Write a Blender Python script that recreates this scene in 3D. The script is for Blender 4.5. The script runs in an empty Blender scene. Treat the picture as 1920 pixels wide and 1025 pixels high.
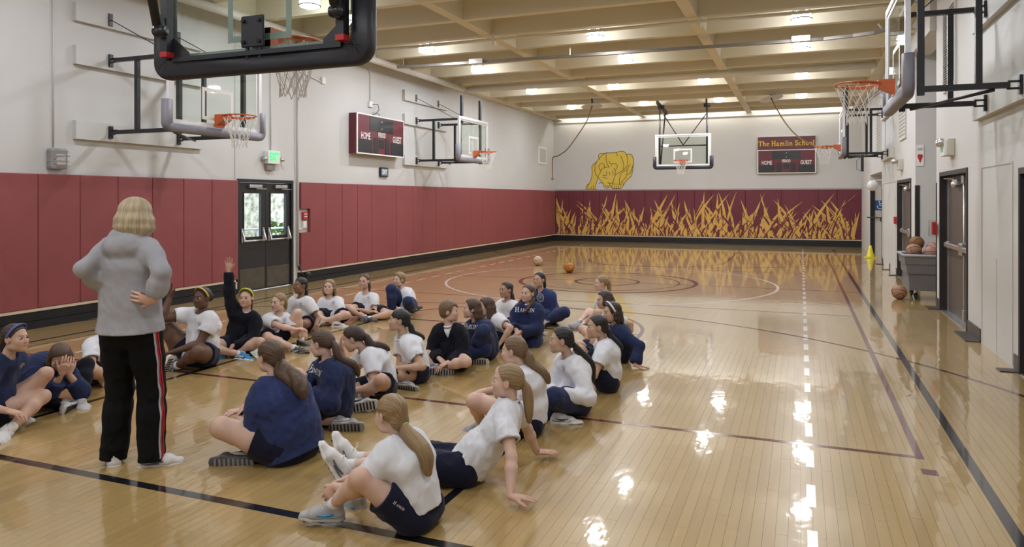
import bpy, bmesh, math, random
import numpy as np
from mathutils import Vector, Matrix, Euler
from mathutils.bvhtree import BVHTree

random.seed(7)
rng = np.random.default_rng(7)
SC = bpy.context.scene
COL = SC.collection
PI = math.pi

# ------------------------------------------------------------------ camera, world, exposure
YAW = math.radians(21.7106)
FPX, UC, VH, EYE = 1360.0, 960.0, 372.5, 1.70      # focal length in px of the 1920 frame, horizon row, eye height
CA, SA = math.cos(YAW), math.sin(YAW)
cam = bpy.data.cameras.new('camera')
cam.sensor_fit = 'HORIZONTAL'; cam.sensor_width = 36.0
cam.lens = 36.0 * FPX / 1920.0
cam.shift_y = -(512.5 - VH) / 1920.0
cam.clip_end = 200
camo = bpy.data.objects.new('camera', cam); COL.objects.link(camo)
camo.location = (0, 0, EYE); camo.rotation_euler = (math.radians(90), 0, YAW)
SC.camera = camo

world = bpy.data.worlds.new('world'); SC.world = world; world.use_nodes = True
wn = world.node_tree.nodes; wl = world.node_tree.links
wbg = wn['Background']; wbg.inputs[0].default_value = (0.80, 0.88, 1.0, 1); wbg.inputs[1].default_value = 5.0

SC.view_settings.view_transform = 'Standard'
SC.view_settings.look = 'None'
SC.view_settings.gamma = 1.0
SC.view_settings.use_curve_mapping = False
SC.view_settings.exposure = -0.14
SC.cycles.use_denoising = True
SC.cycles.max_bounces = 7
SC.cycles.diffuse_bounces = 5
SC.cycles.glossy_bounces = 3
SC.cycles.transparent_max_bounces = 12
SC.cycles.caustics_reflective = False
SC.cycles.caustics_refractive = False
SC.cycles.sample_clamp_indirect = 4.0

LAMP_W = 23.0          # watts of each high bay lamp
LAMP_COL = (0.945, 0.98, 1.04)

def onfloor(u, v, z=0.0):
    d = FPX * (EYE - z) / (v - VH)
    return at(u, v, d)
def at(u, v, d):
    """pixel of the 1920 frame and distance along the view axis -> point of the room"""
    l = (u - UC) / FPX * d
    return Vector((l * CA - d * SA, l * SA + d * CA, EYE - (v - VH) / FPX * d))

# ------------------------------------------------------------------ helpers
def tag(o, label=None, cat=None, group=None, kind=None):
    if label: o['label'] = label
    if cat: o['category'] = cat
    if group: o['group'] = group
    if kind: o['kind'] = kind
    return o
def empty(name, loc=(0, 0, 0), rz=0.0, **k):
    o = bpy.data.objects.new(name, None); COL.objects.link(o)
    o.location = loc; o.rotation_euler = (0, 0, rz); o.empty_display_size = 0.1
    return tag(o, **k)
def link_mesh(name, me, parent=None, **k):
    o = bpy.data.objects.new(name, me); COL.objects.link(o)
    if parent is not None: o.parent = parent
    return tag(o, **k)
def copy_tree(o, parent=None):
    c = o.copy(); COL.objects.link(c); c.parent = parent
    for ch in list(o.children): copy_tree(ch, c)
    return c

class MB:
    """collects simple shapes and links them as one mesh"""
    def __init__(s): s.v = []; s.f = []; s.m = []; s.mi = 0; s.sm = []
    def add(s, vs, fs, smooth=False):
        n = len(s.v); s.v.extend(tuple(v) for v in vs)
        for f in fs: s.f.append(tuple(i + n for i in f)); s.m.append(s.mi); s.sm.append(smooth)
        return s
    def box(s, x0, x1, y0, y1, z0, z1):
        x0, x1 = min(x0, x1), max(x0, x1); y0, y1 = min(y0, y1), max(y0, y1); z0, z1 = min(z0, z1), max(z0, z1)
        return s.add([(x0,y0,z0),(x1,y0,z0),(x1,y1,z0),(x0,y1,z0),(x0,y0,z1),(x1,y0,z1),(x1,y1,z1),(x0,y1,z1)],
              [(0,3,2,1),(4,5,6,7),(0,1,5,4),(1,2,6,5),(2,3,7,6),(3,0,4,7)])
    def bbox(s, x0, x1, y0, y1, z0, z1, b=0.01):
        """box with chamfered edges"""
        x0, x1 = min(x0, x1), max(x0, x1); y0, y1 = min(y0, y1), max(y0, y1); z0, z1 = min(z0, z1), max(z0, z1)
        bm = bmesh.new(); r = bmesh.ops.create_cube(bm, size=1.0)
        for v in bm.verts: v.co = Vector(((x0+x1)/2+v.co.x*(x1-x0), (y0+y1)/2+v.co.y*(y1-y0), (z0+z1)/2+v.co.z*(z1-z0)))
        bmesh.ops.bevel(bm, geom=list(bm.edges), offset=b, segments=2, affect='EDGES', profile=0.5)
        bm.verts.index_update()
        s.add([v.co[:] for v in bm.verts], [[v.index for v in f.verts] for f in bm.faces]); bm.free(); return s
    def obox(s, c, ax, ay, az):
        """box from centre and three half vectors"""
        c = Vector(c); ax = Vector(ax); ay = Vector(ay); az = Vector(az)
        vs = [c+sx*ax+sy*ay+sz*az for sz in (-1,1) for sx, sy in ((-1,-1),(1,-1),(1,1),(-1,1))]
        return s.add(vs, [(0,3,2,1),(4,5,6,7),(0,1,5,4),(1,2,6,5),(2,3,7,6),(3,0,4,7)])
    def beam(s, a, b, w, h=None, up=(0,0,1)):
        a = Vector(a); b = Vector(b); d = (b-a); h = h or w
        z = Vector(up); x = d.normalized()
        y = z.cross(x)
        if y.length < 1e-4: y = Vector((0,1,0)).cross(x)
        y.normalize(); z = x.cross(y)
        return s.obox((a+b)/2, d/2, y*w/2, z*h/2)
    def tube(s, pts, r, n=8, caps=True, closed=False):
        pts = [Vector(p) for p in pts]; m = len(pts); rs = r if isinstance(r, (list, tuple)) else [r]*m
        ring = []; prev = None
        for i, p in enumerate(pts):
            if closed: t = pts[(i+1) % m]-pts[i-1]
            else: t = pts[min(i+1, m-1)]-pts[max(i-1, 0)]
            t.normalize()
            if prev is None:
                a = t.orthogonal().normalized()
            else:
                a = (prev - t*prev.dot(t))
                a = a.normalized() if a.length > 1e-6 else t.orthogonal().normalized()
            prev = a; b = t.cross(a)
            ring.append([p+rs[i]*(a*math.cos(2*PI*k/n)+b*math.sin(2*PI*k/n)) for k in range(n)])
        vs = [v for r_ in ring for v in r_]; fs = []
        for i in range(m if closed else m-1):
            j = (i+1) % m
            for k in range(n):
                l = (k+1) % n; fs.append((i*n+k, i*n+l, j*n+l, j*n+k))
        if caps and not closed: fs.append(tuple(range(n-1, -1, -1))); fs.append(tuple((m-1)*n+k for k in range(n)))
        return s.add(vs, fs, n > 5)
    def lathe(s, prof, c=(0,0,0), n=24, axis='z'):
        vs = []; fs = []; c = Vector(c); m = len(prof)
        for r, h in prof:
            for k in range(n):
                a = 2*PI*k/n; x, y = r*math.cos(a), r*math.sin(a)
                p = (x, y, h) if axis == 'z' else ((h, x, y) if axis == 'x' else (y, h, x))
                vs.append(c+Vector(p))
        for i in range(m-1):
            for k in range(n):
                l = (k+1) % n; fs.append((i*n+k, i*n+l, (i+1)*n+l, (i+1)*n+k))
        if prof[0][0] > 1e-5: fs.append(tuple(range(n-1, -1, -1)))
        if prof[-1][0] > 1e-5: fs.append(tuple((m-1)*n+k for k in range(n)))
        return s.add(vs, fs, True)
    def sweep(s, path, sec, closed=False):
        """path in the x-z plane, section points (outward, y)"""
        m = len(path); n = len(sec); vs = []; fs = []
        for i, (x, z) in enumerate(path):
            a = path[max(i-1, 0)]; b = path[min(i+1, m-1)]; t = Vector((b[0]-a[0], b[1]-a[1])).normalized(); o = Vector((t.y, -t.x))
            for q, y in sec: vs.append((x+o.x*q, y, z+o.y*q))
        for i in range(m-1):
            for k in range(n): fs.append((i*n+k, i*n+(k+1) % n, (i+1)*n+(k+1) % n, (i+1)*n+k))
        fs.append(tuple(range(n-1, -1, -1))); fs.append(tuple((m-1)*n+k for k in range(n)))
        return s.add(vs, fs, True)
    def sphere(s, c, r, n=16, sc=(1,1,1)):
        vs = []; fs = []; c = Vector(c); m = n//2
        for i in range(m+1):
            t = PI*i/m
            for k in range(n):
                a = 2*PI*k/n
                vs.append(c+Vector((sc[0]*r*math.sin(t)*math.cos(a), sc[1]*r*math.sin(t)*math.sin(a), sc[2]*r*math.cos(t))))
        for i in range(m):
            for k in range(n):
                l = (k+1) % n; fs.append((i*n+k, (i+1)*n+k, (i+1)*n+l, i*n+l))
        return s.add(vs, fs, True)
    def prism(s, poly, f, t):
        """poly 2-D outline, f maps (a, b, depth) to a point, thickness from 0 to t"""
        n = len(poly)
        vs = [f(a, b, 0.0) for a, b in poly]+[f(a, b, t) for a, b in poly]
        fs = [tuple(range(n-1, -1, -1)), tuple(range(n, 2*n))]+[(i, (i+1) % n, n+(i+1) % n, n+i) for i in range(n)]
        return s.add(vs, fs)
    def mesh(s, name, *mats):
        me = bpy.data.meshes.new(name); me.from_pydata(s.v, [], s.f)
        for m in mats: me.materials.append(m)
        me.polygons.foreach_set('material_index', s.m); me.polygons.foreach_set('use_smooth', s.sm)
        bm = bmesh.new(); bm.from_mesh(me); bmesh.ops.recalc_face_normals(bm, faces=bm.faces); bm.to_mesh(me); bm.free()
        me.update(); return me
    def parts(s, name, mats, parent=None):
        """one object for every separate piece"""
        par = list(range(len(s.v)))
        def fd(i):
            while par[i] != i: par[i] = par[par[i]]; i = par[i]
            return i
        for f in s.f:
            a = fd(f[0])
            for i in f[1:]: par[fd(i)] = a
        groups = {}
        for k, f in enumerate(s.f): groups.setdefault(fd(f[0]), []).append(k)
        for ks in groups.values():
            b = MB(); mp = {}
            for k in ks:
                nf = []
                for i in s.f[k]:
                    if i not in mp: mp[i] = len(b.v); b.v.append(s.v[i])
                    nf.append(mp[i])
                b.f.append(tuple(nf)); b.m.append(s.m[k]); b.sm.append(s.sm[k])
            o = b.build(name, mats, parent)
        return o
    def build(s, name, mats, parent=None, **k):
        mats = mats if isinstance(mats, (list, tuple)) else [mats]
        return link_mesh(name, s.mesh(name, *mats), parent, **k)

# ------------------------------------------------------------------ materials
def srgb(r, g, b):
    f = lambda c: c/12.92 if c <= 0.04045 else ((c+0.055)/1.055)**2.4
    return (f(r/255), f(g/255), f(b/255), 1)
def mat(name, col, rough=0.6, metal=0.0, spec=0.4, var=0.06, scale=6.0, bump=0.0, bscale=40.0, coat=0.0, emit=None, estr=0.0, objcol=False, vcol=None, stretch=None, sheen=0.0):
    m = bpy.data.materials.new(name); m.use_nodes = True
    nt = m.node_tree; N = nt.nodes; L = nt.links; b = N['Principled BSDF']
    b.inputs['Roughness'].default_value = rough; b.inputs['Metallic'].default_value = metal
    b.inputs['Specular IOR Level'].default_value = spec
    b.inputs['Coat Weight'].default_value = coat; b.inputs['Coat Roughness'].default_value = 0.05
    if sheen: b.inputs['Sheen Weight'].default_value = sheen
    tc = N.new('ShaderNodeTexCoord'); src = tc.outputs['Object']
    if stretch:
        mp = N.new('ShaderNodeMapping'); mp.inputs['Scale'].default_value = stretch; L.new(src, mp.inputs['Vector']); src = mp.outputs[0]
    nz = N.new('ShaderNodeTexNoise'); nz.inputs['Scale'].default_value = scale; nz.inputs['Detail'].default_value = 4; L.new(src, nz.inputs['Vector'])
    hs = N.new('ShaderNodeHueSaturation'); hs.inputs['Color'].default_value = col
    mr = N.new('ShaderNodeMapRange'); mr.inputs['From Min'].default_value = 0.25; mr.inputs['From Max'].default_value = 0.75
    mr.inputs['To Min'].default_value = 1-var; mr.inputs['To Max'].default_value = 1+var
    L.new(nz.outputs['Fac'], mr.inputs['Value']); L.new(mr.outputs[0], hs.inputs['Value'])
    if objcol:
        oi = N.new('ShaderNodeObjectInfo'); L.new(oi.outputs['Color'], hs.inputs['Color'])
    if vcol:
        at_ = N.new('ShaderNodeAttribute'); at_.attribute_name = vcol; L.new(at_.outputs['Color'], hs.inputs['Color'])
    L.new(hs.outputs[0], b.inputs['Base Color'])
    if bump:
        n2 = N.new('ShaderNodeTexNoise'); n2.inputs['Scale'].default_value = bscale; n2.inputs['Detail'].default_value = 3; L.new(src, n2.inputs['Vector'])
        bp = N.new('ShaderNodeBump'); bp.inputs['Strength'].default_value = bump; bp.inputs['Distance'].default_value = 0.01
        L.new(n2.outputs['Fac'], bp.inputs['Height']); L.new(bp.outputs[0], b.inputs['Normal'])
    if emit:
        b.inputs['Emission Color'].default_value = emit; b.inputs['Emission Strength'].default_value = estr
    return m
def glass(name, col=(0.93, 0.97, 0.95, 1), alpha=0.93, rough=0.02):
    m = bpy.data.materials.new(name); m.use_nodes = True
    nt = m.node_tree; N = nt.nodes; L = nt.links; N.clear()
    out = N.new('ShaderNodeOutputMaterial'); t = N.new('ShaderNodeBsdfTransparent'); t.inputs[0].default_value = col
    g = N.new('ShaderNodeBsdfGlossy'); g.inputs['Roughness'].default_value = rough
    lw = N.new('ShaderNodeLayerWeight'); lw.inputs['Blend'].default_value = 0.5
    pw = N.new('ShaderNodeMath'); pw.operation = 'POWER'; pw.inputs[1].default_value = 4.0; L.new(lw.outputs['Facing'], pw.inputs[0])
    fr = N.new('ShaderNodeMath'); fr.operation = 'MULTIPLY_ADD'; fr.inputs[1].default_value = 0.6; fr.inputs[2].default_value = 0.035; L.new(pw.outputs[0], fr.inputs[0])
    mx = N.new('ShaderNodeMixShader'); L.new(fr.outputs[0], mx.inputs[0]); L.new(t.outputs[0], mx.inputs[1]); L.new(g.outputs[0], mx.inputs[2]); L.new(mx.outputs[0], out.inputs[0])
    return m

M = {}
M['wall'] = mat('painted_block_wall', (0.565, 0.562, 0.558, 1), 0.62, var=0.02, scale=1.2, bump=0.06, bscale=9)
M['ceiling'] = mat('cream_ceiling_paint', (0.68, 0.635, 0.515, 1), 0.6, var=0.02, scale=2)
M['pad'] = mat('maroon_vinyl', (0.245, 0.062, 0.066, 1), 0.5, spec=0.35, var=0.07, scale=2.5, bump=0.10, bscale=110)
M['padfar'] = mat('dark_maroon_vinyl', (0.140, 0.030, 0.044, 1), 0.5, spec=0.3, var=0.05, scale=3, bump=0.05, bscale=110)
M['base'] = mat('black_rubber_base', (0.010, 0.010, 0.013, 1), 0.42, spec=0.4, var=0.2)
M['cream_trim'] = mat('cream_strip', (0.62, 0.53, 0.40, 1), 0.5)
M['black'] = mat('black_steel', (0.012, 0.012, 0.016, 1), 0.38, spec=0.5, var=0.15)
M['black_pad'] = mat('black_foam_padding', (0.014, 0.014, 0.020, 1), 0.5, spec=0.4, var=0.1, bump=0.05, bscale=120)
M['grey_pad'] = mat('grey_foam_padding', (0.20, 0.195, 0.225, 1), 0.55, var=0.05, bump=0.05, bscale=120)
M['alu'] = mat('white_aluminium_frame', (0.66, 0.66, 0.70, 1), 0.35, spec=0.5, var=0.03)
M['steel'] = mat('brushed_steel', (0.55, 0.54, 0.54, 1), 0.32, metal=0.9, var=0.08)
M['white'] = mat('white_enamel', (0.78, 0.77, 0.75, 1), 0.4, var=0.03)
M['frost'] = mat('grey_green_tape', (0.30, 0.34, 0.33, 1), 0.5, var=0.03)
M['orange'] = mat('orange_rim_paint', (0.52, 0.105, 0.025, 1), 0.4, spec=0.5, var=0.06)
M['net'] = mat('white_nylon_net', (0.72, 0.70, 0.68, 1), 0.8, var=0.05)
M['glass'] = glass('clear_board_glass')
M['red'] = mat('red_plastic', (0.42, 0.025, 0.03, 1), 0.4, var=0.05)
M['line_black'] = mat('black_court_paint', (0.010, 0.010, 0.013, 1), 0.16, spec=0.5, coat=0.6, var=0.1)
M['line_maroon'] = mat('maroon_court_paint', (0.105, 0.024, 0.024, 1), 0.16, spec=0.5, coat=0.6, var=0.1)
M['line_white'] = mat('white_court_paint', (0.74, 0.72, 0.70, 1), 0.2, spec=0.5, coat=0.6, var=0.03)
M['gold'] = mat('gold_mural_paint', (0.60, 0.36, 0.085, 1), 0.55, var=0.05)
M['yellow'] = mat('yellow_mural_paint', (0.66, 0.49, 0.070, 1), 0.6, var=0.03)
M['ink'] = mat('dark_mural_line', (0.10, 0.05, 0.02, 1), 0.6)
M['rope'] = mat('brown_rope', (0.20, 0.13, 0.06, 1), 0.9, bump=0.3, bscale=200)
M['lens'] = mat('lamp_glass', (0.9, 0.9, 0.88, 1), 0.3, emit=(0.96, 0.985, 1.02, 1), estr=48.0)
# ------------------------------------------------------------------ the room shell
XL, XR, YB, YF, ZC = -9.38, 1.98, -4.2, 28.15, 5.35
ZB = 4.88                                            # underside of the ceiling beams
PW, PL = 0.060, 1.15                                 # floor strip width and length

def floor_material():
    m = bpy.data.materials.new('maple_strip_floor'); m.use_nodes = True
    nt = m.node_tree; N = nt.nodes; L = nt.links; b = N['Principled BSDF']
    geo = N.new('ShaderNodeNewGeometry')
    sep = N.new('ShaderNodeSeparateXYZ'); L.new(geo.outputs['Position'], sep.inputs[0])
    def mth(op, a, bb=None):
        n = N.new('ShaderNodeMath'); n.operation = op
        for i, q in enumerate((a, bb)):
            if q is None: continue
            if isinstance(q, (int, float)): n.inputs[i].default_value = q
            else: L.new(q, n.inputs[i])
        return n.outputs[0]
    col = mth('FLOOR', mth('DIVIDE', sep.outputs['X'], PW))
    wn_ = N.new('ShaderNodeTexWhiteNoise'); wn_.noise_dimensions = '1D'; L.new(col, wn_.inputs['W'])
    row = mth('FLOOR', mth('ADD', mth('DIVIDE', sep.outputs['Y'], PL), mth('MULTIPLY', wn_.outputs['Value'], 7.0)))
    cb = N.new('ShaderNodeCombineXYZ'); L.new(col, cb.inputs[0]); L.new(row, cb.inputs[1])
    w2 = N.new('ShaderNodeTexWhiteNoise'); w2.noise_dimensions = '2D'; L.new(cb.outputs[0], w2.inputs['Vector'])
    # grain, stretched along the strips
    mp = N.new('ShaderNodeMapping'); mp.inputs['Scale'].default_value = (26, 1.6, 1); L.new(geo.outputs['Position'], mp.inputs['Vector'])
    g = N.new('ShaderNodeTexNoise'); g.inputs['Scale'].default_value = 1.0; g.inputs['Detail'].default_value = 5; L.new(mp.outputs[0], g.inputs['Vector'])
    # slow blotches of wear
    bl = N.new('ShaderNodeTexNoise'); bl.inputs['Scale'].default_value = 0.55; bl.inputs['Detail'].default_value = 3; L.new(geo.outputs['Position'], bl.inputs['Vector'])
    t = mth('ADD', mth('MULTIPLY', w2.outputs['Value'], 0.26), mth('ADD', mth('MULTIPLY', g.outputs['Fac'], 0.5), mth('MULTIPLY', bl.outputs['Fac'], 0.45)))
    cr = N.new('ShaderNodeValToRGB'); L.new(t, cr.inputs[0])
    cr.color_ramp.elements[0].position = 0.22; cr.color_ramp.elements[0].color = FLOOR_A
    cr.color_ramp.elements[1].position = 0.92; cr.color_ramp.elements[1].color = FLOOR_B
    L.new(cr.outputs[0], b.inputs['Base Color'])
    b.inputs['Roughness'].default_value = 0.34; b.inputs['Specular IOR Level'].default_value = 0.42
    b.inputs['Coat Weight'].default_value = 1.0; b.inputs['Coat Roughness'].default_value = 0.04; b.inputs['Coat IOR'].default_value = 1.48
    # very slight waviness of the varnish
    mp2 = N.new('ShaderNodeMapping'); mp2.inputs['Scale'].default_value = (5, 2.2, 1); L.new(geo.outputs['Position'], mp2.inputs['Vector'])
    n3 = N.new('ShaderNodeTexNoise'); n3.inputs['Scale'].default_value = 2.2; n3.inputs['Detail'].default_value = 2; L.new(mp2.outputs[0], n3.inputs['Vector'])
    bp = N.new('ShaderNodeBump'); bp.inputs['Strength'].default_value = 0.07; bp.inputs['Distance'].default_value = 0.02
    L.new(n3.outputs['Fac'], bp.inputs['Height']); L.new(bp.outputs[0], b.inputs['Coat Normal']); L.new(bp.outputs[0], b.inputs['Normal'])
    return m
FLOOR_A = (0.315, 0.205, 0.072, 1); FLOOR_B = (0.440, 0.300, 0.115, 1)
M['floor'] = floor_material()
M['gap'] = mat('dark_floor_gap', (0.22, 0.14, 0.055, 1), 0.7)

PLANK_Y = 8.6
f = MB(); f.box(XL, 3.6, YB, PLANK_Y, -0.12, -0.006)
floor = f.build('floor', M['gap'], kind='structure')
f = MB(); f.box(XL, 3.6, PLANK_Y, YF, -0.12, 0.0)
f.build('floor_surface', M['floor'], floor)

def strip_offset(ci): return math.sin(ci*12.9898)*43758.5453 % 1.0 * PL
strips = []
c0, c1 = int(math.floor(XL/PW)), int(math.ceil(3.6/PW))
for ci in range(c0, c1):
    off = strip_offset(ci); x = ci*PW
    y = YB-off
    while y < PLANK_Y:
        ya, yb = max(y, YB), min(y+PL, PLANK_Y)
        if yb-ya > 0.05:
            xm, ym = x+PW/2, (ya+yb)/2
            d = -xm*SA+ym*CA; l = xm*CA+ym*SA
            vis = 0
            if d > 1.0:
                u, v = UC+FPX*l/d, VH+FPX*EYE/d
                if -60 < u < 1980 and v < 1080: vis = (yb-ya)/(d*d*d)
            strips.append((vis, x, ya, yb))
        y += PL
strips.sort(reverse=True)
g = 0.00015
def strip_mb(mb, x, ya, yb):
    x0, x1, y0, y1, e = x+g, x+PW-g, ya+g, yb-g, 0.0004
    mb.add([(x0,y0,-0.006),(x1,y0,-0.006),(x1,y1,-0.006),(x0,y1,-0.006),(x0+e,y0+e,0),(x1-e,y0+e,0),(x1-e,y1-e,0),(x0+e,y1-e,0)],
           [(4,5,6,7),(0,1,5,4),(1,2,6,5),(2,3,7,6),(3,0,4,7)])
whole = MB(); strip_mb(whole, 0, 0, PL); whole_me = whole.mesh('floor_strip', M['floor'])
n = 0; rest = MB()
for vis, x, ya, yb in strips:
    if n < 300 and vis > 0 and abs(yb-ya-PL) < 1e-6:
        o = link_mesh('floor_strip', whole_me, floor); o.location = (x, ya, 0); n += 1
    else: strip_mb(rest, x, ya, yb)
rest.build('floor_strip_field', M['floor'], floor, kind='stuff')

# ---- painted court lines, children of the floor
def stripe(x0, x1, y0, y1, m, name='court_line', h=0.0007):
    b = MB(); b.box(x0, x1, y0, y1, 0.0, h); return b.build(name, m, floor)
def arc(cx, cy, r, a0, a1, w, m, n=72, h=0.0009, name='court_arc'):
    vs = []; fs = []
    for i in range(n+1):
        a = math.radians(a0+(a1-a0)*i/n); c, s = math.cos(a), math.sin(a)
        for rr in (r-w/2, r+w/2): vs.append((cx+rr*c, cy+rr*s, h))
    for i in range(n): fs.append((2*i, 2*i+1, 2*i+3, 2*i+2))
    MB().add(vs, fs).build(name, m, floor)
B_, R_, W_ = M['line_black'], M['line_maroon'], M['line_white']
hw = 0.028
stripe(-8.5, 1.04, 3.16, 3.225, B_)
stripe(0.98, 1.045, 3.225, 26.5, B_, h=0.0008)
stripe(-8.53, -8.47, 3.225, 26.4, B_, h=0.0008)
stripe(0.70, 0.75, 5.39, 24.1, R_); stripe(-8.26, -8.21, 5.39, 24.1, R_)
stripe(-8.21, 0.70, 5.395, 5.445, R_, h=0.0006)
stripe(-8.21, 0.70, 11.57, 11.61, R_, h=0.0006); stripe(-8.21, 0.70, 17.75, 17.79, R_, h=0.0006)
stripe(-8.47, 0.98, 14.55, 14.59, R_, h=0.0005)
stripe(0.70, 0.79, 5.10, 5.20, R_)
for X in (-5.54, -1.86):
    stripe(X-hw, X+hw, 3.225, 9.0, B_, h=0.0009); stripe(X-hw, X+hw, 20.0, 25.8, R_, h=0.0009)
stripe(-5.54, -1.86, 8.97, 9.03, B_, h=0.0010)
arc(-3.7, 9.0, 1.83, 0, 180, 0.05, R_); arc(-3.7, 19.95, 1.83, 180, 360, 0.05, R_)
arc(-3.7, 4.76, 6.10, 2, 178, 0.05, R_, h=0.0011); arc(-3.7, 24.4, 6.15, 182, 358, 0.05, R_, h=0.0011)
arc(-3.7, 14.57, 1.78, 0, 360, 0.085, R_, h=0.0012); arc(-3.7, 14.57, 1.45, 0, 360, 0.03, R_, h=0.0012)
arc(-3.7, 14.57, 0.64, 0, 360, 0.06, R_, h=0.0012); arc(-3.7, 14.57, 3.30, 0, 360, 0.05, W_, h=0.0013)
stripe(-1.86, -1.70, 8.58, 8.62, W_)
for X, y0 in ((0.055, 3.69), (-7.45, 3.75)):
    y = y0
    while y < 26.3:
        stripe(X-0.024, X+0.024, y, y+0.33, W_, h=0.0010); y += 0.64

# ---- walls
w = MB(); w.box(XL-0.2, XL, YB, 10.24, 0, ZC); w.box(XL-0.2, XL, 11.78, YF, 0, ZC); w.box(XL-0.2, XL, 10.24, 11.78, 2.06, ZC)
wall_left = w.build('wall_left', M['wall'], kind='structure')
# masonry joints that show as faint seams
for y in (10.20, 11.84):
    b = MB(); b.box(XL, XL+0.012, y-0.012, y+0.012, 2.06, ZB); b.build('joint_strip', M['wall'], wall_left)
w = MB(); w.box(XL, 3.8, YF, YF+0.2, 0, ZC); wall_far = w.build('wall_far', M['wall'], kind='structure')
w = MB(); w.box(XL, 3.8, YB-0.2, YB, 0, ZC); w.build('wall_back', M['wall'], kind='structure')
b = MB(); b.box(XL+0.01, XR-0.3, YF-0.05, YF, 4.76, 4.82); b.build('ledge', M['wall'], wall_far)
# right wall: piers between doors and alcoves
RX = 2.95
w = MB()
openings = [(10.74, 12.72, 2.10), (15.84, 17.98, 2.10), (6.3, 8.38, 2.0)]       # doors
alcoves = [(13.06, 15.30, ZC), (21.3, 24.7, 2.42)]
segs = sorted(openings+alcoves); y = YB
for y0, y1, h in segs:
    w.box(XR, XR+0.25, y, y0, 0, ZC)
    if h < ZC: w.box(XR, XR+0.25, y0, y1, h, ZC)
    y = y1
w.box(XR, XR+0.25, y, YF, 0, ZC)
w.box(RX, RX+0.2, 12.9, 15.5, 0, ZC); w.box(RX, RX+0.2, 21.1, 24.9, 0, ZC)
w.box(XR+0.25, RX, 12.86, 13.06, 0, ZC); w.box(XR+0.25, RX, 15.30, 15.5, 0, ZC)
w.box(XR+0.25, RX, 21.1, 21.3, 0, ZC); w.box(XR+0.25, RX, 24.7, 24.9, 0, ZC); w.box(XR+0.25, RX, 21.3, 24.7, 2.42, ZC)
w.box(3.4, 3.6, YB, YF, 0, ZC)
wall_right = w.build('wall_right', M['wall'], kind='structure')
b = MB(); b.box(XR-0.09, XR+0.25, 13.06, 15.30, 4.35, ZB)   # header across the open alcove
b.build('header', M['wall'], wall_right)
for y, nm in ((13.03, 'corner_guard'), (15.33, 'corner_guard'), (21.28, 'corner_guard'), (24.72, 'corner_guard')):
    s = -1 if y in (15.33, 24.72) else 1
    b = MB(); b.box(XR-0.006, XR+(0.07 if y < 16 else 0.12), y-0.012+0.03*s, y+0.012+0.03*s, 0.02, 1.95); b.box(XR-0.006, XR+0.004, y-0.012+0.03*s-0.05*s, y+0.012+0.03*s, 0.02, 1.95); b.build(nm, M['black'], wall_right)
# flush access panels of the right wall
for y0, y1, z1 in ((8.62, 9.98, 2.08), (18.3, 20.9, 2.1)):
    b = MB()
    for (a0, a1, c0_, c1_) in ((y0, y0+0.025, 0.03, z1-0.02), (y1-0.02, y1, 0.03, z1-0.02), (y0, y1, z1-0.02, z1)): b.box(XR-0.009, XR, a0, a1, c0_, c1_)
    b.build('access_panel', M['wall'], wall_right)
b = MB(); b.box(XR-0.006, XR, 9.28, 9.295, 0.02, 1.05); b.build('joint_strip', M['wall'], wall_right)
brown = mat('brown_metal_plate', (0.052, 0.040, 0.036, 1), 0.4, spec=0.5)
for y0, y1 in ((10.02, 10.72), (12.74, 13.04), (8.40, 8.56), (18.0, 18.2), (19.4, 19.5), (20.9, 21.2)):
    b = MB(); b.box(XR-0.012, XR+0.02, y0, y1, 0, 0.16); b.box(XR-0.16, XR, y0, y1, 0.0, 0.010); b.build('floor_bracket', brown, wall_right)
# base boards
b = MB()
for y0, y1 in ((YB, 10.18), (11.92, YF)):
    b.box(XL, XL+0.07, y0, y1, 0.0, 0.10); b.box(XL, XL+0.05, y0, y1, 0.105, 0.225)
b.build('baseboard_left', M['base'], kind='structure')
b = MB(); b.box(XL+0.02, XR, YF-0.07, YF, 0.0, 0.10); b.box(XL+0.02, XR, YF-0.055, YF, 0.105, 0.225); b.build('baseboard_far', M['base'], kind='structure')
b = MB()
for y0, y1 in ((YB, 10.18), (11.92, YF)): b.box(XL, XL+0.065, y0, y1, 0.225, 0.262)
b.box(XL, XL+0.065, 10.15, 10.18, 0, 0.262)
b.box(XL+0.065, XR, YF-0.07, YF, 0.225, 0.262)
b.build('trim_1', M['cream_trim'], kind='structure')

# ---- wall pads, each one a panel
def pad(x0, x1, y0, y1, z0, z1, m, parent):
    b = MB(); b.bbox(x0, x1, y0, y1, z0, z1, 0.012); return b.build('wall_pad', m, parent)
PAD_Z0, PAD_Z1 = 0.262, 2.03
ys = [2.95, 3.55, 4.15, 4.75, 5.36, 5.96, 6.55, 7.15, 7.75, 8.36, 8.97, 9.58, 10.20]
for a, c in zip(ys, ys[1:]): pad(XL+0.004, XL+0.075, a+0.003, c-0.003, PAD_Z0, PAD_Z1, M['pad'], wall_left)
ys = [11.95, 12.75, 13.35, 13.94, 14.53, 15.64, 16.47, 16.98, 17.74, 18.89, 20.0, 20.86, 22.03, 22.72, 23.9, 25.1, 26.3, YF-0.08]
b = MB()       # the first pad after the door is cut out around the alarm pull
b.prism([(11.95, PAD_Z0), (12.747, PAD_Z0), (12.747, PAD_Z1), (11.95, PAD_Z1), (11.95, 1.50), (12.24, 1.50), (12.24, 1.02), (11.95, 1.02)], lambda a, c, e: (XL+0.004+e, a, c), 0.071)
b.build('wall_pad', M['pad'], wall_left)
for a, c in zip(ys[1:], ys[2:]): pad(XL+0.004, XL+0.075, a+0.003, c-0.003, PAD_Z0, PAD_Z1, M['pad'], wall_left)
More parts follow.
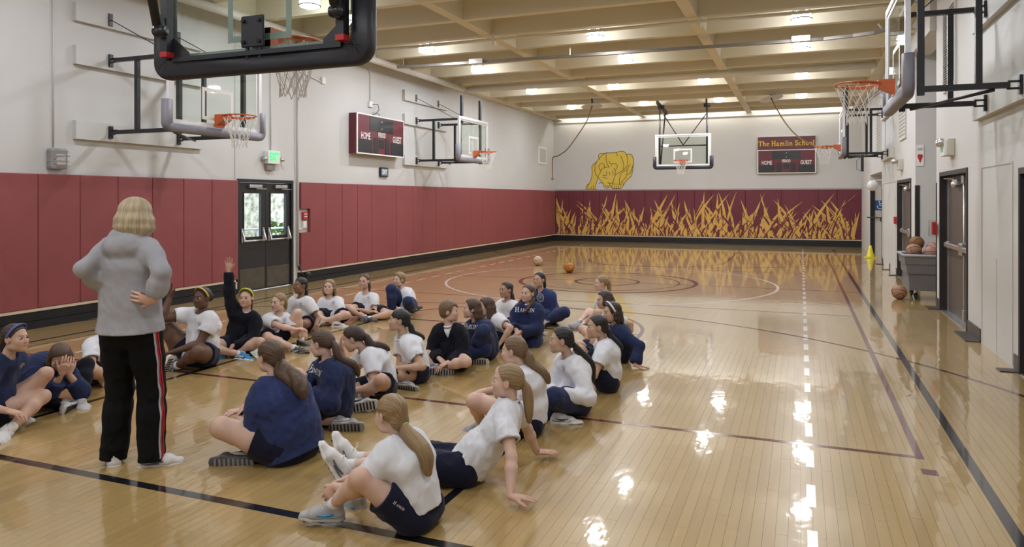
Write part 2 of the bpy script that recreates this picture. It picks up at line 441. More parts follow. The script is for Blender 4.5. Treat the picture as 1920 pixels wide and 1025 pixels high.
xs = [-9.30, -8.71, -8.09, -7.45, -6.84, -6.24, -5.62, -5.0, -4.38, -3.74, -3.14, -2.52, -1.90, -1.28, -0.66, -0.04, 0.58, 1.2, XR-0.02]
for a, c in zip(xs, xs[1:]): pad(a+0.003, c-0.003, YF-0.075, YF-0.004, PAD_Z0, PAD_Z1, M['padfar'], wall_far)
b = MB(); b.box(XL+0.08, XR, YF-0.06, YF, PAD_Z1, PAD_Z1+0.05); b.build('pad_cap', mat('grey_trim', (0.36, 0.33, 0.32, 1), 0.5), wall_far)

# ---- ceiling: slab, cross beams, ribs
b = MB(); b.box(XL-0.2, 3.8, YB-0.2, YF+0.2, ZC, ZC+0.15)
ceiling = b.build('ceiling', M['ceiling'], kind='structure')
y = 13.7-0.6575-13*1.315
beams = []
while y < YF-0.3:
    if y > YB: beams.append(y)
    y += 1.315
for y in beams:
    b = MB(); b.add([(x, y+s*wd, z) for x in (XL, 3.4) for (s, wd, z) in ((-1, 0.075, ZB), (1, 0.075, ZB), (1, 0.105, ZC), (-1, 0.105, ZC))],
                    [(0,1,5,4),(1,2,6,5),(2,3,7,6),(3,0,4,7),(0,3,2,1),(4,5,6,7)])
    b.build('ceiling_beam', M['ceiling'], ceiling)
for x in (-9.2, -5.69, -1.78, 1.85):
    wd = 0.10 if -9 < x < 1 else 0.16
    b = MB(); b.add([(x+s*q, yy, z) for yy in (YB, YF) for (s, q, z) in ((-1, wd, ZB+0.004), (1, wd, ZB+0.004), (1, wd+0.03, ZC), (-1, wd+0.03, ZC))],
                    [(0,1,5,4),(1,2,6,5),(2,3,7,6),(3,0,4,7),(0,3,2,1),(4,5,6,7)])
    b.build('ceiling_rib', M['ceiling'], ceiling)

# ---- high bay lamps
def make_lamp():
    r = empty('ceiling_light')
    b = MB(); b.lathe([(0.0, 0.30), (0.05, 0.30), (0.06, 0.22), (0.15, 0.16), (0.155, 0.10)], n=20); b.tube([(0, 0, 0.28), (0, 0, ZC-4.84)], 0.012, 6); b.build('housing', M['white'], r)
    b = MB(); b.lathe([(0.150, 0.14), (0.165, 0.02), (0.16, 0.0), (0.10, -0.025), (0.0, -0.03)], n=24); b.build('lens', M['lens'], r)
    b = MB(); b.tube([(0.168*math.cos(a), 0.168*math.sin(a), 0.010) for a in np.linspace(0, 2*PI, 24, endpoint=False)], 0.012, 6, closed=True); b.build('ring', mat('dark_ring', (0.10, 0.10, 0.11, 1), 0.4), r)
    return r
lamp0 = make_lamp(); first = True
lamp_light = bpy.data.lights.new('lamp_light', 'AREA'); lamp_light.shape = 'DISK'; lamp_light.size = 0.30
lamp_light.energy = LAMP_W*1.22; lamp_light.color = LAMP_COL
dim_light = lamp_light.copy(); dim_light.energy = LAMP_W*0.62
rows = [(24.15, (-7.38, -4.88, -2.45, 0.02)), (20.22, (-7.42, -4.95, -2.45, 0.02)), (16.35, (-7.42, -3.73, 0.01)), (13.70, (-7.42, -3.72, 0.01)), (9.78, (-7.45, -3.72, 0.01)), (5.81, (-7.45, -3.72, 0.01)), (1.87, (-7.45, -3.72, 0.01)), (-2.08, (-7.45, -3.72, 0.01))]
ROWN = ['row nearest the far wall', 'second row from the far wall', 'third row from the far wall', 'row above the gray rail', 'row before the gray rail', 'overhead row', 'row behind overhead hoop', 'rearmost row']
for ri, (y, xs_) in enumerate(rows):
    for ci, x in enumerate(xs_):
        o = lamp0 if first else copy_tree(lamp0); first = False
        o.location = (x, y, 4.84)
        side = (['left wall end', 'second from the left wall', 'third from the left wall', 'right wall end'] if len(xs_) == 4 else ['left wall end', 'middle', 'right wall end'])[ci]
        tag(o, 'round ceiling lamp, %s of the %s' % (side, ROWN[ri]), 'lamp', 'round lamps under the beamed ceiling')
        lo = bpy.data.objects.new('lamp_light', lamp_light if y > 7 else dim_light); COL.objects.link(lo); lo.parent = o; lo.location = (0, 0, -0.035)
        lo['kind'] = 'helper'
# ------------------------------------------------------------------ doors
def door_leaf(parent, y0, y1, x, z1, lights, m, kick=None):
    """a leaf in the plane of the left wall; lights = glazed opening (y0, y1, z0, z1)"""
    r = empty('leaf', (0, 0, 0)); r.parent = parent
    b = MB(); a0, a1, c0_, c1_ = lights
    b.box(x, x+0.045, y0, a0, 0.01, z1); b.box(x, x+0.045, a1, y1, 0.01, z1); b.box(x, x+0.045, a0, a1, 0.01, c0_); b.box(x, x+0.045, a0, a1, c1_, z1)
    b.build('door_panel', m, r)
    b = MB()
    for q in ((a0-0.02, a0, c0_-0.02, c1_+0.02), (a1, a1+0.02, c0_-0.02, c1_+0.02), (a0, a1, c0_-0.02, c0_), (a0, a1, c1_, c1_+0.02)): b.box(x+0.045, x+0.055, *q)
    b.build('glazing_bead', M['black'], r)
    b = MB(); b.box(x+0.018, x+0.026, a0, a1, c0_, c1_); b.build('pane', M['glass'], r)
    if kick: b = MB(); b.box(x+0.045, x+0.049, y0+0.03, y1-0.03, 0.04, 0.42); b.build('kick_plate', kick, r)
    return r
M['door'] = mat('dark_door_paint', (0.022, 0.020, 0.021, 1), 0.42, var=0.1)
M['kick'] = mat('worn_kick_plate', (0.105, 0.090, 0.072, 1), 0.42, metal=0.5, var=0.2)
d1 = empty('door_1', (XL, 11.01, 0), kind='structure')
x0 = XL-0.06
dd = empty('frame_holder'); bpy.data.objects.remove(dd)
b = MB()
for y0, y1, z0, z1 in ((10.24, 10.30, 0, 2.0), (11.72, 11.78, 0, 2.0), (10.24, 11.78, 2.0, 2.06)): b.box(XL-0.14, XL+0.02, y0, y1, z0, z1)
fr = b.build('door_frame', M['black'], None); fr.parent = d1; fr.matrix_parent_inverse = d1.matrix_world.inverted(); fr.location = Vector((0, 0, 0))
def under(o, root):
    o.parent = root; o.matrix_parent_inverse = Matrix.Translation(-root.location); return o
under(fr, d1)
for i, (y0, y1) in enumerate(((10.305, 11.005), (11.015, 11.715))):
    lf = door_leaf(None, y0, y1, x0, 1.995, (y0+0.13, y1-0.13, 1.0, 1.80), M['door'], M['kick']); under(lf, d1)
    b = MB()       # push bar
    yh, yf = (y1-0.10, y0+0.06) if i == 0 else (y0+0.10, y1-0.06)
    b.tube([(x0+0.115, y0+0.05, 0.93), (x0+0.115, y1-0.05, 0.93)], 0.016, 8)
    for y in (y0+0.07, y1-0.07):
        b.bbox(x0+0.045, x0+0.07, y-0.025, y+0.025, 0.90, 1.16, 0.006); b.beam((x0+0.06, y, 1.12), (x0+0.12, y, 0.94), 0.022)
    o = b.parts('push_bar', M['steel'], lf)
    b = MB(); b.bbox(x0+0.045, x0+0.10, y0+0.22, y0+0.56, 1.90, 1.96, 0.006); b.beam((x0+0.09, y0+0.40, 1.885), (x0+0.14, y0+0.62, 1.885), 0.02, 0.012)
    b.parts('door_closer', M['steel'], lf)
# what lies behind those panes: a path, rail and planted bank in daylight
leafm = mat('bush_leaf', (0.10, 0.20, 0.035, 1), 0.6, var=0.35, scale=3)
b = MB(); b.box(XL-4.5, XL-0.2, 8.6, 14.5, -0.12, -0.01); b.build('outside_path', mat('concrete_path', (0.45, 0.44, 0.42, 1), 0.85), kind='structure')
stone = mat('grey_stone_bank', (0.60, 0.56, 0.46, 1), 0.95, var=0.75, scale=9, bump=1.0, bscale=22)
b = MB(); b.box(XL-3.6, XL-3.2, 8.6, 17.5, -0.1, 3.2); b.build('outside_bank_wall', stone, kind='structure')
r = empty('garden_railing', (XL-1.5, 11.5, 0), label='gray pipe railing seen through the glazed double doors', cat='railing')
for z in (0.55, 0.80, 1.05):
    b = MB(); b.tube([(0, -2.6, z), (0, 4.0, z)], 0.022, 8); b.build('rail', M['steel'], r)
for y in (-2.2, -0.6, 1.0, 2.6):
    b = MB(); b.tube([(0, y, 0), (0, y, 1.07)], 0.022, 8); b.build('post', M['steel'], r)
for i, (y, hgt, nm) in enumerate(((11.2, 1.0, 'left leaf'), (14.6, 1.1, 'right leaf'))):
    b = MB()
    for k in range(420):
        p = Vector((random.gauss(0, 0.25), max(-1.3, min(1.3, random.gauss(0, 0.5))), abs(random.gauss(hgt*0.55, hgt*0.28)))); p.z = max(0.03, min(p.z, hgt))
        a = random.random()*6.28; t = random.uniform(-0.8, 0.8); q = Vector((math.cos(a)*math.cos(t), math.sin(a)*math.cos(t), math.sin(t))); s_ = q.orthogonal()
        L_ = random.uniform(0.06, 0.13); b.add([p-q*L_, p+s_*L_*0.4, p+q*L_, p-s_*L_*0.4+Vector((0, 0, 0.01))], [(0, 1, 2), (0, 2, 3)])
    for k in range(9): b.tube([(0, random.gauss(0, 0.3), 0), (random.gauss(0, 0.2), random.gauss(0, 0.5), hgt*0.8)], 0.008, 4)
    b.build('garden_bush', leafm, label='green leafy bush outside, seen through the %s of the double doors' % nm, cat='bush').location = (XL-2.2, y, 0)

# doors of the right wall, each set in a deep frame
M['rdoor'] = mat('brown_grey_door', (0.100, 0.080, 0.072, 1), 0.45, var=0.06)
M['rframe'] = mat('dark_taupe_frame', (0.030, 0.026, 0.028, 1), 0.45)
def right_door(num, y0, y1, h):
    d = empty('door_%d' % num, (XR, (y0+y1)/2, 0), kind='structure')
    b = MB()
    for a, c, e, f_ in ((y0, y0+0.05, 0, h-0.06), (y1-0.05, y1, 0, h-0.06), (y0, y1, h-0.06, h)): b.box(XR-0.015, XR+0.25, a, c, e, f_)
    under(b.build('door_frame', M['rframe']), d)
    x = XR+0.10
    lf = empty('leaf'); under(lf, d)
    b = MB(); b.box(x, x+0.045, y0+0.05, y1-0.05, 0.012, h-0.065); b.build('door_panel', M['rdoor'], lf)
    b = MB(); b.box(x-0.02, x, y1-0.09, y1-0.05, 0.012, h-0.07); b.build('edge_strip', M['steel'], lf)
    b = MB(); ym = (y0+y1)/2
    b.bbox(x-0.075, x-0.03, y0+0.10, y1-0.12, 0.98, 1.05, 0.012)
    for y in (y0+0.32, y1-0.20): b.bbox(x-0.05, x, y-0.06, y+0.06, 0.965, 1.065, 0.008)
    b.bbox(x-0.09, x, y0+0.54, y0+0.70, 0.93, 1.10, 0.02)
    b.parts('panic_bar', M['steel'], lf)
    b = MB(); b.tube([(x-0.03, y0+0.62, 0.06), (x-0.03, y0+0.62, h-0.14)], 0.013, 8); b.bbox(x-0.05, x, y0+0.58, y0+0.66, 0.05, 0.20, 0.01); b.bbox(x-0.06, x, y0+0.57, y0+0.67, h-0.2, h-0.08, 0.015)
    b.build('vertical_rod', M['steel'], lf)
    b = MB(); b.bbox(x-0.07, x, y0+0.95, y0+1.25, h-0.21, h-0.13, 0.012); b.beam((x-0.06, y0+1.1, h-0.12), (XR+0.02, y1-0.25, h-0.10), 0.03, 0.012); b.sphere((x-0.06, y0+1.10, h-0.2), 0.05, 12)
    b.parts('door_closer', M['steel'], lf)
    b = MB(); b.box(XR-0.01, XR+0.25, y0+0.05, y1-0.05, 0, 0.012); under(b.build('threshold', M['steel']), d)
right_door(2, 10.74, 12.72, 2.10); right_door(3, 15.84, 17.98, 2.10); right_door(4, 6.3, 8.38, 2.0)

# ------------------------------------------------------------------ lettering
def text_mesh(s, size=1.0, bold=0.0, sx=1.0, align='CENTER'):
    cu = bpy.data.curves.new('lettering', 'FONT'); cu.body = s; cu.size = size; cu.align_x = align; cu.align_y = 'CENTER'; cu.offset = bold; cu.resolution_u = 2
    o = bpy.data.objects.new('lettering', cu); COL.objects.link(o)
    dg = bpy.context.evaluated_depsgraph_get(); me = o.evaluated_get(dg).to_mesh()
    vs = [(v.co.x*sx, v.co.y) for v in me.vertices]; fs = [tuple(p.vertices) for p in me.polygons]
    o.evaluated_get(dg).to_mesh_clear(); bpy.data.objects.remove(o); bpy.data.curves.remove(cu)
    return vs, fs
def flat_text(s, size, f, bold=0.0, sx=1.0):
    vs, fs = text_mesh(s, size, bold, sx); b = MB(); b.add([f(a, c) for a, c in vs], fs); return b
# hand drawn slab serif letters: list of strokes (points, width); unit = x-height 0.62, cap height 1.0
def _arc(cx, cy, rx, ry, a0, a1, n=10): return [(cx+rx*math.cos(math.radians(a0+(a1-a0)*i/n)), cy+ry*math.sin(math.radians(a0+(a1-a0)*i/n))) for i in range(n+1)]
GLY = {
 'T': (0.86, [([(0.43, 0), (0.43, 0.96)], .19), ([(0.02, 0.95), (0.84, 0.95)], .10), ([(0.05, 0.97), (0.05, 0.72)], .07), ([(0.81, 0.97), (0.81, 0.72)], .07), ([(0.22, 0.04), (0.64, 0.04)], .08)]),
 'h': (0.76, [([(0.18, 0), (0.18, 1.0)], .17), ([(0.03, 0.97), (0.2, 0.97)], .07), ([(0.02, 0.04), (0.34, 0.04)], .08), (_arc(0.40, 0.38, 0.16, 0.22, 160, 0, 7)+[(0.56, 0.0)], .16), ([(0.43, 0.04), (0.73, 0.04)], .08)]),
 'e': (0.62, [([(0.12, 0.36), (0.5, 0.36)], .07), (_arc(0.31, 0.31, 0.22, 0.27, 10, 310, 14), .13)]),
 'H': (0.98, [([(0.22, 0), (0.22, 1)], .19), ([(0.76, 0), (0.76, 1)], .19), ([(0.22, 0.52), (0.76, 0.52)], .10), ([(0.02, 0.04), (0.42, 0.04)], .08), ([(0.02, 0.96), (0.42, 0.96)], .08), ([(0.56, 0.04), (0.96, 0.04)], .08), ([(0.56, 0.96), (0.96, 0.96)], .08)]),
 'a': (0.66, [(_arc(0.27, 0.40, 0.18, 0.19, 150, 0, 8)+[(0.45, 0.12), (0.55, 0.04), (0.64, 0.06)], .14), (_arc(0.25, 0.18, 0.15, 0.15, 70, 330, 10), .13)]),
 'm': (1.12, [([(0.18, 0), (0.18, 0.6)], .16), ([(0.03, 0.58), (0.2, 0.58)], .07), ([(0.02, 0.04), (0.33, 0.04)], .08), (_arc(0.38, 0.38, 0.16, 0.2, 160, 0, 7)+[(0.54, 0.0)], .15), ([(0.42, 0.04), (0.68, 0.04)], .08), (_arc(0.74, 0.38, 0.16, 0.2, 160, 0, 7)+[(0.90, 0.0)], .15), ([(0.78, 0.04), (1.08, 0.04)], .08)]),
 'l': (0.38, [([(0.19, 0), (0.19, 1.0)], .17), ([(0.04, 0.97), (0.2, 0.97)], .07), ([(0.02, 0.04), (0.36, 0.04)], .08)]),
 'i': (0.38, [([(0.19, 0), (0.19, 0.6)], .17), ([(0.04, 0.57), (0.2, 0.57)], .07), ([(0.02, 0.04), (0.36, 0.04)], .08), ([(0.11, 0.84), (0.27, 0.84)], .16)]),
 'n': (0.76, [([(0.18, 0), (0.18, 0.6)], .17), ([(0.03, 0.58), (0.2, 0.58)], .07), ([(0.02, 0.04), (0.34, 0.04)], .08), (_arc(0.40, 0.38, 0.16, 0.2, 160, 0, 7)+[(0.56, 0.0)], .16), ([(0.43, 0.04), (0.73, 0.04)], .08)]),
 'S': (0.76, [(_arc(0.38, 0.73, 0.24, 0.21, 20, 260, 10)+_arc(0.38, 0.27, 0.26, 0.23, 80, -160, 10), .15), ([(0.62, 0.98), (0.62, 0.70)], .06), ([(0.11, 0.02), (0.11, 0.32)], .06)]),
 'c': (0.60, [(_arc(0.32, 0.31, 0.22, 0.26, 50, 320, 12), .14)]),
 'o': (0.68, [(_arc(0.34, 0.31, 0.23, 0.26, 0, 360, 16), .14)]),
 'A': (0.94, [([(0.13, 0.0), (0.46, 0.98)], .09), ([(0.46, 0.98), (0.78, 0.0)], .18), ([(0.24, 0.32), (0.68, 0.32)], .07), ([(0.0, 0.04), (0.28, 0.04)], .08), ([(0.58, 0.04), (0.94, 0.04)], .08)]),
 'M': (1.10, [([(0.18, 0), (0.18, 1)], .12), ([(0.2, 0.98), (0.53, 0.30)], .14), ([(0.57, 0.30), (0.9, 0.98)], .10), ([(0.9, 0), (0.9, 1)], .18), ([(0.02, 0.04), (0.34, 0.04)], .08), ([(0.7, 0.04), (1.08, 0.04)], .08), ([(0.02, 0.96), (0.25, 0.96)], .08), ([(0.85, 0.96), (1.08, 0.96)], .08)]),
 'L': (0.78, [([(0.22, 0), (0.22, 1)], .19), ([(0.02, 0.96), (0.42, 0.96)], .08), ([(0.02, 0.05), (0.74, 0.05)], .10), ([(0.71, 0.04), (0.71, 0.32)], .07)]),
 'I': (0.46, [([(0.23, 0), (0.23, 1)], .19), ([(0.03, 0.96), (0.43, 0.96)], .08), ([(0.03, 0.04), (0.43, 0.04)], .08)]),
 'N': (0.98, [([(0.18, 0), (0.18, 1)], .10), ([(0.2, 0.97), (0.78, 0.05)], .17), ([(0.80, 0), (0.80, 1)], .10), ([(0.02, 0.04), (0.34, 0.04)], .08), ([(0.02, 0.96), (0.26, 0.96)], .08), ([(0.64, 0.96), (0.96, 0.96)], .08)]),
 ' ': (0.34, []),
}
def serif_text(s, hgt):
    """flat triangles of slab serif lettering, centred; returns verts 2-D, faces"""
    vs = []; fs = []; x = 0.0; k = 0
    for ch in s:
        wdt, strokes = GLY[ch]
        for pts, w_ in strokes:
            P0 = [Vector((p[0]+x, p[1])) for p in pts]; n_ = len(vs); P = [P0[0]]
            for p, q in zip(P0, P0[1:]):
                c_ = max(1, int((q-p).length/0.16)); P += [p.lerp(q, (i+1)/c_) for i in range(c_)]
            for i, p in enumerate(P):
                t = (P[min(i+1, len(P)-1)]-P[max(i-1, 0)]).normalized(); q = Vector((-t.y, t.x))*w_*0.5
                vs.append((p+q)); vs.append((p-q))
            for i in range(len(P)-1): fs.append((n_+2*i, n_+2*i+1, n_+2*i+3, n_+2*i+2))
        x += wdt+0.03
    return [((v.x-x/2)*hgt, (v.y-0.5)*hgt) for v in vs], fs

# ------------------------------------------------------------------ scoreboards
M['score'] = mat('maroon_scoreboard', (0.130, 0.022, 0.034, 1), 0.4, var=0.04)
M['score_dark'] = mat('dark_digit_window', (0.026, 0.024, 0.028, 1), 0.3, var=0.1)
M['letters'] = mat('white_lettering', (0.75, 0.72, 0.70, 1), 0.5)
M['yellow_letters'] = mat('yellow_lettering', (0.80, 0.60, 0.03, 1), 0.5)
def scoreboard(root, W, H_, D):
    """local frame: a to the right, c up, third axis out of the wall"""
    f = lambda a, c, e=0.0: (a, -e, c)
    def bx(b, a0, a1, c0_, c1_, e0, e1): b.box(a0, a1, -e1, -e0, c0_, c1_)
    b = MB(); bx(b, -W/2+0.01, W/2-0.01, -H_/2+0.01, H_/2-0.01, 0, D-0.012); b.build('cabinet', M['score'], root)
    b = MB(); t = 0.03
    for q in ((-W/2, W/2, H_/2-t, H_/2), (-W/2, W/2, -H_/2, -H_/2+t), (-W/2, -W/2+t, -H_/2+t, H_/2-t), (W/2-t, W/2, -H_/2+t, H_/2-t)): bx(b, *q, D-0.02, D+0.006)
    b.build('border', M['white'], root)
    b = MB(); bx(b, -W/2+t, W/2-t, -H_/2+t, H_/2-t, D-0.012, D); b.build('face', M['score'], root)
    for a0, a1, c0_, c1_ in ((-0.245, 0.245, 0.10, 0.45), (-0.48, -0.20, -0.46, -0.14), (-0.165, -0.075, -0.46, -0.06), (0.075, 0.165, -0.46, -0.06), (-0.048, 0.048, -0.31, -0.10), (0.20, 0.48, -0.46, -0.14)):
        b = MB(); bx(b, a0*W, a1*W, c0_*H_, c1_*H_, D, D+0.006); b.build('digit_window', M['score_dark'], root)
    for s_, a, c, sz, sx in (('HOME', -0.335, -0.055, 0.19, 0.62), ('GUEST', 0.335, -0.055, 0.19, 0.62), ('PERIOD', 0.0, 0.015, 0.135, 0.6)):
        flat_text(s_, sz*H_*1.25, lambda p, q: f(p+a*W, q+c*H_, D+0.008), 0.004, sx).build('lettering', M['letters'], root)
    b = MB()
    for c in (0.36, 0.18): bx(b, -0.012, 0.012, c*H_-0.014, c*H_+0.014, D+0.006, D+0.009)
    b.parts('colon_dot', M['letters'], root)
sb1 = empty('scoreboard', (XL, 14.72, 3.17), math.radians(90), label='maroon scoreboard with HOME and GUEST high on the left wall', cat='scoreboard', group='maroon scoreboards')
scoreboard(sb1, 2.05, 0.92, 0.22)
b = MB(); b.tube([(-0.25, -0.1, 0.47), (-0.18, -0.1, 0.55), (0.02, -0.1, 0.56), (0.1, -0.1, 0.50), (0.12, -0.08, 0.47)], 0.012, 6); b.build('handle_loop', M['steel'], sb1)
sb2 = empty('scoreboard', (-0.49, YF, 3.05), 0, label='maroon scoreboard lettered HOME GUEST under a school name sign on far wall', cat='scoreboard', group='maroon scoreboards')
scoreboard(sb2, 1.98, 0.86, 0.14)
ss = empty('school_sign', (-0.49, YF, 3.73), 0, label='maroon sign with yellow serif lettering The Hamlin School above far scoreboard', cat='sign')
b = MB(); b.box(-0.99, 0.99, -0.14, 0, -0.235, 0.235); b.build('panel', M['score'], ss)
b = MB()
for q in ((-0.995, 0.995, 0.22, 0.24), (-0.995, -0.98, -0.235, 0.22), (0.98, 0.995, -0.235, 0.22)): b.box(q[0], q[1], -0.145, -0.02, q[2], q[3])
b.build('border', M['white'], ss)
vs, fs = serif_text('The Hamlin School', 0.185); MB().add([(a*0.89, -0.147, c-0.02) for a, c in vs], fs).build('lettering', M['yellow_letters'], ss)

# ------------------------------------------------------------------ murals
lion = empty('lioness_mural', (0, YF, 0), label='yellow painted crouching lioness on the far wall above the grass mural', cat='mural')
def LP(x, y):
    u, v = 1080+x/10.25, 270+y/10.25
    p = at(u, v, 1.0)-Vector((0, 0, EYE)); t = 28.12/p.y
    return (p.x*t, EYE+p.z*t)
LSH = (-0.04, 0.01)
body = [(203,870),(205,830),(240,785),(280,752),(318,640),(328,560),(320,430),(345,395),(408,350),(425,310),(468,290),(446,250),(455,205),(490,180),(560,183),(620,168),(700,172),(770,165),(820,155),(870,140),(930,142),(960,165),(985,205),(1040,195),(1090,210),(1108,255),(1125,300),(1118,420),(1095,560),(1085,620),(1020,670),(965,730),(930,790),(905,830),(880,862),(800,864),(720,862),(690,822),(640,850),(588,856),(545,810),(540,770),(500,715),(450,660),(440,625),(425,700),(405,760),(392,800),(410,868)]
b = MB(); pts = [LP(*q) for q in body]
b.add([(x+LSH[0], -0.004, z+LSH[1]) for x, z in pts], [tuple(range(len(pts)))]); b.build('painted_body', M['yellow'], lion)
ink = [body+body[:1],
 [(495,510),(520,480),(560,460),(620,442),(655,450)], [(690,430),(700,390),(740,372),(790,385),(812,420),(800,470),(770,500),(735,470)], [(560,460),(560,400),(530,372),(480,385),(455,420),(460,480),(500,515)],
 [(600,180),(590,260),(600,340),(620,400),(650,450)], [(495,510),(475,570),(450,610)], [(770,500),(768,560),(775,590),(740,690),(725,770)],
 [(450,290),(500,240),(545,200),(600,170)], [(410,350),(380,420),(380,520),(400,600),(450,635)],
 [(870,225),(910,310),(935,400),(930,470),(910,515),(830,560),(780,588)], [(985,205),(1015,280),(1010,400),(960,470),(925,515)], [(1060,395),(1020,440),(1005,500)], [(1108,420),(1060,560),(1000,600)],
 [(990,480),(1000,560),(960,660),(870,760)], [(975,510),(900,550),(865,600),(850,700),(850,780)],
 [(625,740),(660,760),(700,755),(725,735)], [(660,760),(670,800),(640,820),(600,815),(575,790)], [(670,800),(690,800)],
 [(530,600),(560,605),(610,600)], [(720,600),(765,598)], [(605,530),(598,560),(612,590)], [(710,520),(730,560),(725,590)], [(655,540),(665,600)], [(540,640),(580,660),(620,660)],
 [(720,862),(705,820),(720,775),(770,770),(850,775),(880,820)], [(760,862),(755,800)], [(800,862),(790,800)], [(840,862),(830,800)], [(870,790),(930,745),(925,790)],
 [(240,860),(245,800),(270,760)], [(300,865),(320,820)], [(360,865),(345,800)], [(790,165),(815,235)], [(655,330),(670,390),(690,360)], [(455,760),(490,748),(540,755)]]
b = MB()
for pl in ink:
    P = [Vector(LP(*q)) for q in pl]
    for i in range(len(P)):
        t = (P[min(i+1, len(P)-1)]-P[max(i-1, 0)]).normalized(); q = Vector((-t.y, t.x))*0.011
        if i: b.f.append((len(b.v)-2, len(b.v)-1, len(b.v)+1, len(b.v))); b.m.append(0); b.sm.append(False)
        b.v += [(P[i].x+q.x+LSH[0], -0.006, P[i].y+q.y+LSH[1]), (P[i].x-q.x+LSH[0], -0.006, P[i].y-q.y+LSH[1])]
b.build('outline', M['ink'], lion)
b = MB()
for ex, ey in ((592, 618), (742, 612)):
    P = [LP(ex+22*math.cos(a), ey+14*math.sin(a)) for a in np.linspace(0, 2*PI, 10, endpoint=False)]
    b.add([(x+LSH[0], -0.007, z+LSH[1]) for x, z in P], [tuple(range(10))])
b.parts('eye', mat('pale_eye_paint', (0.5, 0.45, 0.5, 1), 0.6), lion)

# tall grass painted over the far pads
rg = random.Random(21)
gm = empty('grass_mural', (0, YF-0.078, 0), label='gold tall grass blades painted across the maroon far wall pads', cat='mural')
gold = MB(); dark = MB(); lay = [0.0]
def blade(b, x, z0, L_, lean, curve, w_):
    lay[0] += 0.00003; e = -0.002-lay[0]
    n_ = 8; vs = []; fs = []
    for i in range(n_+1):
        t = i/n_; px = x+lean*t*L_+curve*t*t*L_; pz = z0+L_*t*(1-0.12*abs(lean)*t)
        tx, tz = lean+2*curve*t, 1.0; q = math.hypot(tx, tz); nx, nz = tz/q, -tx/q
        hw_ = w_*(math.sin(PI*min(1, 0.25+t*0.75))**0.9)*0.5 if i < n_ else 0.001
        for sg in (-1, 1): vs.append((min(max(px+sg*nx*hw_, -9.24), XR-0.05), e, min(max(pz+sg*nz*hw_, PAD_Z0+0.006), PAD_Z1-0.015)))
    for i in range(n_): fs.append((2*i, 2*i+1, 2*i+3, 2*i+2))
    b.add(vs, fs)
def many(b, n_, Ls, lean, cur, ws):
    for k in range(n_): blade(b, -9.2+11.0*(k+rg.random())/n_, PAD_Z0+0.01, rg.choice(Ls), rg.uniform(-lean, lean), rg.uniform(-cur, cur), rg.uniform(*ws))
many(gold, 74, (0.9, 1.1, 1.3, 1.45, 1.7), 0.62, 0.28, (0.07, 0.14))
many(dark, 60, (0.8, 1.0, 1.3, 1.6), 0.8, 0.35, (0.03, 0.07))
many(gold, 80, (0.6, 0.8, 1.0, 1.15), 0.6, 0.3, (0.06, 0.12))
many(dark, 110, (0.5, 0.7, 0.9, 1.1), 0.8, 0.4, (0.025, 0.07))
many(gold, 70, (0.35, 0.5, 0.7), 0.7, 0.3, (0.05, 0.10))
many(dark, 60, (0.5, 0.7, 0.9), 0.9, 0.4, (0.02, 0.035))
o = gold.build('blade', M['gold'], gm); o['kind'] = 'stuff'
o = dark.build('maroon_blade', M['padfar'], gm); o['kind'] = 'stuff'  # maroon blades of the mural, painted over the gold ones

# ------------------------------------------------------------------ basketball hoops
def net_mesh(b, c, R0, R1, L_, n=12, rows=5, r=0.004):
    c = Vector(c)
    def P(k, j): # knot on ring j
        t = j/rows; R = R0+(R1-R0)*min(1, t*1.25)**0.7; a = 2*PI*(k+0.5*(j % 2))/n
        return c+Vector((R*math.cos(a), R*math.sin(a), -L_*t**0.9+0.012*math.sin(3*a+j)))
    for k in range(n):
        for j in range(rows):
            s_ = (0, 1) if j % 2 == 0 else (0, -1)
            b.tube([P(k, j), P(k, j+1)], r, 4, caps=False)
            b.tube([P(k, j), P(k-1 if j % 2 == 0 else k+1, j+1)], r, 4, caps=False)
def rim_set(root, zr, yb, back_plate=False):
    """rim in front (+y) of a board whose face is at y=yb; returns nothing"""
    R0 = 0.2286; cy = yb+0.15+R0
    b = MB(); b.tube([(R0*math.cos(a), cy+R0*math.sin(a), zr) for a in np.linspace(0, 2*PI, 40, endpoint=False)], 0.010, 8, closed=True)
    b.build('rim', M['orange'], root)
    b = MB(); b.box(-0.09, 0.09, yb, yb+0.02, zr-0.15, zr+0.03); b.box(-0.088, 0.088, yb, yb+0.17, zr-0.005, zr+0.03); b.add([(x, y, z) for x in (-0.083, 0.083) for y, z in ((yb, zr-0.14), (yb, zr), (yb+0.165, zr), (yb+0.165, zr-0.05))], [(0,1,2,3),(7,6,5,4),(0,3,7,4),(3,2,6,7),(2,1,5,6),(1,0,4,5)])
    for s_ in (-1, 1):
        b.add([(s_*0.07, yb, zr-0.13), (s_*0.07, yb+0.15, zr-0.02), (s_*0.07, yb+0.15, zr+0.02), (s_*0.07, yb, zr+0.02), (s_*0.085, yb, zr-0.13), (s_*0.085, yb+0.15, zr-0.02), (s_*0.085, yb+0.15, zr+0.02), (s_*0.085, yb, zr+0.02)], [(0,1,2,3),(7,6,5,4),(0,4,5,1),(1,5,6,2),(2,6,7,3),(3,7,4,0)])
        b.beam((s_*0.08, yb+0.14, zr-0.01), (s_*0.20, cy-0.09, zr-0.02), 0.012, 0.03); b.beam((s_*0.20, cy-0.09, zr-0.02), (s_*0.225, cy+0.06, zr-0.012), 0.010, 0.02)
    b.build('rim_bracket', M['orange'], root)
    b = MB(); net_mesh(b, (0, cy, zr-0.012), R0, 0.105, 0.44); b.build('net', M['net'], root)
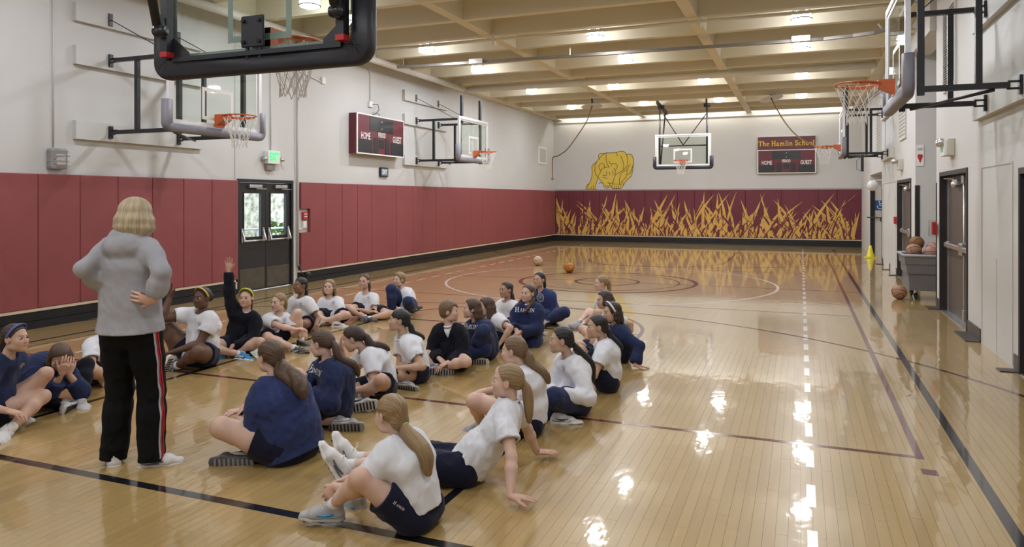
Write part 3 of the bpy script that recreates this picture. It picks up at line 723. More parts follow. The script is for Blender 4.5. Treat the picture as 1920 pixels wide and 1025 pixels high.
def board(root, W, H_, zb, pad_m, frame_m, side_pad=0.36, tape=None, frame_w=0.05, thick=0.035, pad_under=0.06):
    """glass board, face at y=+thick/2, bottom of the glass at zb"""
    tape = tape or M['white']; t = thick/2
    b = MB(); b.box(-W/2+frame_w*0.5, W/2-frame_w*0.5, -0.006, 0.006, zb+frame_w*0.5, zb+H_-frame_w*0.5); b.build('glass', M['glass'], root)
    b = MB()
    for q in ((-W/2, W/2, zb, zb+frame_w), (-W/2, W/2, zb+H_-frame_w, zb+H_), (-W/2, -W/2+frame_w, zb+frame_w, zb+H_-frame_w), (W/2-frame_w, W/2, zb+frame_w, zb+H_-frame_w)): b.box(q[0], q[1], -t, t, q[2], q[3])
    b.build('board_frame', frame_m, root)
    b = MB(); k = 0.05; w2, z0, z1 = 0.305, zb+0.15, zb+0.15+0.46
    for q in ((-w2, w2, z0, z0+k), (-w2, w2, z1-k, z1), (-w2, -w2+k, z0+k, z1-k), (w2-k, w2, z0+k, z1-k)): b.box(q[0], q[1], 0.0065, 0.0085, q[2], q[3])
    for q in ((-W/2+frame_w, W/2-frame_w, zb+frame_w, zb+frame_w+0.045), (-W/2+frame_w, W/2-frame_w, zb+H_-frame_w-0.045, zb+H_-frame_w), (-W/2+frame_w, -W/2+frame_w+0.045, zb+frame_w+0.045, zb+H_-frame_w-0.045), (W/2-frame_w-0.045, W/2-frame_w, zb+frame_w+0.045, zb+H_-frame_w-0.045)): b.box(q[0], q[1], 0.0065, 0.0080, q[2], q[3])
    b.build('target_tape', tape, root)
    b = MB(); rc = 0.07; w2 = W/2+pad_under*0.35; z0 = zb-pad_under*0.35; hw_ = pad_under*0.65+0.018; ht = t+0.03; ch = min(hw_, ht)*0.55
    path = [(-w2, zb+side_pad), (-w2, z0+rc)]+[(-w2+rc-rc*math.cos(a), z0+rc-rc*math.sin(a)) for a in np.linspace(0.2, PI/2-0.2, 5)]+[(-w2+rc, z0), (0, z0), (w2-rc, z0)]+[(w2-rc+rc*math.sin(a), z0+rc-rc*math.cos(a)) for a in np.linspace(0.2, PI/2-0.2, 5)]+[(w2, z0+rc), (w2, zb+side_pad)]
    b.sweep(path, [(-hw_, -ht), (hw_-ch, -ht), (hw_-ch*0.3, -ht+ch*0.3), (hw_, -ht+ch), (hw_, ht-ch), (hw_-ch*0.3, ht-ch*0.3), (hw_-ch, ht), (-hw_, ht)])
    b.build('edge_padding', pad_m, root)

# overhead hoop, seen from behind: board face looks down the court
h1 = empty('basketball_hoop', (-3.865, 4.45, 0), 0, label='large ceiling hung hoop seen from behind, black padded board, overhead at left', cat='basketball hoop', group='basketball hoops')
board(h1, 1.86, 1.10, 2.765, M['black_pad'], M['black'], 0.42, M['frost'], 0.055, 0.05, 0.085)
rim_set(h1, 2.985, 0.03)
b = MB(); b.bbox(-0.105, 0.105, -0.075, -0.05, 2.85, 3.09, 0.01)
for s_ in (-1, 1):
    b.box(s_*0.06-0.012, s_*0.06+0.012, -0.06, -0.045, 2.77, 2.87)
    for z in (2.89, 3.05): b.lathe([(0.016, -0.092), (0.016, -0.075)], (s_*0.075, 0, z), 6, 'y')
b.build('rim_plate', M['black_pad'], h1)
b = MB()
for s_ in (-1, 1):
    b.box(s_*0.83-0.033, s_*0.83+0.033, -0.13, -0.06, 2.85, ZC)
    b.add([(s_*0.80, -0.06, 2.79), (s_*0.64, -0.06, 2.79), (s_*0.64, -0.06, 2.86), (s_*0.80, -0.06, 2.99), (s_*0.80, -0.05, 2.79), (s_*0.64, -0.05, 2.79), (s_*0.64, -0.05, 2.86), (s_*0.80, -0.05, 2.99)], [(0,1,2,3),(7,6,5,4),(0,4,5,1),(1,5,6,2),(2,6,7,3),(3,7,4,0)])
b.box(-0.80, 0.80, -0.075, -0.035, 2.79, 2.825); b.box(-0.85, 0.85, -0.12, -0.06, 3.86, 3.92)
b.parts('mast', M['black'], h1)
b = MB()
for s_ in (-1, 1): b.box(s_*0.83-0.036, s_*0.83+0.036, -0.133, -0.058, 2.825, 2.865)
b.parts('mast_end_cap', M['red'], h1)
b = MB()
for s_ in (-1, 1):
    b.tube([(s_*0.83, -0.19, 3.06), (s_*0.83-0.02, -0.55, 4.6), (s_*0.83-0.02, -0.62, ZC)], 0.035, 10); b.beam((s_*0.83, -0.19, 3.14), (s_*0.83, -0.14, 2.98), 0.06, 0.06)
    b.lathe([(0.04, -0.05), (0.04, 0.05)], (s_*0.83, -0.16, 3.02), 12, 'x')
b.parts('strut', M['black'], h1)

# far hoop, hung from the ceiling and braced
h2 = empty('basketball_hoop', (-3.66, 24.6, 0), PI, label='far ceiling hung hoop with V braces and black padded board by far wall', cat='basketball hoop', group='basketball hoops')
board(h2, 1.83, 1.10, 2.76, M['black_pad'], M['alu'], 0.36, None, 0.05, 0.04, 0.06)
rim_set(h2, 2.97, 0.02)
b = MB()
for s_ in (-1, 1):
    b.tube([(s_*0.78, -0.08, 2.80), (s_*0.78, -0.08, 4.85)], 0.028, 8); b.tube([(s_*0.76, -0.12, 2.85), (s_*0.70, -0.75, 4.80)], 0.024, 8)
b.tube([(-0.78, -0.10, 3.48), (0.78, -0.10, 3.48)], 0.022, 8)
b.parts('mast', M['black'], h2)
b = MB()
for s_ in (-1, 1): b.tube([(0.0, -0.10, 3.50), (s_*0.72, -0.5, 4.58)], 0.018, 8)
b.tube([(-0.85, -0.3, 4.93), (0.85, -0.3, 4.93)], 0.022, 6)
b.parts('brace', M['black'], h2)
b = MB()
for s_ in (-1, 1):
    b.beam((s_*0.80, 0.30, 4.92), (s_*0.68, -0.95, 4.68), 0.06, 0.12); b.lathe([(0.07, -0.10), (0.07, 0.10)], (s_*0.76, -0.25, 4.82), 12, 'x')
b.parts('ceiling_clamp', M['black'], h2)

# wall hung hoops
def wall_hoop(wallx, bx_, yc, sgn, label, rail_w, ext=True, zb=2.80, arms=(-0.62, 0.62), H_=1.07):
    """sgn +1: board faces +X (left wall)"""
    r = empty('basketball_hoop', (bx_, yc, 0), -PI/2*sgn, label=label, cat='basketball hoop', group='basketball hoops')
    board(r, 1.80, H_, zb, M['grey_pad'], M['alu'], 0.36, None, 0.06, 0.05, 0.06)
    rim_set(r, zb+0.21, 0.025)
    dp = abs(bx_-wallx)-0.07     # distance from board to wall board
    b = MB()
    for a in arms:
        for z in (zb-0.02, zb+1.02):
            b.beam((a, -0.06, z), (a, -dp+0.10, z), 0.055, 0.055)
            b.box(a-0.03, a+0.03, -dp, -dp+0.03, z-0.09, z+0.09); b.beam((a-0.02, -dp+0.02, z+0.03), (a-0.02, -dp+0.12, z+0.03), 0.02); b.beam((a+0.02, -dp+0.02, z-0.03), (a+0.02, -dp+0.12, z-0.03), 0.02)
        b.box(a-0.028, a+0.028, -dp*0.62-0.028, -dp*0.62+0.028, zb-0.02, zb+1.02)
        b.box(a-0.028, a+0.028, -0.12, -0.06, zb-0.08, zb+1.10)
    b.box(arms[0], arms[1], -0.11, -0.06, zb+0.98, zb+1.04)
    b.parts('wall_arm', M['black'], r)
    if ext:
        b = MB()
        for a in (arms[0]+0.05, arms[1]-0.05): b.box(a-0.04, a+0.04, -0.10, -0.04, zb+0.9, zb+1.62)
        b.parts('height_slide', M['black'], r)
    b = MB()
    for a in arms:
        b.tube([(a, -dp, zb+1.62), (a, -0.25, zb+1.04)], 0.007, 5); b.box(a-0.03, a+0.03, -dp-0.0, -dp+0.02, zb+1.52, zb+1.70)
    b.tube([(arms[0], -dp*0.75, zb-0.06), (arms[1], -0.18, zb-0.06)], 0.018, 6)
    b.parts('stay_cable', M['black'], r)
    b = MB()
    for z in (zb-0.02, zb+1.02, zb+1.62): b.box(-rail_w/2, rail_w/2, -dp-0.07, -dp, z-0.13, z+0.13)
    b.parts('backing_rail', M['wall'], r)
    return r
wall_hoop(XL, -7.9, 8.24, 1, 'left wall hoop with gray padding, half hidden behind the overhead hoop', 2.3, False, 2.68)
wall_hoop(XL, -7.95, 17.25, 1, 'smaller left wall hoop right of the scoreboard', 2.4, True, 2.71)
wall_hoop(XR, 0.99, 9.05, -1, 'near right wall hoop with gray padded board and orange rim', 2.2, False, 2.78, (-1.05, 0.35), 1.2)
wall_hoop(XR, 0.95, 19.75, -1, 'second right wall hoop, farther along than the nearest one', 2.2, True, 2.80)

# ------------------------------------------------------------------ ceiling services
b = MB(); b.tube([(-8.86, 6.0, 4.80), (-8.86, 18.55, 4.80)], 0.075, 12); b.build('ceiling_pipe', M['white'], label='thick white pipe running along the ceiling beside the left wall', cat='pipe')
b = MB(); b.tube([(-8.90, 18.72, 4.80), (1.6, 18.72, 4.80)], 0.085, 12); b.build('ceiling_pipe', M['ceiling'], label='cream pipe crossing the gym ceiling beyond the gray rail', cat='pipe')
b = MB(); b.tube([(-9.3, 13.0, 4.80), (1.8, 13.0, 4.80)], 0.03, 8)
for x in (-5.69, -1.78): b.box(x+0.12, x+0.16, 12.95, 13.05, 4.70, 4.9)
b.build('ceiling_pipe', M['ceiling'], label='thin cream pipe under the ceiling beam nearest the overhead hoop', cat='pipe')
t = empty('curtain_track', (0, 14.75, 4.70), label='long gray steel rail hung across the ceiling, bending at right end', cat='rail')
pts = [(-8.55, -0.35, 0)]+[(x, -0.30+0.30*(x+8.5)/7, 0.0) for x in np.linspace(-8.0, 0.4, 8)]+[(0.9, -0.02, 0), (1.25, -0.15, 0), (1.5, -0.5, 0), (1.6, -1.0, 0)]
b = MB(); [b.beam(p, q, 0.07, 0.055) for p, q in zip(pts, pts[1:])]; b.build('rail', mat('grey_track', (0.20, 0.185, 0.17, 1), 0.4, metal=0.4), t)
b = MB()
for x in (-6.6, 0.0): b.box(x-0.16, x+0.16, -0.32 if x < -3 else -0.1, -0.17 if x < -3 else 0.05, -0.04, 0.06)
b.parts('splice_plate', M['steel'], t)
b = MB()
for x in (-8.4, -4.5, -3.3): b.tube([(x, -0.33+0.3*(x+8.5)/7, 0.02), (x, -0.33+0.3*(x+8.5)/7, 0.6)], 0.010, 5)
b.parts('hanger_rod', M['steel'], t)
# pipes clustered over the right wall
for i, (y, z, n_) in enumerate(((14.6, 4.72, 'nearest'), (15.0, 4.72, 'second'), (15.4, 4.72, 'third'))):
    b = MB(); b.tube([(1.30+i*0.10, y, 4.86), (1.40+i*0.10, y, 4.70), (XR+0.7, y, 4.70)], 0.022, 6); b.build('ceiling_pipe', M['ceiling'], label='bent cream conduit above right alcove, %s of three' % n_, cat='pipe')
# climbing ropes on discs
def climbing_rope(disc, pts, lab):
    r = empty('climbing_rope', disc, label=lab, cat='rope', group='climbing ropes')
    b = MB(); b.lathe([(0.0, 0.02), (0.05, 0.03), (0.34, 0.0), (0.35, -0.015), (0.33, -0.012), (0.0, 0.0)], n=28); o = b.build('disc', M['alu'], r); o.rotation_euler = (-0.13, -0.08 if disc[0] < -4 else -0.2, 0)
    b = MB(); b.tube([(0, 0, -0.02), (0, 0, (ZB if min(abs(disc[1]-q) for q in beams) < 0.12 else ZC)-0.001-disc[2])], 0.03, 8); b.build('swivel', M['black'], r)
    base = Vector(disc); P = [Vector(p)-base for p in pts]
    # smooth the path
    Q = []
    for i in range(len(P)-1):
        p0, p1, p2, p3 = P[max(i-1, 0)], P[i], P[i+1], P[min(i+2, len(P)-1)]
        for k in range(6):
            s_ = k/6; Q.append(0.5*((2*p1)+(p2-p0)*s_+(2*p0-5*p1+4*p2-p3)*s_*s_+(3*p1-p0-3*p2+p3)*s_**3))
    Q.append(P[-1])
    b = MB(); b.tube(Q, 0.019, 8); b.sphere(P[-1], 0.045, 10); b.build('rope', M['rope'], r)
    return r
yr = 23.0
d0 = at(1110, 199, 23.6); 
climbing_rope(tuple(d0), [d0, at(1100, 227, 23.7), at(1080, 258, 23.9), at(1062, 281, 24.2), at(1046, 292, 24.7), at(1037, 295, 25.2), at(1036, 310, 25.3), at(1036, 335, 25.3)], 'brown rope from a ceiling disc tied back to the left corner')
d0 = at(1446, 184, 22.19)
climbing_rope(tuple(d0), [d0, at(1457, 205, 22.1), at(1474, 232, 21.9), at(1494, 254, 21.4), at(1519, 270, 20.9), at(1545, 278, 20.6), at(1568, 274, 20.4)], 'brown rope from a ceiling disc sagging past the school sign')

# ------------------------------------------------------------------ small wall things
def conduit(pts, lab, r=0.012):
    b = MB(); b.tube(pts, r, 6); return b.build('conduit', M['wall'], label=lab, cat='conduit')
cx_ = XL+0.012
conduit([(cx_, 6.80, 2.40), (cx_, 6.80, 4.9)], 'painted conduit rising from the caged signal box on left wall')
conduit([(cx_, 11.12, 2.62), (cx_, 11.12, 4.9)], 'painted conduit dropping to the lit EXIT sign over double doors')
conduit([(cx_, 14.55, 3.98), (cx_, 14.55, 4.6), (cx_, 14.45, 4.72), (cx_, 13.6, 4.74)], 'painted conduit dropping to the outlet above left scoreboard')
conduit([(cx_+0.02, 11.90, 0.35), (cx_+0.02, 11.90, 4.9)], 'painted vertical pipe beside the pads right of double doors', 0.022)
b = MB(); b.bbox(XL, XL+0.05, 14.48, 14.62, 3.84, 3.98, 0.008); b.build('outlet_box', M['white'], label='small white outlet box above the left scoreboard', cat='outlet')
b = MB(); b.tube([(XL+0.06, 14.58, 3.90), (XL+0.10, 14.74, 3.93), (XL+0.11, 14.78, 3.80), (XL+0.11, 14.65, 3.70), (XL+0.11, 14.5, 3.66)], 0.009, 6); b.build('power_cord', M['black'], label='black power cord looping from outlet to the left scoreboard', cat='cord')
b = MB(); b.bbox(XL, XL+0.05, 12.68, 12.80, 4.12, 4.26, 0.008); b.tube([(XL+0.02, 12.7, 4.15), (XL+0.02, 11.6, 4.32)], 0.012, 6); b.build('outlet_box', M['white'], label='small white junction box under the overhead hoop right end', cat='outlet')
# caged signal box
r = empty('signal_box', (XL, 6.83, 2.24), math.radians(90), label='gray signal horn under a clear wire guard on left wall', cat='signal box')
b = MB(); b.bbox(-0.12, 0.12, -0.10, 0, -0.14, 0.14, 0.02); b.build('cover', mat('smoky_cover', (0.30, 0.29, 0.31, 1), 0.25, spec=0.6), r)
b = MB(); b.bbox(-0.06, 0.07, -0.125, -0.09, -0.09, 0.06, 0.012); b.build('horn', mat('pale_horn', (0.48, 0.46, 0.47, 1), 0.4), r)
b = MB()
for z in (-0.10, -0.03, 0.04, 0.10): b.tube([(-0.13, -0.02, z), (-0.125, -0.135, z), (0.125, -0.135, z), (0.13, -0.02, z)], 0.004, 5)
b.parts('guard_wire', M['steel'], r)
# lit exit sign with two emergency heads
M['exit'] = mat('green_exit_letters', (0.05, 0.8, 0.3, 1), 0.4, emit=(0.06, 1.0, 0.22, 1), estr=0.8)
r = empty('exit_sign', (XL, 11.12, 2.47), math.radians(90), label='white EXIT sign with green lit letters above the double doors', cat='exit sign')
b = MB(); b.bbox(-0.17, 0.17, -0.10, 0, -0.11, 0.14, 0.008); b.build('case', M['white'], r)
flat_text('EXIT', 0.20, lambda a, c: (a, -0.103, c+0.02), 0.010, 0.62).build('lettering', M['exit'], r)
for s_ in (-1, 1):
    b = MB(); b.tube([(s_*0.17, -0.06, 0), (s_*0.22, -0.06, 0)], 0.012, 6); b.lathe([(0.0, -0.05), (0.03, -0.05), (0.05, 0.03), (0.0, 0.035)], (s_*0.24, -0.07, -0.02), 14, 'y'); b.build('lamp_head', M['steel'], r)
b = MB(); b.bbox(-0.16, 0.06, -0.07, 0, -0.23, -0.115, 0.005); b.build('battery_box', mat('taupe_box', (0.22, 0.20, 0.18, 1), 0.5), r)
# framed dark exit sign under the scoreboard
r = empty('exit_sign', (XL, 15.12, 2.34), math.radians(90), label='small dark framed EXIT sign below the left scoreboard', cat='exit sign')
b = MB(); b.box(-0.17, 0.17, -0.05, 0, -0.11, 0.11); b.build('case', M['black'], r)
b = MB(); b.box(-0.145, 0.145, -0.054, -0.05, -0.085, 0.085); b.build('face', mat('pale_blue_face', (0.10, 0.22, 0.26, 1), 0.4), r)
flat_text('EXIT', 0.15, lambda a, c: (a, -0.056, c), 0.008, 0.68).build('lettering', M['letters'], r)
# pull station in the pad cut-out
r = empty('fire_alarm', (XL, 12.12, 1.33), math.radians(90), label='red fire alarm pull in the cut-out pad right of double doors', cat='fire alarm')
b = MB(); b.bbox(-0.07, 0.07, -0.05, 0, -0.06, 0.10, 0.006); b.build('case', M['red'], r)
b = MB(); b.box(-0.045, 0.045, -0.056, -0.05, 0.0, 0.02); b.box(-0.045, 0.045, -0.056, -0.05, 0.05, 0.07); b.parts('handle', M['letters'], r)
b = MB(); b.bbox(-0.05, 0.05, -0.04, 0, -0.22, -0.08, 0.006); b.tube([(0.0, -0.02, -0.22), (-0.1, -0.02, -0.24), (-0.2, -0.02, -0.24)], 0.008, 5); b.build('switch_box', M['white'], r)
b = MB(); b.tube([(XL+0.04, 11.93, 0.40), (XL+0.06, 11.96, 0.20), (XL+0.09, 12.05, 0.16)], 0.02, 8); b.sphere((XL+0.11, 12.12, 0.18), 0.06, 12, (0.8, 1.4, 0.9)); b.build('floor_plug', M['black'], label='black plug on the base board right of double doors', cat='plug')
# louvred panel near the far left corner
b = MB(); b.box(XL, XL+0.03, 26.3, 27.2, 3.05, 3.72); o = b.build('wall_panel', M['white'], label='white square speaker panel near the far left corner', cat='panel')
b = MB(); b.box(XL+0.03, XL+0.035, 26.38, 27.12, 3.12, 3.65); b.build('grille', mat('grille_grey', (0.5, 0.48, 0.45, 1), 0.7, bump=0.6, bscale=300), o)

# right wall: signs, lights, grille
def emergency_light(y, lab, sign=False):
    r = empty('emergency_light', (XR, y, 2.42), math.radians(-90), label=lab, cat='emergency light')
    b = MB(); b.bbox(-0.17, 0.17, -0.09, 0, -0.12, 0.12, 0.012); b.build('case', mat('cream_plastic', (0.55, 0.52, 0.45, 1), 0.5), r)
    for s_ in (-1, 1):
        b = MB(); b.lathe([(0.0, -0.06), (0.05, -0.055), (0.055, 0.0), (0.03, 0.03), (0.0, 0.03)], (s_*0.10, -0.13, 0.07), 14, 'y'); b.build('lamp_head', M['steel'], r)
    if sign:
        b = MB(); b.bbox(-0.16, 0.16, -0.13, -0.09, -0.12, 0.10, 0.006); b.build('sign_plate', M['white'], r)
        flat_text('EXIT', 0.15, lambda a, c: (a, -0.132, c-0.01), 0.008, 0.7).build('lettering', mat('pale_green', (0.25, 0.55, 0.38, 1), 0.5), r)
emergency_light(11.75, 'cream emergency light with pale EXIT plate above near right door', True)
emergency_light(17.2, 'cream two headed emergency light above the second right door')
r = empty('heart_sign', (XR+0.075, 15.298, 2.50), 0, label='white defibrillator sign with red heart at the alcove corner', cat='sign')
b = MB(); b.box(-0.06, 0.06, -0.012, 0, -0.19, 0.20); b.build('plate', M['white'], r)
hp = [(0.0, -0.07)]+[(0.024*math.cos(a)+0.019, 0.028*math.sin(a)+0.02) for a in np.linspace(-0.5, 2.4, 8)]+[(-0.024*math.cos(a)-0.019, 0.028*math.sin(a)+0.02) for a in np.linspace(2.4, -0.5, 8)]
b = MB(); b.add([(a, -0.015, c*1.4-0.04) for a, c in hp], [tuple(range(len(hp)))]); b.build('heart', M['red'], r)
flat_text('AED', 0.055, lambda a, c: (a, -0.015, c+0.12), 0.002, 0.9).build('lettering', mat('grey_print', (0.35, 0.35, 0.4, 1), 0.5), r)
r = empty('fire_alarm', (XR-0.02, 12.93, 1.24), math.radians(-90), label='red fire alarm with clear cover between cart and near door', cat='fire alarm')
b = MB(); b.bbox(-0.06, 0.06, -0.06, 0, -0.10, 0.10, 0.006); b.build('case', M['red'], r)
b = MB(); b.bbox(-0.08, 0.08, -0.10, -0.01, -0.13, 0.13, 0.01); b.build('cover', M['glass'], r)
b = MB(); b.bbox(XR-0.05, XR, 18.14, 18.26, 1.14, 1.30, 0.006); b.build('fire_alarm', M['red'], label='small red alarm box left of the second right door', cat='fire alarm')
# louvre high on the right wall
r = empty('air_grille', (XR, 11.9, 3.86), math.radians(-90), label='tall white louvred air grille high on the right wall', cat='vent')
b = MB()
for q in ((-0.46, 0.46, 0.55, 0.61), (-0.46, 0.46, -0.61, -0.52), (-0.46, -0.42, -0.52, 0.55), (0.42, 0.46, -0.52, 0.55), (-0.02, 0.02, -0.52, 0.55)): b.box(q[0], q[1], -0.03, 0, q[2], q[3])
b.build('frame', M['wall'], r)
b = MB(); b.box(-0.42, 0.42, -0.004, 0, -0.52, 0.55); b.build('backing', M['score_dark'], r)
sl = MB(); sl.obox((0.22, -0.015, 0), (0.20, 0, 0), (0, 0.011, 0.007), (0, 0.0015, -0.003)); slm = sl.mesh('slat', M['wall'])
for c in (0.0, -0.44):
    for k in range(30):
        o = link_mesh('slat', slm, r); o.location = (c, 0, -0.50+k*0.0352)
for y, lab in ((17.0, 'gray air grille high on right wall, nearer of two far ones'), (21.9, 'gray air grille high on right wall, farther of two far ones')):
    r = empty('air_grille', (XR, y, 3.55), math.radians(-90), label=lab, cat='vent')
    b = MB(); b.box(-0.5, 0.5, -0.03, 0, -0.62, 0.62); b.build('frame', M['wall'], r)
    b = MB(); [b.box(-0.44, 0.44, -0.036, -0.03, -0.55+k*0.075, -0.51+k*0.075) for k in range(15)]; b.build('slat', mat('slat_grey', (0.33, 0.31, 0.28, 1), 0.6), r)
# alcove handrail and access sign
r = empty('access_sign', (XR+0.27, 24.698, 1.50), 0, label='blue wheelchair access sign in the far right alcove', cat='sign')
b = MB(); b.box(-0.15, 0.15, -0.01, 0, -0.15, 0.15); b.build('plate', mat('sign_blue', (0.02, 0.09, 0.30, 1), 0.4), r)
b = MB(); f2 = lambda a, c: (a*0.95, -0.013, c*0.95)
def stroke(P, w_):
    P = [Vector(p) for p in P]; n_ = len(b.v)
    for i, p in enumerate(P):
        t_ = (P[min(i+1, len(P)-1)]-P[max(i-1, 0)]).normalized(); q = Vector((-t_.y, t_.x))*w_/2
        b.v += [f2(*(p+q)), f2(*(p-q))]
    for i in range(len(P)-1): b.f.append((n_+2*i, n_+2*i+1, n_+2*i+3, n_+2*i+2)); b.m.append(0); b.sm.append(False)
stroke(_arc(-0.01, -0.04, 0.07, 0.07, 150, 350), 0.02); stroke([(-0.02, 0.08), (-0.01, -0.01), (0.06, -0.01), (0.09, -0.10), (0.12, -0.09)], 0.024); stroke([(-0.015, 0.05), (0.05, 0.05)], 0.018); stroke(_arc(-0.025, 0.115, 0.013, 0.013, 0, 360), 0.02)
b.build('symbol', M['letters'], r)
r = empty('handrail', (XR+0.3, 24.70, 1.12), 0, label='black wall handrail under the blue access sign', cat='handrail')
b = MB(); b.tube([(-0.40, -0.08, 0.01), (0.6, -0.08, -0.01)], 0.02, 8); b.build('rail', M['black'], r)
b = MB(); [b.tube([(x, 0, -0.10), (x, -0.08, -0.08), (x, -0.08, 0)], 0.016, 6) for x in (-0.02, 0.5)]; b.parts('bracket', M['black'], r)
b = MB(); b.sphere((XR-0.22, 21.3, 2.05), 0.14, 16); b.tube([(XR, 21.3, 2.2), (XR-0.2, 21.3, 2.18)], 0.012, 6); b.build('round_mirror', M['alu'], label='round white bulb on a bracket at the far alcove edge', cat='mirror')
b = MB(); b.beam((XR-0.62, 19.13, 2.745), (XR-0.62, 19.13, 2.35), 0.06, 0.06); b.tube([(XR-0.62, 19.13, 2.74), (XR-0.75, 19.0, 2.6), (XR-0.75, 19.0, 2.4), (XR-0.62, 19.13, 2.36)], 0.006, 5); b.build('crank_handle', M['black'], label='black crank hanging under the second right wall hoop', cat='crank')

# ------------------------------------------------------------------ cart, balls, cone
M['cart'] = mat('grey_moulded_plastic', (0.165, 0.165, 0.175, 1), 0.5, var=0.05)
cart = empty('ball_cart', (2.10, 14.15, 0), label='gray wheeled plastic tub cart holding basketballs in the alcove', cat='cart')
def tub(b, z0, z1, hx0, hx1, hy0, hy1, t=0.0):
    b.add([(-hx0, -hy0, z0), (hx0, -hy0, z0), (hx0, hy0, z0), (-hx0, hy0, z0), (-hx1, -hy1, z1), (hx1, -hy1, z1), (hx1, hy1, z1), (-hx1, hy1, z1)], [(0,1,5,4),(1,2,6,5),(2,3,7,6),(3,0,4,7)])
b = MB(); tub(b, 0.16, 0.44, 0.40, 0.42, 0.34, 0.36); tub(b, 0.44, 0.445, 0.42, 0.445, 0.36, 0.385); tub(b, 0.445, 0.60, 0.445, 0.455, 0.385, 0.395); tub(b, 0.60, 0.605, 0.455, 0.475, 0.395, 0.415); tub(b, 0.605, 0.74, 0.475, 0.485, 0.415, 0.425)
tub(b, 0.74, 0.20, 0.465, 0.38, 0.405, 0.32)
b.add([(-0.40,-0.34,0.16),(0.40,-0.34,0.16),(0.40,0.34,0.16),(-0.40,0.34,0.16)], [(0,3,2,1)]); b.add([(-0.38,-0.32,0.20),(0.38,-0.32,0.20),(0.38,0.32,0.20),(-0.38,0.32,0.20)], [(0,1,2,3)])
b.build('tub', M['cart'], cart)
b = MB(); [b.tube([p, q], 0.022, 8) for p, q in (((-0.49,-0.43,0.75),(0.49,-0.43,0.75)),((0.49,-0.43,0.75),(0.49,0.43,0.75)),((0.49,0.43,0.75),(-0.49,0.43,0.75)),((-0.49,0.43,0.75),(-0.49,-0.43,0.75)))]; b.build('rolled_rim', mat('pale_grey_rim', (0.30, 0.30, 0.32, 1), 0.45), cart)
for sx in (-1, 1):
    for sy in (-1, 1):
        b = MB(); b.lathe([(0.0, -0.018), (0.05, -0.018), (0.058, 0), (0.05, 0.018), (0.0, 0.018)], (sx*0.30, sy*0.24, 0.058), 16, 'x'); b.box(sx*0.30-0.03, sx*0.30-0.024, sy*0.24-0.03, sy*0.24+0.03, 0.05, 0.17); b.box(sx*0.30+0.024, sx*0.30+0.03, sy*0.24-0.03, sy*0.24+0.03, 0.05, 0.17)
        b.parts('caster', M['black'], cart)
def ball_mat(name, c): return mat(name, c, 0.6, var=0.08, bump=0.15, bscale=160)
M['seam'] = mat('black_ball_seam', (0.03, 0.018, 0.015, 1), 0.6)
BR = 0.121
def ball(p, m, rot, lab, grp='basketballs'):
    r = empty('basketball', p, label=lab, cat='basketball', group=grp); r.rotation_euler = rot
    b = MB(); b.sphere((0, 0, 0), BR, 28); b.build('skin', m, r)
    b = MB(); ang = np.linspace(0, 2*PI, 48, endpoint=False); R = BR+0.0004
    b.tube([(R*math.cos(a), R*math.sin(a), 0) for a in ang], 0.0032, 5, closed=True); b.tube([(R*math.cos(a), 0, R*math.sin(a)) for a in ang], 0.0032, 5, closed=True)
    for s_ in (-1, 1):
        P = [Vector((0.55*math.cos(a), s_*(0.62+0.22*math.cos(2*a)), 0.55*1.35*math.sin(a))).normalized()*R for a in ang]; b.tube(P, 0.0032, 5, closed=True)
    b.build('seam', M['seam'], r)
tan = ball_mat('tan_rubber', (0.36, 0.19, 0.125, 1)); pale = ball_mat('worn_pale_rubber', (0.46, 0.33, 0.25, 1)); org = ball_mat('orange_rubber', (0.38, 0.15, 0.018, 1)); brn = ball_mat('brown_rubber', (0.22, 0.105, 0.030, 1)); pnk = ball_mat('pinkish_tan_rubber', (0.40, 0.215, 0.17, 1))
ball((-6.24, 17.45, BR), pale, (0.9, 0.7, 0.2), 'pale worn basketball on the floor at the far left of two')
ball((-4.95, 16.0, BR), org, (0.3, 1.2, 0.5), 'bright orange ball on floor near the center circle')
ball((1.55, 13.85, BR), tan, (1.2, 0.35, 0.3), 'tan basketball on the floor beside the gray cart')
CB = [((1.79, 14.02, 0.815), tan, (1.1, 0.5, 0.9), 'tan basketball at the left of the pile in the cart'), ((1.87, 14.33, 0.93), brn, (0.2, 0.4, 0.1), 'dark brown ball on top of the pile in the cart'),
      ((2.125, 14.30, 0.835), pnk, (1.3, 0.3, 0.2), 'pinkish basketball at the rear of the pile in the cart'), ((2.04, 13.93, 0.80), pnk, (1.4, 0.1, 0.5), 'pinkish basketball at the front right of the cart pile'), ((2.32, 14.03, 0.775), tan, (0.4, 0.1, 0.5), 'tan basketball mostly hidden at the right of the cart')]
for c in CB: ball(*c)
r = empty('traffic_cone', (1.86, 23.2, 0), label='small yellow cone on the floor by the far right alcove', cat='cone')
M['cone'] = mat('yellow_cone_plastic', (0.70, 0.62, 0.03, 1), 0.45)
b = MB(); b.lathe([(0.115, 0.02), (0.10, 0.05), (0.028, 0.36), (0.0, 0.365)], n=20); b.build('cone_body', M['cone'], r)
b = MB(); b.bbox(-0.16, 0.16, -0.16, 0.16, 0, 0.02, 0.006); b.build('base', M['cone'], r)

# cove lamp washing the far wall from the last ceiling bay
r = empty('cove_light', (-3.7, 27.82, 5.12), label='long cove lamp hidden above the last beam, washing the far wall', cat='lamp')
b = MB(); b.box(-5.3, 5.3, -0.05, 0.05, 0.03, 0.09); b.build('housing', M['white'], r)
b = MB(); b.box(-5.25, 5.25, -0.04, 0.04, 0.0, 0.03); b.build('tube', mat('cove_tube', (0.9, 0.9, 0.85, 1), 0.4, emit=(1.0, 0.97, 0.90, 1), estr=26.0), r)
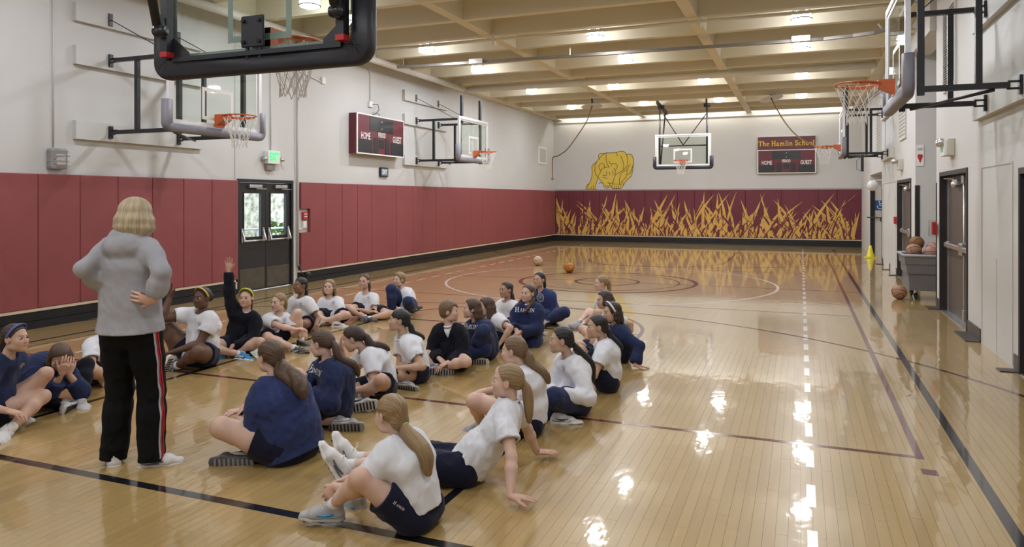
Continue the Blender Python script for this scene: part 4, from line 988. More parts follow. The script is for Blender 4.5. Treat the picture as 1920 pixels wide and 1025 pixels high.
# ------------------------------------------------------------------ people: bodies grown from a smooth distance field
class Vol:
    def __init__(s, lo, hi, h):
        s.h = h; s.o = np.array(lo, np.float32)
        n = np.maximum(np.ceil((np.array(hi)-np.array(lo))/h).astype(int)+1, 4); s.n = n
        s.D = np.full(n, 0.12, np.float32)
        s.ax = [(s.o[i]+h*np.arange(n[i])).astype(np.float32) for i in range(3)]
    def win(s, lo, hi):
        a = np.clip(np.floor((np.array(lo)-s.o)/s.h).astype(int), 0, s.n); b = np.clip(np.ceil((np.array(hi)-s.o)/s.h).astype(int)+1, 0, s.n)
        if (b <= a).any(): return None
        return tuple(slice(i, j) for i, j in zip(a, b))
    def pts(s, w): return (s.ax[0][w[0]][:, None, None], s.ax[1][w[1]][None, :, None], s.ax[2][w[2]][None, None, :])
    def op(s, prim, k=0.02, mode='+'):
        lo, hi, f = prim; m = k+2.5*s.h
        w = s.win(np.array(lo)-m, np.array(hi)+m)
        if w is None: return
        d = f(*s.pts(w)); A = s.D[w]
        if mode == '+':
            q = np.maximum(k-np.abs(A-d), 0)/k if k > 0 else 0
            s.D[w] = np.minimum(A, d)-(q*q*k*0.25 if k > 0 else 0)
        else:
            d = -d; q = np.maximum(k-np.abs(A-d), 0)/k if k > 0 else 0
            s.D[w] = np.maximum(A, d)+(q*q*k*0.25 if k > 0 else 0)
    def full(s, f): s.D += f(*s.pts((slice(None),)*3)).astype(np.float32)
    def cut(s, f): s.D = np.maximum(s.D, f(*s.pts((slice(None),)*3)).astype(np.float32))
    def mesh(s):
        D = s.D; S = D < 0
        n = S.shape
        c = np.zeros((n[0]-1, n[1]-1, n[2]-1), np.uint8)
        for i in (0, 1):
            for j in (0, 1):
                for k in (0, 1): c += S[i:n[0]-1+i, j:n[1]-1+j, k:n[2]-1+k]
        act = (c > 0) & (c < 8)
        I = np.argwhere(act)
        if len(I) == 0: return np.zeros((0, 3)), np.zeros((0, 4), int)
        idx = np.full(act.shape, -1, np.int32); idx[act] = np.arange(len(I))
        cor = np.array([(i, j, k) for i in (0, 1) for j in (0, 1) for k in (0, 1)])
        V = np.stack([D[I[:, 0]+q[0], I[:, 1]+q[1], I[:, 2]+q[2]] for q in cor], 1)
        P = np.zeros((len(I), 3)); cnt = np.zeros(len(I))
        for a in range(8):
            for b in range(a+1, 8):
                if np.abs(cor[a]-cor[b]).sum() != 1: continue
                va, vb = V[:, a], V[:, b]; x = (va < 0) != (vb < 0)
                t = va[x]/(va[x]-vb[x])
                P[x] += cor[a]+(cor[b]-cor[a])*t[:, None]; cnt[x] += 1
        P = (I+P/cnt[:, None])*s.h+s.o
        Q = []
        for ax in range(3):
            u, v = (ax+1) % 3, (ax+2) % 3
            sl = [slice(1, n[0]-1), slice(1, n[1]-1), slice(1, n[2]-1)]; sl[ax] = slice(0, n[ax]-1)
            sl2 = list(sl); sl2[ax] = slice(1, n[ax])
            A, B = S[tuple(sl)], S[tuple(sl2)]
            E = np.argwhere(A != B)
            if len(E) == 0: continue
            off = np.array([1, 1, 1]); off[ax] = 0; E = E+off
            flip = ~S[E[:, 0], E[:, 1], E[:, 2]]
            def cell(du, dv):
                q = E.copy(); q[:, u] -= du; q[:, v] -= dv; return idx[q[:, 0], q[:, 1], q[:, 2]]
            a, b, c_, d = cell(1, 1), cell(0, 1), cell(0, 0), cell(1, 0)
            q = np.stack([a, b, c_, d], 1); q[flip] = q[flip][:, ::-1]; Q.append(q)
        Q = np.concatenate(Q)
        return P, Q[(Q >= 0).all(1)]

def npv(a): return np.array([a[0], a[1], a[2]], np.float32)
def cap(a, b, r1, r2=None):
    """tapered capsule"""
    a, b = npv(a), npv(b); r2 = r1 if r2 is None else r2; ba = b-a; L2 = float(ba@ba)+1e-9; R = max(r1, r2)
    def f(X, Y, Z):
        x, y, z = X-a[0], Y-a[1], Z-a[2]
        t = np.clip((x*ba[0]+y*ba[1]+z*ba[2])/L2, 0, 1)
        return np.sqrt((x-t*ba[0])**2+(y-t*ba[1])**2+(z-t*ba[2])**2)-(r1+(r2-r1)*t)
    return np.minimum(a, b)-R, np.maximum(a, b)+R, f
def ell(c, ax, r):
    """ellipsoid, ax = three unit axes, r = three radii"""
    c = npv(c); A = np.array([npv(q) for q in ax]); r = np.array(r, np.float32); R = float(r.max())
    def f(X, Y, Z):
        x, y, z = X-c[0], Y-c[1], Z-c[2]
        p = [A[i][0]*x+A[i][1]*y+A[i][2]*z for i in range(3)]
        k0 = np.sqrt(sum((p[i]/r[i])**2 for i in range(3))); k1 = np.sqrt(sum((p[i]/r[i]**2)**2 for i in range(3)))+1e-9
        return k0*(k0-1)/k1
    return c-R, c+R, f
def ecap(a, b, side, ra, rb):
    """capsule of elliptic section: ra, rb = (half width along side, half depth)"""
    a, b = npv(a), npv(b); s_ = npv(side); ba = b-a; L_ = float(np.sqrt(ba@ba))+1e-9; u = ba/L_
    s_ = s_-u*(s_@u); s_ /= np.sqrt(s_@s_)+1e-9; f_ = np.cross(u, s_); R = max(ra+rb)
    def f(X, Y, Z):
        x, y, z = X-a[0], Y-a[1], Z-a[2]
        h = x*u[0]+y*u[1]+z*u[2]; t = np.clip(h/L_, 0, 1); e = h-t*L_
        w = ra[0]+(rb[0]-ra[0])*t; d = ra[1]+(rb[1]-ra[1])*t
        p = (x*s_[0]+y*s_[1]+z*s_[2])/w; q = (x*f_[0]+y*f_[1]+z*f_[2])/d; e = e/np.minimum(w, d)
        k = np.sqrt(p*p+q*q+e*e)
        return (k-1)*np.minimum(w, d)
    return np.minimum(a, b)-R, np.maximum(a, b)+R, f

def np_mesh(name, P, Q, mats, smooth=True, col=None, flow=None):
    me = bpy.data.meshes.new(name); n, m = len(P), len(Q); w = Q.shape[1]
    me.vertices.add(n); me.vertices.foreach_set('co', np.ascontiguousarray(P, np.float32).ravel())
    me.loops.add(m*w); me.loops.foreach_set('vertex_index', np.ascontiguousarray(Q, np.int32).ravel())
    me.polygons.add(m); me.polygons.foreach_set('loop_start', np.arange(0, m*w, w, dtype=np.int32))
    me.update(calc_edges=True)
    me.polygons.foreach_set('use_smooth', np.ones(m, bool))
    for q in mats: me.materials.append(q)
    if col is not None:
        a = me.color_attributes.new('tint', 'FLOAT_COLOR', 'POINT'); a.data.foreach_set('color', np.ascontiguousarray(np.c_[col, np.ones(n)], np.float32).ravel())
    if flow is not None:
        a = me.attributes.new('flow', 'FLOAT_VECTOR', 'POINT'); a.data.foreach_set('vector', np.ascontiguousarray(flow, np.float32).ravel())
    me.validate(); return me

# ---- materials of people
M['skin'] = mat('skin', (0.5, 0.3, 0.2, 1), 0.52, spec=0.35, var=0.05, scale=14, vcol='tint')
nt = M['skin'].node_tree; bs = nt.nodes['Principled BSDF']; bs.inputs['Subsurface Weight'].default_value = 0.0
def cloth(name, c, var=0.05, bump=0.10, bs=260, rough=0.85, sheen=0.08): return mat(name, c, rough, spec=0.2, var=var, scale=9, bump=bump, bscale=bs, sheen=sheen)
M['tee'] = cloth('white_cotton', (0.68, 0.69, 0.74, 1), 0.03)
M['navy'] = cloth('navy_fleece', (0.014, 0.022, 0.070, 1), 0.15)
M['navy2'] = cloth('bright_navy_fleece', (0.024, 0.037, 0.118, 1), 0.12)
M['dark'] = cloth('dark_navy_knit', (0.0045, 0.005, 0.010, 1), 0.15, sheen=0.04)
M['shorts'] = cloth('navy_shorts_cloth', (0.0075, 0.009, 0.026, 1), 0.12, bs=180)
M['sweat'] = cloth('navy_sweatpants', (0.022, 0.030, 0.085, 1), 0.12)
M['blackcloth'] = cloth('black_velour', (0.004, 0.004, 0.005, 1), 0.2, sheen=0.0)
M['heather'] = cloth('heather_grey_fleece', (0.34, 0.34, 0.37, 1), 0.10, bs=320)
M['sock'] = cloth('white_sock', (0.68, 0.67, 0.66, 1), 0.03)
M['shoe'] = mat('shoe_upper', (0.5, 0.5, 0.5, 1), 0.5, var=0.05, objcol=True)
M['sole'] = mat('shoe_sole', (0.5, 0.5, 0.5, 1), 0.6, var=0.05, objcol=True)
M['trimcol'] = mat('coloured_trim', (0.5, 0.5, 0.5, 1), 0.5, var=0.04, objcol=True)
M['eye_white'] = mat('eye_white', (0.50, 0.48, 0.47, 1), 0.3, var=0.01)
M['iris'] = mat('dark_iris', (0.035, 0.022, 0.015, 1), 0.15, var=0.05)
def hair_mat():
    m = bpy.data.materials.new('hair'); m.use_nodes = True
    nt = m.node_tree; N = nt.nodes; L = nt.links; b = N['Principled BSDF']
    a = N.new('ShaderNodeAttribute'); a.attribute_name = 'flow'
    mp = N.new('ShaderNodeMapping'); mp.inputs['Scale'].default_value = (1, 1, 0.16); L.new(a.outputs['Vector'], mp.inputs['Vector'])
    n1 = N.new('ShaderNodeTexNoise'); n1.inputs['Scale'].default_value = 9; n1.inputs['Detail'].default_value = 5; n1.inputs['Roughness'].default_value = 0.7; L.new(mp.outputs[0], n1.inputs['Vector'])
    oi = N.new('ShaderNodeObjectInfo')
    hs = N.new('ShaderNodeHueSaturation'); L.new(oi.outputs['Color'], hs.inputs['Color'])
    mr = N.new('ShaderNodeMapRange'); mr.inputs['From Min'].default_value = 0.30; mr.inputs['From Max'].default_value = 0.70; mr.inputs['To Min'].default_value = 0.55; mr.inputs['To Max'].default_value = 1.50
    L.new(n1.outputs['Fac'], mr.inputs['Value']); L.new(mr.outputs[0], hs.inputs['Value']); L.new(hs.outputs[0], b.inputs['Base Color'])
    b.inputs['Roughness'].default_value = 0.42; b.inputs['Specular IOR Level'].default_value = 0.45
    bp = N.new('ShaderNodeBump'); bp.inputs['Strength'].default_value = 0.55; bp.inputs['Distance'].default_value = 0.006; L.new(n1.outputs['Fac'], bp.inputs['Height']); L.new(bp.outputs[0], b.inputs['Normal'])
    return m
M['hair'] = hair_mat()
HAIR = {'black': (0.010, 0.008, 0.009, 1), 'dbrown': (0.034, 0.020, 0.014, 1), 'brown': (0.080, 0.046, 0.026, 1), 'lbrown': (0.150, 0.092, 0.046, 1), 'dblond': (0.25, 0.165, 0.080, 1), 'blond': (0.38, 0.265, 0.135, 1), 'ash': (0.42, 0.335, 0.215, 1)}
SKIN = {'fair': (0.60, 0.405, 0.325), 'light': (0.54, 0.350, 0.265), 'tan': (0.42, 0.255, 0.175), 'asian': (0.50, 0.330, 0.235), 'brown': (0.235, 0.128, 0.082), 'dark': (0.120, 0.062, 0.040)}

# ---- shared shoe: grown once, copied for everybody (toe along +y, sole down, ankle joint at the origin)
def shoe_meshes():
    L_, hz = 0.235, -0.068          # length and height of the sole below the ankle joint (child)
    h = 0.0045
    v = Vol((-0.06, -0.085, -0.085), (0.06, 0.20, 0.06), h)
    v.op(ecap((0, -0.035, hz+0.022), (0, 0.085, hz+0.024), (1, 0, 0), (0.031, 0.026), (0.039, 0.024)), 0.01)
    v.op(ecap((0, 0.085, hz+0.024), (0, 0.145, hz+0.020), (1, 0, 0), (0.039, 0.026), (0.031, 0.019)), 0.015)
    v.op(ecap((0, -0.035, hz+0.03), (0, -0.022, 0.012), (1, 0, 0), (0.032, 0.026), (0.034, 0.036)), 0.02)
    v.op(ecap((0, -0.005, 0.0), (0, 0.085, hz+0.04), (1, 0, 0), (0.031, 0.03), (0.030, 0.016)), 0.03)
    v.op(cap((0, -0.015, -0.02), (0, -0.005, 0.06), 0.029, 0.033), 0.006, '-')
    v.cut(lambda X, Y, Z: (Z-0.022+0.15*(Y+0.02))*np.ones_like(X*Y))
    v.cut(lambda X, Y, Z: (hz+0.014-Z)*np.ones_like(X*Y))
    up = v.mesh()
    v = Vol((-0.06, -0.085, -0.085), (0.06, 0.20, 0.0), h)
    v.op(ecap((0, -0.038, hz+0.006), (0, 0.02, hz+0.006), (1, 0, 0), (0.036, 0.03), (0.033, 0.028)), 0.01)
    v.op(ecap((0, 0.02, hz+0.006), (0, 0.09, hz+0.006), (1, 0, 0), (0.033, 0.028), (0.043, 0.026)), 0.015)
    v.op(ecap((0, 0.09, hz+0.006), (0, 0.148, hz+0.010), (1, 0, 0), (0.043, 0.026), (0.034, 0.02)), 0.015)
    v.cut(lambda X, Y, Z: (Z-(hz+0.020+0.18*np.maximum(Y-0.11, 0)))*np.ones_like(X*Y)); v.cut(lambda X, Y, Z: (hz-Z+0.010*np.maximum(0, (Y-0.11)/0.05))*np.ones_like(X*Y))
    so = v.mesh()
    m1 = np_mesh('shoe_upper', *up, [M['shoe']]); m2 = np_mesh('sole', *so, [M['sole']])
    b = MB()
    for i in range(5):
        y = 0.03+i*0.017; z = -0.006-i*0.0072+0.004
        b.tube([(-0.022, y, z-0.007), (0, y+0.005, z+0.004), (0.022, y, z-0.007)], 0.0032, 5)
    b.tube([(0, 0.028, 0.004), (0.02, 0.045, 0.010), (0.028, 0.03, -0.004)], 0.0028, 5); b.tube([(0, 0.028, 0.004), (-0.02, 0.05, 0.012), (-0.03, 0.035, -0.004)], 0.0028, 5)
    m3 = b.mesh('laces', M['trimcol'])
    b = MB()      # side flash on both flanks
    for s_ in (-1, 1):
        P = [(s_*0.0385, -0.02, hz+0.042), (s_*0.0395, 0.02, hz+0.034), (s_*0.0400, 0.06, hz+0.036), (s_*0.0370, 0.095, hz+0.046)]; b.tube(P, [0.003, 0.0055, 0.005, 0.002], 6)
        b.tube([(s_*0.034, -0.045, hz+0.030), (s_*0.0385, -0.01, hz+0.026), (s_*0.0405, 0.04, hz+0.026)], 0.0035, 5)
    m4 = b.mesh('side_stripe', M['trimcol'])
    b = MB()      # tread bars on the underside
    for i in range(9):
        y = -0.055+i*0.023; w_ = 0.026 if i < 4 else 0.030
        b.obox((0, y, hz-0.001), (w_, 0, 0), (0, 0.006, 0), (0, 0, 0.0022))
    m5 = b.mesh('tread', M['trimcol'])
    return m1, m2, m3, m4, m5
SHOE = shoe_meshes()
def eye_mesh():
    b = MB(); b.sphere((0, 0, 0), 1.0, 14); me = b.mesh('eye', M['eye_white'], M['iris'])
    for p in me.polygons:
        c = p.center.normalized()
        if c.y > 0.60: p.material_index = 1
    return me
EYE_ME = eye_mesh()

def frame_from(y, up):
    y = Vector(y).normalized(); z = Vector(up); x = y.cross(z)
    if x.length < 1e-4: x = y.orthogonal()
    x.normalize(); z = x.cross(y); return Matrix((x, y, z)).transposed()
def ik(a, t, l1, l2, pole):
    """two bone chain from a to t; returns middle joint and the reached end"""
    a, t, pole = Vector(a), Vector(t), Vector(pole); d = t-a; L_ = d.length
    mx = (l1+l2)*0.995
    if L_ > mx: d = d*(mx/L_); L_ = mx
    mn = abs(l1-l2)+0.3*min(l1, l2)
    if L_ < mn: d = d.normalized()*mn; L_ = mn
    x = (L_*L_+l1*l1-l2*l2)/(2*L_); y = math.sqrt(max(0, l1*l1-x*x)); u = d.normalized()
    p = pole-a; p = p-u*p.dot(u)
    p = p.normalized() if p.length > 1e-5 else u.orthogonal()
    return a+u*x+p*y, a+d

WAVES = [(rng.normal(size=3), rng.uniform(0, 6.28)) for _ in range(10)]
def folds(amp, freq, seed, stretch=(1, 1, 1)):
    r_ = np.random.default_rng(seed); W_ = [(r_.normal(size=3)*np.array(stretch), r_.uniform(0, 6.28)) for _ in range(7)]
    def f(X, Y, Z):
        s_ = 0
        for w_, p in W_: s_ = s_+np.sin(freq*(w_[0]*X+w_[1]*Y+w_[2]*Z)+p+1.5*np.sin(freq*0.4*(w_[1]*X-w_[0]*Z)))
        s_ = s_/3.0
        return amp*(np.minimum(np.abs(s_), 1.35)-0.98)
    return f

def person(sp):
    """sp: dictionary of one figure; see the table below"""
    rs = np.random.default_rng(sp.get('seed', 1))
    S = sp.get('S', 1.40); k = S/1.40; adult = sp.get('adult', False)
    res = sp.get('res', 1.0)
    hb, hf, hh, hc = 0.0096*res, 0.0044*res, 0.0051*res, 0.0078*res
    # --- frame: camera aligned, then turned
    seat = Vector(sp['seat'])
    phi = sp['phi']
    def hd(a): # heading: 0 away from the camera, 90 to the right of the picture
        w = math.radians(a)-YAW; return Vector((math.sin(w), math.cos(w), 0))
    F = hd(phi); R = Vector((F.y, -F.x, 0)); U = Vector((0, 0, 1))
    def loc(x, y, z): return seat+R*(x*k)+F*(y*k)+U*(z*k)
    def G(v): # a target: ('w', Vector) world or local triple scaled with stature
        return Vector(v[1]) if v[0] == 'w' else loc(*v)
    g = sp.get('girth', 1.0)
    lean = Vector(sp.get('lean', (0.0, 0.02)))          # chest offset right, forward of the pelvis
    hipz = sp.get('hipz', 0.095)
    pel = loc(0, 0, hipz)
    nb = G(sp['neck']) if 'neck' in sp else loc(lean.x, lean.y, hipz+0.385)        # base of the neck
    tw = math.radians(sp.get('twist', 0)); Rs = R*math.cos(tw)-F*math.sin(tw) if tw else R
    Fs = Vector((-Rs.y, Rs.x, 0))
    sl = sp.get('slump', 0.035)
    sp_ax = (nb-pel); up_ax = sp_ax.normalized()
    back = (-Fs+up_ax*Fs.dot(up_ax)).normalized()
    w1 = pel+sp_ax*0.30+back*sl*0.6*k; w2 = pel+sp_ax*0.68+back*sl*k
    shw = sp.get('shw', 0.120)*k
    shc = nb-up_ax*0.048*k
    tilt = sp.get('shtilt', 0.0)*k
    shd = {'R': shc+Rs*shw+U*tilt, 'L': shc-Rs*shw-U*tilt}
    for s_ in 'RL':
        if 'sh'+s_ in sp: shd[s_] = shd[s_]+Rs*sp['sh'+s_][0]*k+Fs*sp['sh'+s_][1]*k+U*sp['sh'+s_][2]*k
    hip = {'R': pel+R*0.072*k*g, 'L': pel-R*0.072*k*g}
    la, lf = sp.get('ua', 0.245)*k, sp.get('fa', 0.205)*k
    lt, ls = sp.get('th', 0.345)*k, sp.get('sk', 0.34)*k
    J = {}
    for s_ in 'RL':
        sg = 1 if s_ == 'R' else -1
        if 'elbfix'+s_ in sp: J['elb'+s_], J['wri'+s_] = G(sp['elbfix'+s_]), G(sp['hand'+s_])
        else: J['elb'+s_], J['wri'+s_] = ik(shd[s_], G(sp['hand'+s_]), la, lf, G(sp.get('elb'+s_, (sg*0.4, -0.1, 0.1))))
        if 'kneefix'+s_ in sp: J['kne'+s_], J['ank'+s_] = G(sp['kneefix'+s_]), G(sp['foot'+s_])
        else: J['kne'+s_], J['ank'+s_] = ik(hip[s_], G(sp['foot'+s_]), lt, ls, G(sp.get('knee'+s_, (sg*0.4, 0.4, 0.5))))
        J['sho'+s_] = shd[s_]; J['hip'+s_] = hip[s_]
        z = J['ank'+s_].z
    # --- head
    hs = sp.get('hs', 0.92)*(1.0 if adult else 1.0)
    if 'head' in sp: hcn = G(sp['head'])
    else: hcn = nb+U*0.150*k+Fs*0.035*k
    hF = hd(sp.get('hphi', phi)); pit = math.radians(sp.get('pitch', 0)); rol = math.radians(sp.get('roll', 0))
    hR = Vector((hF.y, -hF.x, 0)); hY = hF*math.cos(pit)+U*math.sin(pit); hZ = hR.cross(hY)
    hX = hR*math.cos(rol)+hZ*math.sin(rol); hZ = hX.cross(hY)
    def H(x, y, z): return hcn+(hX*x+hY*y+hZ*z)*hs
    HA = (hX, hY, hZ)
    fw = sp.get('facew', 1.0)
    skin = np.array(SKIN[sp.get('skin', 'fair')]); hairc = HAIR[sp.get('hair', 'brown')]
    root = empty('person', (seat.x, seat.y, 0), label=sp['label'], cat='person', group=sp.get('group'))
    off = -Vector((seat.x, seat.y, 0)); offn = npv(off)
    def child(name, me, parent=None, col=None, lab=None):
        o = link_mesh(name, me, parent or root)
        if col is not None: o.color = col
        if lab: o['label'] = lab
        return o
    # --- skin primitives
    gl = g
    def limbs(add, skip=()):
        for s_ in 'RL':
            sh, e, w_ = J['sho'+s_], J['elb'+s_], J['wri'+s_]
            add(cap(sh, sh.lerp(e, 0.5), 0.041*k*gl, 0.038*k*gl), 0.03); add(cap(sh.lerp(e, 0.5), e, 0.038*k*gl, 0.031*k*gl), 0.02)
            m = e.lerp(w_, 0.3); add(cap(e, m, 0.031*k*gl, 0.034*k*gl), 0.02); add(cap(m, w_, 0.034*k*gl, 0.0215*k), 0.02)
            hp, kn, an = J['hip'+s_], J['kne'+s_], J['ank'+s_]
            add(cap(hp, hp.lerp(kn, 0.45), 0.082*k*gl, 0.068*k*gl), 0.03); add(cap(hp.lerp(kn, 0.45), kn, 0.068*k*gl, 0.048*k*gl), 0.03)
            fwd = (kn-hp).normalized(); pu = ((kn-hp).normalized()-(an-kn).normalized())
            pu = pu.normalized() if pu.length > 0.1 else F
            add(ell(kn+pu*0.012*k, (pu, pu.orthogonal().normalized(), pu.cross(pu.orthogonal().normalized())), (0.042*k*gl, 0.040*k*gl, 0.040*k*gl)), 0.03)
            c1 = kn.lerp(an, 0.28)-pu*0.012*k; add(cap(kn, c1, 0.043*k*gl, 0.049*k*gl), 0.03); add(cap(c1, kn.lerp(an, 0.7), 0.049*k*gl, 0.032*k*gl), 0.02); add(cap(kn.lerp(an, 0.7), an, 0.032*k*gl, 0.030*k), 0.02)
    def torso(add, e=0.0, kk=0.05, low=True):
        ww = sp.get('waist', 0.105)*k*g+e; hw_ = 0.120*k*g+e; cw = 0.122*k*g**0.6+e
        if low: add(ecap(pel-up_ax*0.02*k, w1, R, (hw_, 0.088*k*g+e), (ww, 0.078*k*g+e)), kk)
        add(ecap(w1, w2, Rs, (ww, 0.078*k*g+e), (cw, 0.078*k*g**0.5+e)), kk)
        add(ecap(w2, shc, Rs, (cw, 0.078*k*g**0.5+e), (0.098*k+e, 0.058*k+e)), kk)
        add(cap(J['shoR'].lerp(shc, 0.15), J['shoL'].lerp(shc, 0.15), 0.043*k+e), kk)
    def neck(add): add(cap(nb-up_ax*0.03*k, H(0, -0.028, -0.062), 0.042*k, 0.038*k*(0.9+0.1*hs)), 0.03)
    def head_sdf(v):
        a = v.op
        a(ell(H(0, -0.012, 0.033), HA, tuple(q*hs for q in (0.0735, 0.089, 0.077))), 0.02)
        a(ell(H(0, 0.030, -0.030), HA, tuple(q*hs for q in (0.0600*fw, 0.058, 0.074))), 0.03*hs)
        a(ell(H(0, 0.050, -0.072), HA, tuple(q*hs for q in (0.036*fw, 0.034, 0.032))), 0.03*hs)
        a(ell(H(0, 0.068, -0.093), HA, tuple(q*hs for q in (0.018, 0.016, 0.015))), 0.02*hs)
        for s_ in (-1, 1):
            a(ell(H(s_*0.034*fw, 0.056, -0.030), HA, tuple(q*hs for q in (0.028, 0.026, 0.028))), 0.025*hs)
            a(ell(H(s_*0.040*fw, 0.018, -0.070), HA, tuple(q*hs for q in (0.020, 0.034, 0.022))), 0.03*hs)
        a(cap(H(-0.028, 0.075, 0.022), H(0.028, 0.075, 0.022), 0.0085*hs), 0.018*hs)
        for s_ in (-1, 1): a(ell(H(s_*0.0305*fw, 0.093, 0.001), HA, tuple(q*hs for q in (0.0175, 0.0115, 0.0125))), 0.013*hs, '-')
        a(cap(H(0, 0.081, 0.006), H(0, 0.0970, -0.027), 0.0068*hs, 0.0092*hs), 0.011*hs)
        for s_ in (-1, 1): a(ell(H(s_*0.0105, 0.091, -0.031), HA, tuple(q*hs for q in (0.0078, 0.0095, 0.0066))), 0.006*hs)
        a(ell(H(0, 0.0835, -0.0565), HA, tuple(q*hs for q in (0.0200, 0.0085, 0.0052))), 0.005*hs)
        a(ell(H(0, 0.0825, -0.0665), HA, tuple(q*hs for q in (0.0175, 0.0085, 0.0060))), 0.005*hs)
        a(cap(H(-0.019, 0.090, -0.0612), H(0.019, 0.090, -0.0612), 0.0016*hs), 0.004*hs, '-')
        for s_ in (-1, 1):
            ex = (hX*0.94+hY*s_*0.34).normalized(); ey = hZ.cross(ex)
            a(ell(H(s_*0.0760, -0.004, -0.006), (ex, ey, hZ), tuple(q*hs for q in (0.0085, 0.0195, 0.0300))), 0.008*hs)
            a(ell(H(s_*0.0845, 0.001, -0.002), (ex, ey, hZ), tuple(q*hs for q in (0.0060, 0.0110, 0.0180))), 0.004*hs, '-')
    parts_P = []; parts_Q = []; parts_C = []; nv = 0
    def push(P, Q, C):
        nonlocal nv
        parts_P.append(P); parts_Q.append(Q+nv); parts_C.append(C); nv += len(P)
    # --- coarse body
    allj = [npv(q) for q in J.values()]+[npv(pel), npv(nb)]
    lo = np.min(allj, 0)-0.13; hi = np.max(allj, 0)+0.13; lo[2] = max(lo[2], -0.02)
    v = Vol(lo, hi, hb)
    torso(v.op, -0.004); limbs(v.op); neck(v.op)
    v.cut(lambda X, Y, Z: (0.002-Z)*np.ones_like(X*Y))
    P, Q = v.mesh()
    # cut away what the fine head and hands replace
    hq = npv(H(0, 0.01, -0.02)); keep = np.ones(len(P), bool)
    rel = P-npv(hcn); hz_ = rel@npv(hZ)
    keep &= ~((hz_ > -0.074*hs) & (np.linalg.norm(P-hq, axis=1) < 0.17*hs))
    for s_ in 'RL':
        d = npv((J['wri'+s_]-J['elb'+s_]).normalized()); keep &= ~(((P-npv(J['wri'+s_]))@d > 0.016) & (np.linalg.norm(P-npv(J['wri'+s_]), axis=1) < 0.06))
    # drop the trunk that clothes cover anyway
    Q = Q[keep[Q].all(1)]
    tone = 1.0+0.0*P[:, :1]
    C = np.repeat(skin[None], len(P), 0)
    for s_ in 'RL':
        for q, wd in ((J['kne'+s_], 0.06), (J['elb'+s_], 0.04)):
            m = np.exp(-(np.linalg.norm(P-npv(q), axis=1)/(wd*k))**2)[:, None]; C = C*(1-m*np.array([0.03, 0.13, 0.14]))
    push(P, Q, C)
    # --- fine head
    r_ = 0.135*hs
    v = Vol(npv(hcn)-r_, npv(hcn)+r_, hf)
    head_sdf(v); neck(v.op)
    P, Q = v.mesh()
    keep = ((P-npv(hcn))@npv(hZ) > -0.097*hs) | (((P-npv(hcn))@npv(hY) > 0.030*hs) & ((P-npv(hcn))@npv(hZ) > -0.118*hs)); Q = Q[keep[Q].all(1)]
    A = np.stack([(P-npv(hcn))@npv(q)/hs for q in HA], 1)
    C = np.repeat(skin[None], len(P), 0)
    def mask(c, r): return np.clip(np.exp(-(((A-np.array(c))/np.array(r))**2).sum(1)*1.1), 0, 1)[:, None]
    for s_ in (-1, 1):
        C = C*(1-mask((s_*0.040, 0.075, -0.030), (0.024, 0.03, 0.022))*np.array([0.04, 0.17, 0.16]))
        C = C*(1-mask((s_*0.078, 0, -0.005), (0.012, 0.02, 0.03))*np.array([0.03, 0.16, 0.16]))
    lp = np.clip(mask((0, 0.09, -0.061), (0.0185, 0.03, 0.0085))*1.5, 0, 1); C = C*(1-lp*np.array([0.12, 0.46, 0.38]))
    C = C*(1-0.55*mask((0, 0.09, -0.0612), (0.019, 0.03, 0.0022)))
    C = C*(1-mask((0, 0.10, -0.028), (0.014, 0.012, 0.012))*np.array([0.02, 0.12, 0.12]))
    hb_ = np.array(hairc[:3])*0.8+skin*0.12
    for s_ in (-1, 1):
        t = (A[:, 0]*s_-0.030)/0.017; zc = 0.0245-0.0034*t*t+0.0010*t
        bm_ = (np.exp(-((A[:, 2]-zc)/0.0030)**2)*np.exp(-np.abs(t)**6)*(A[:, 1] > 0.04))[:, None]*0.85
        C = C*(1-bm_)+hb_*bm_
        # dark lash line along the upper lid
        t = (A[:, 0]*s_-0.0305*fw)/0.0155; zc = 0.0090-0.0062*t*t
        lm_ = (np.exp(-((A[:, 2]-zc)/0.0026)**2)*np.exp(-np.abs(t)**6)*(A[:, 1] > 0.05))[:, None]*0.80
        C = C*(1-lm_)+np.array([0.02, 0.013, 0.010])*lm_
    push(P, Q, C)
    # --- hands
    HL = sp.get('hl', 1.0)*k*0.96
    for s_ in 'RL':
        w_ = J['wri'+s_]; d0 = (w_-J['elb'+s_]).normalized()
        hdn = sp.get('hdir'+s_)
        hdv = (Vector(hdn[1]) if hdn and hdn[0] == 'w' else (R*hdn[0]+F*hdn[1]+U*hdn[2])) if hdn else d0
        hdv = hdv.normalized()
        pn = sp.get('palm'+s_)          # direction the palm faces
        pnv = (Vector(pn[1]) if pn[0] == 'w' else R*pn[0]+F*pn[1]+U*pn[2]) if pn else -U
        pnv = pnv-hdv*pnv.dot(hdv)
        pnv = pnv.normalized() if pnv.length > 0.05 else hdv.orthogonal().normalized()
        sg = 1 if s_ == 'R' else -1
        # thumb side: for a right hand pointing +y with the palm facing down (-z) the thumb is at -x
        tx = hdv.cross(pnv)*sg                                   # towards the thumb
        curl = sp.get('curl'+s_, sp.get('curl', 0.5)); spr = sp.get('spread'+s_, 0.10)
        q = HL
        hv = Vol(npv(w_)-0.16*q-0.02, npv(w_)+0.16*q+0.02, max(0.0034, 0.0034*res))
        a = hv.op
        palm_c = w_+hdv*0.040*q
        a(cap(w_-d0*0.04*k, w_, 0.0250*k, 0.0212*k), 0.012)
        a(ell(palm_c, (tx, hdv, pnv), (0.034*q, 0.046*q, 0.0145*q)), 0.012)
        a(ecap(w_+hdv*0.004*q, w_+hdv*0.066*q, tx, (0.023*q, 0.014*q), (0.033*q, 0.0115*q)), 0.012)
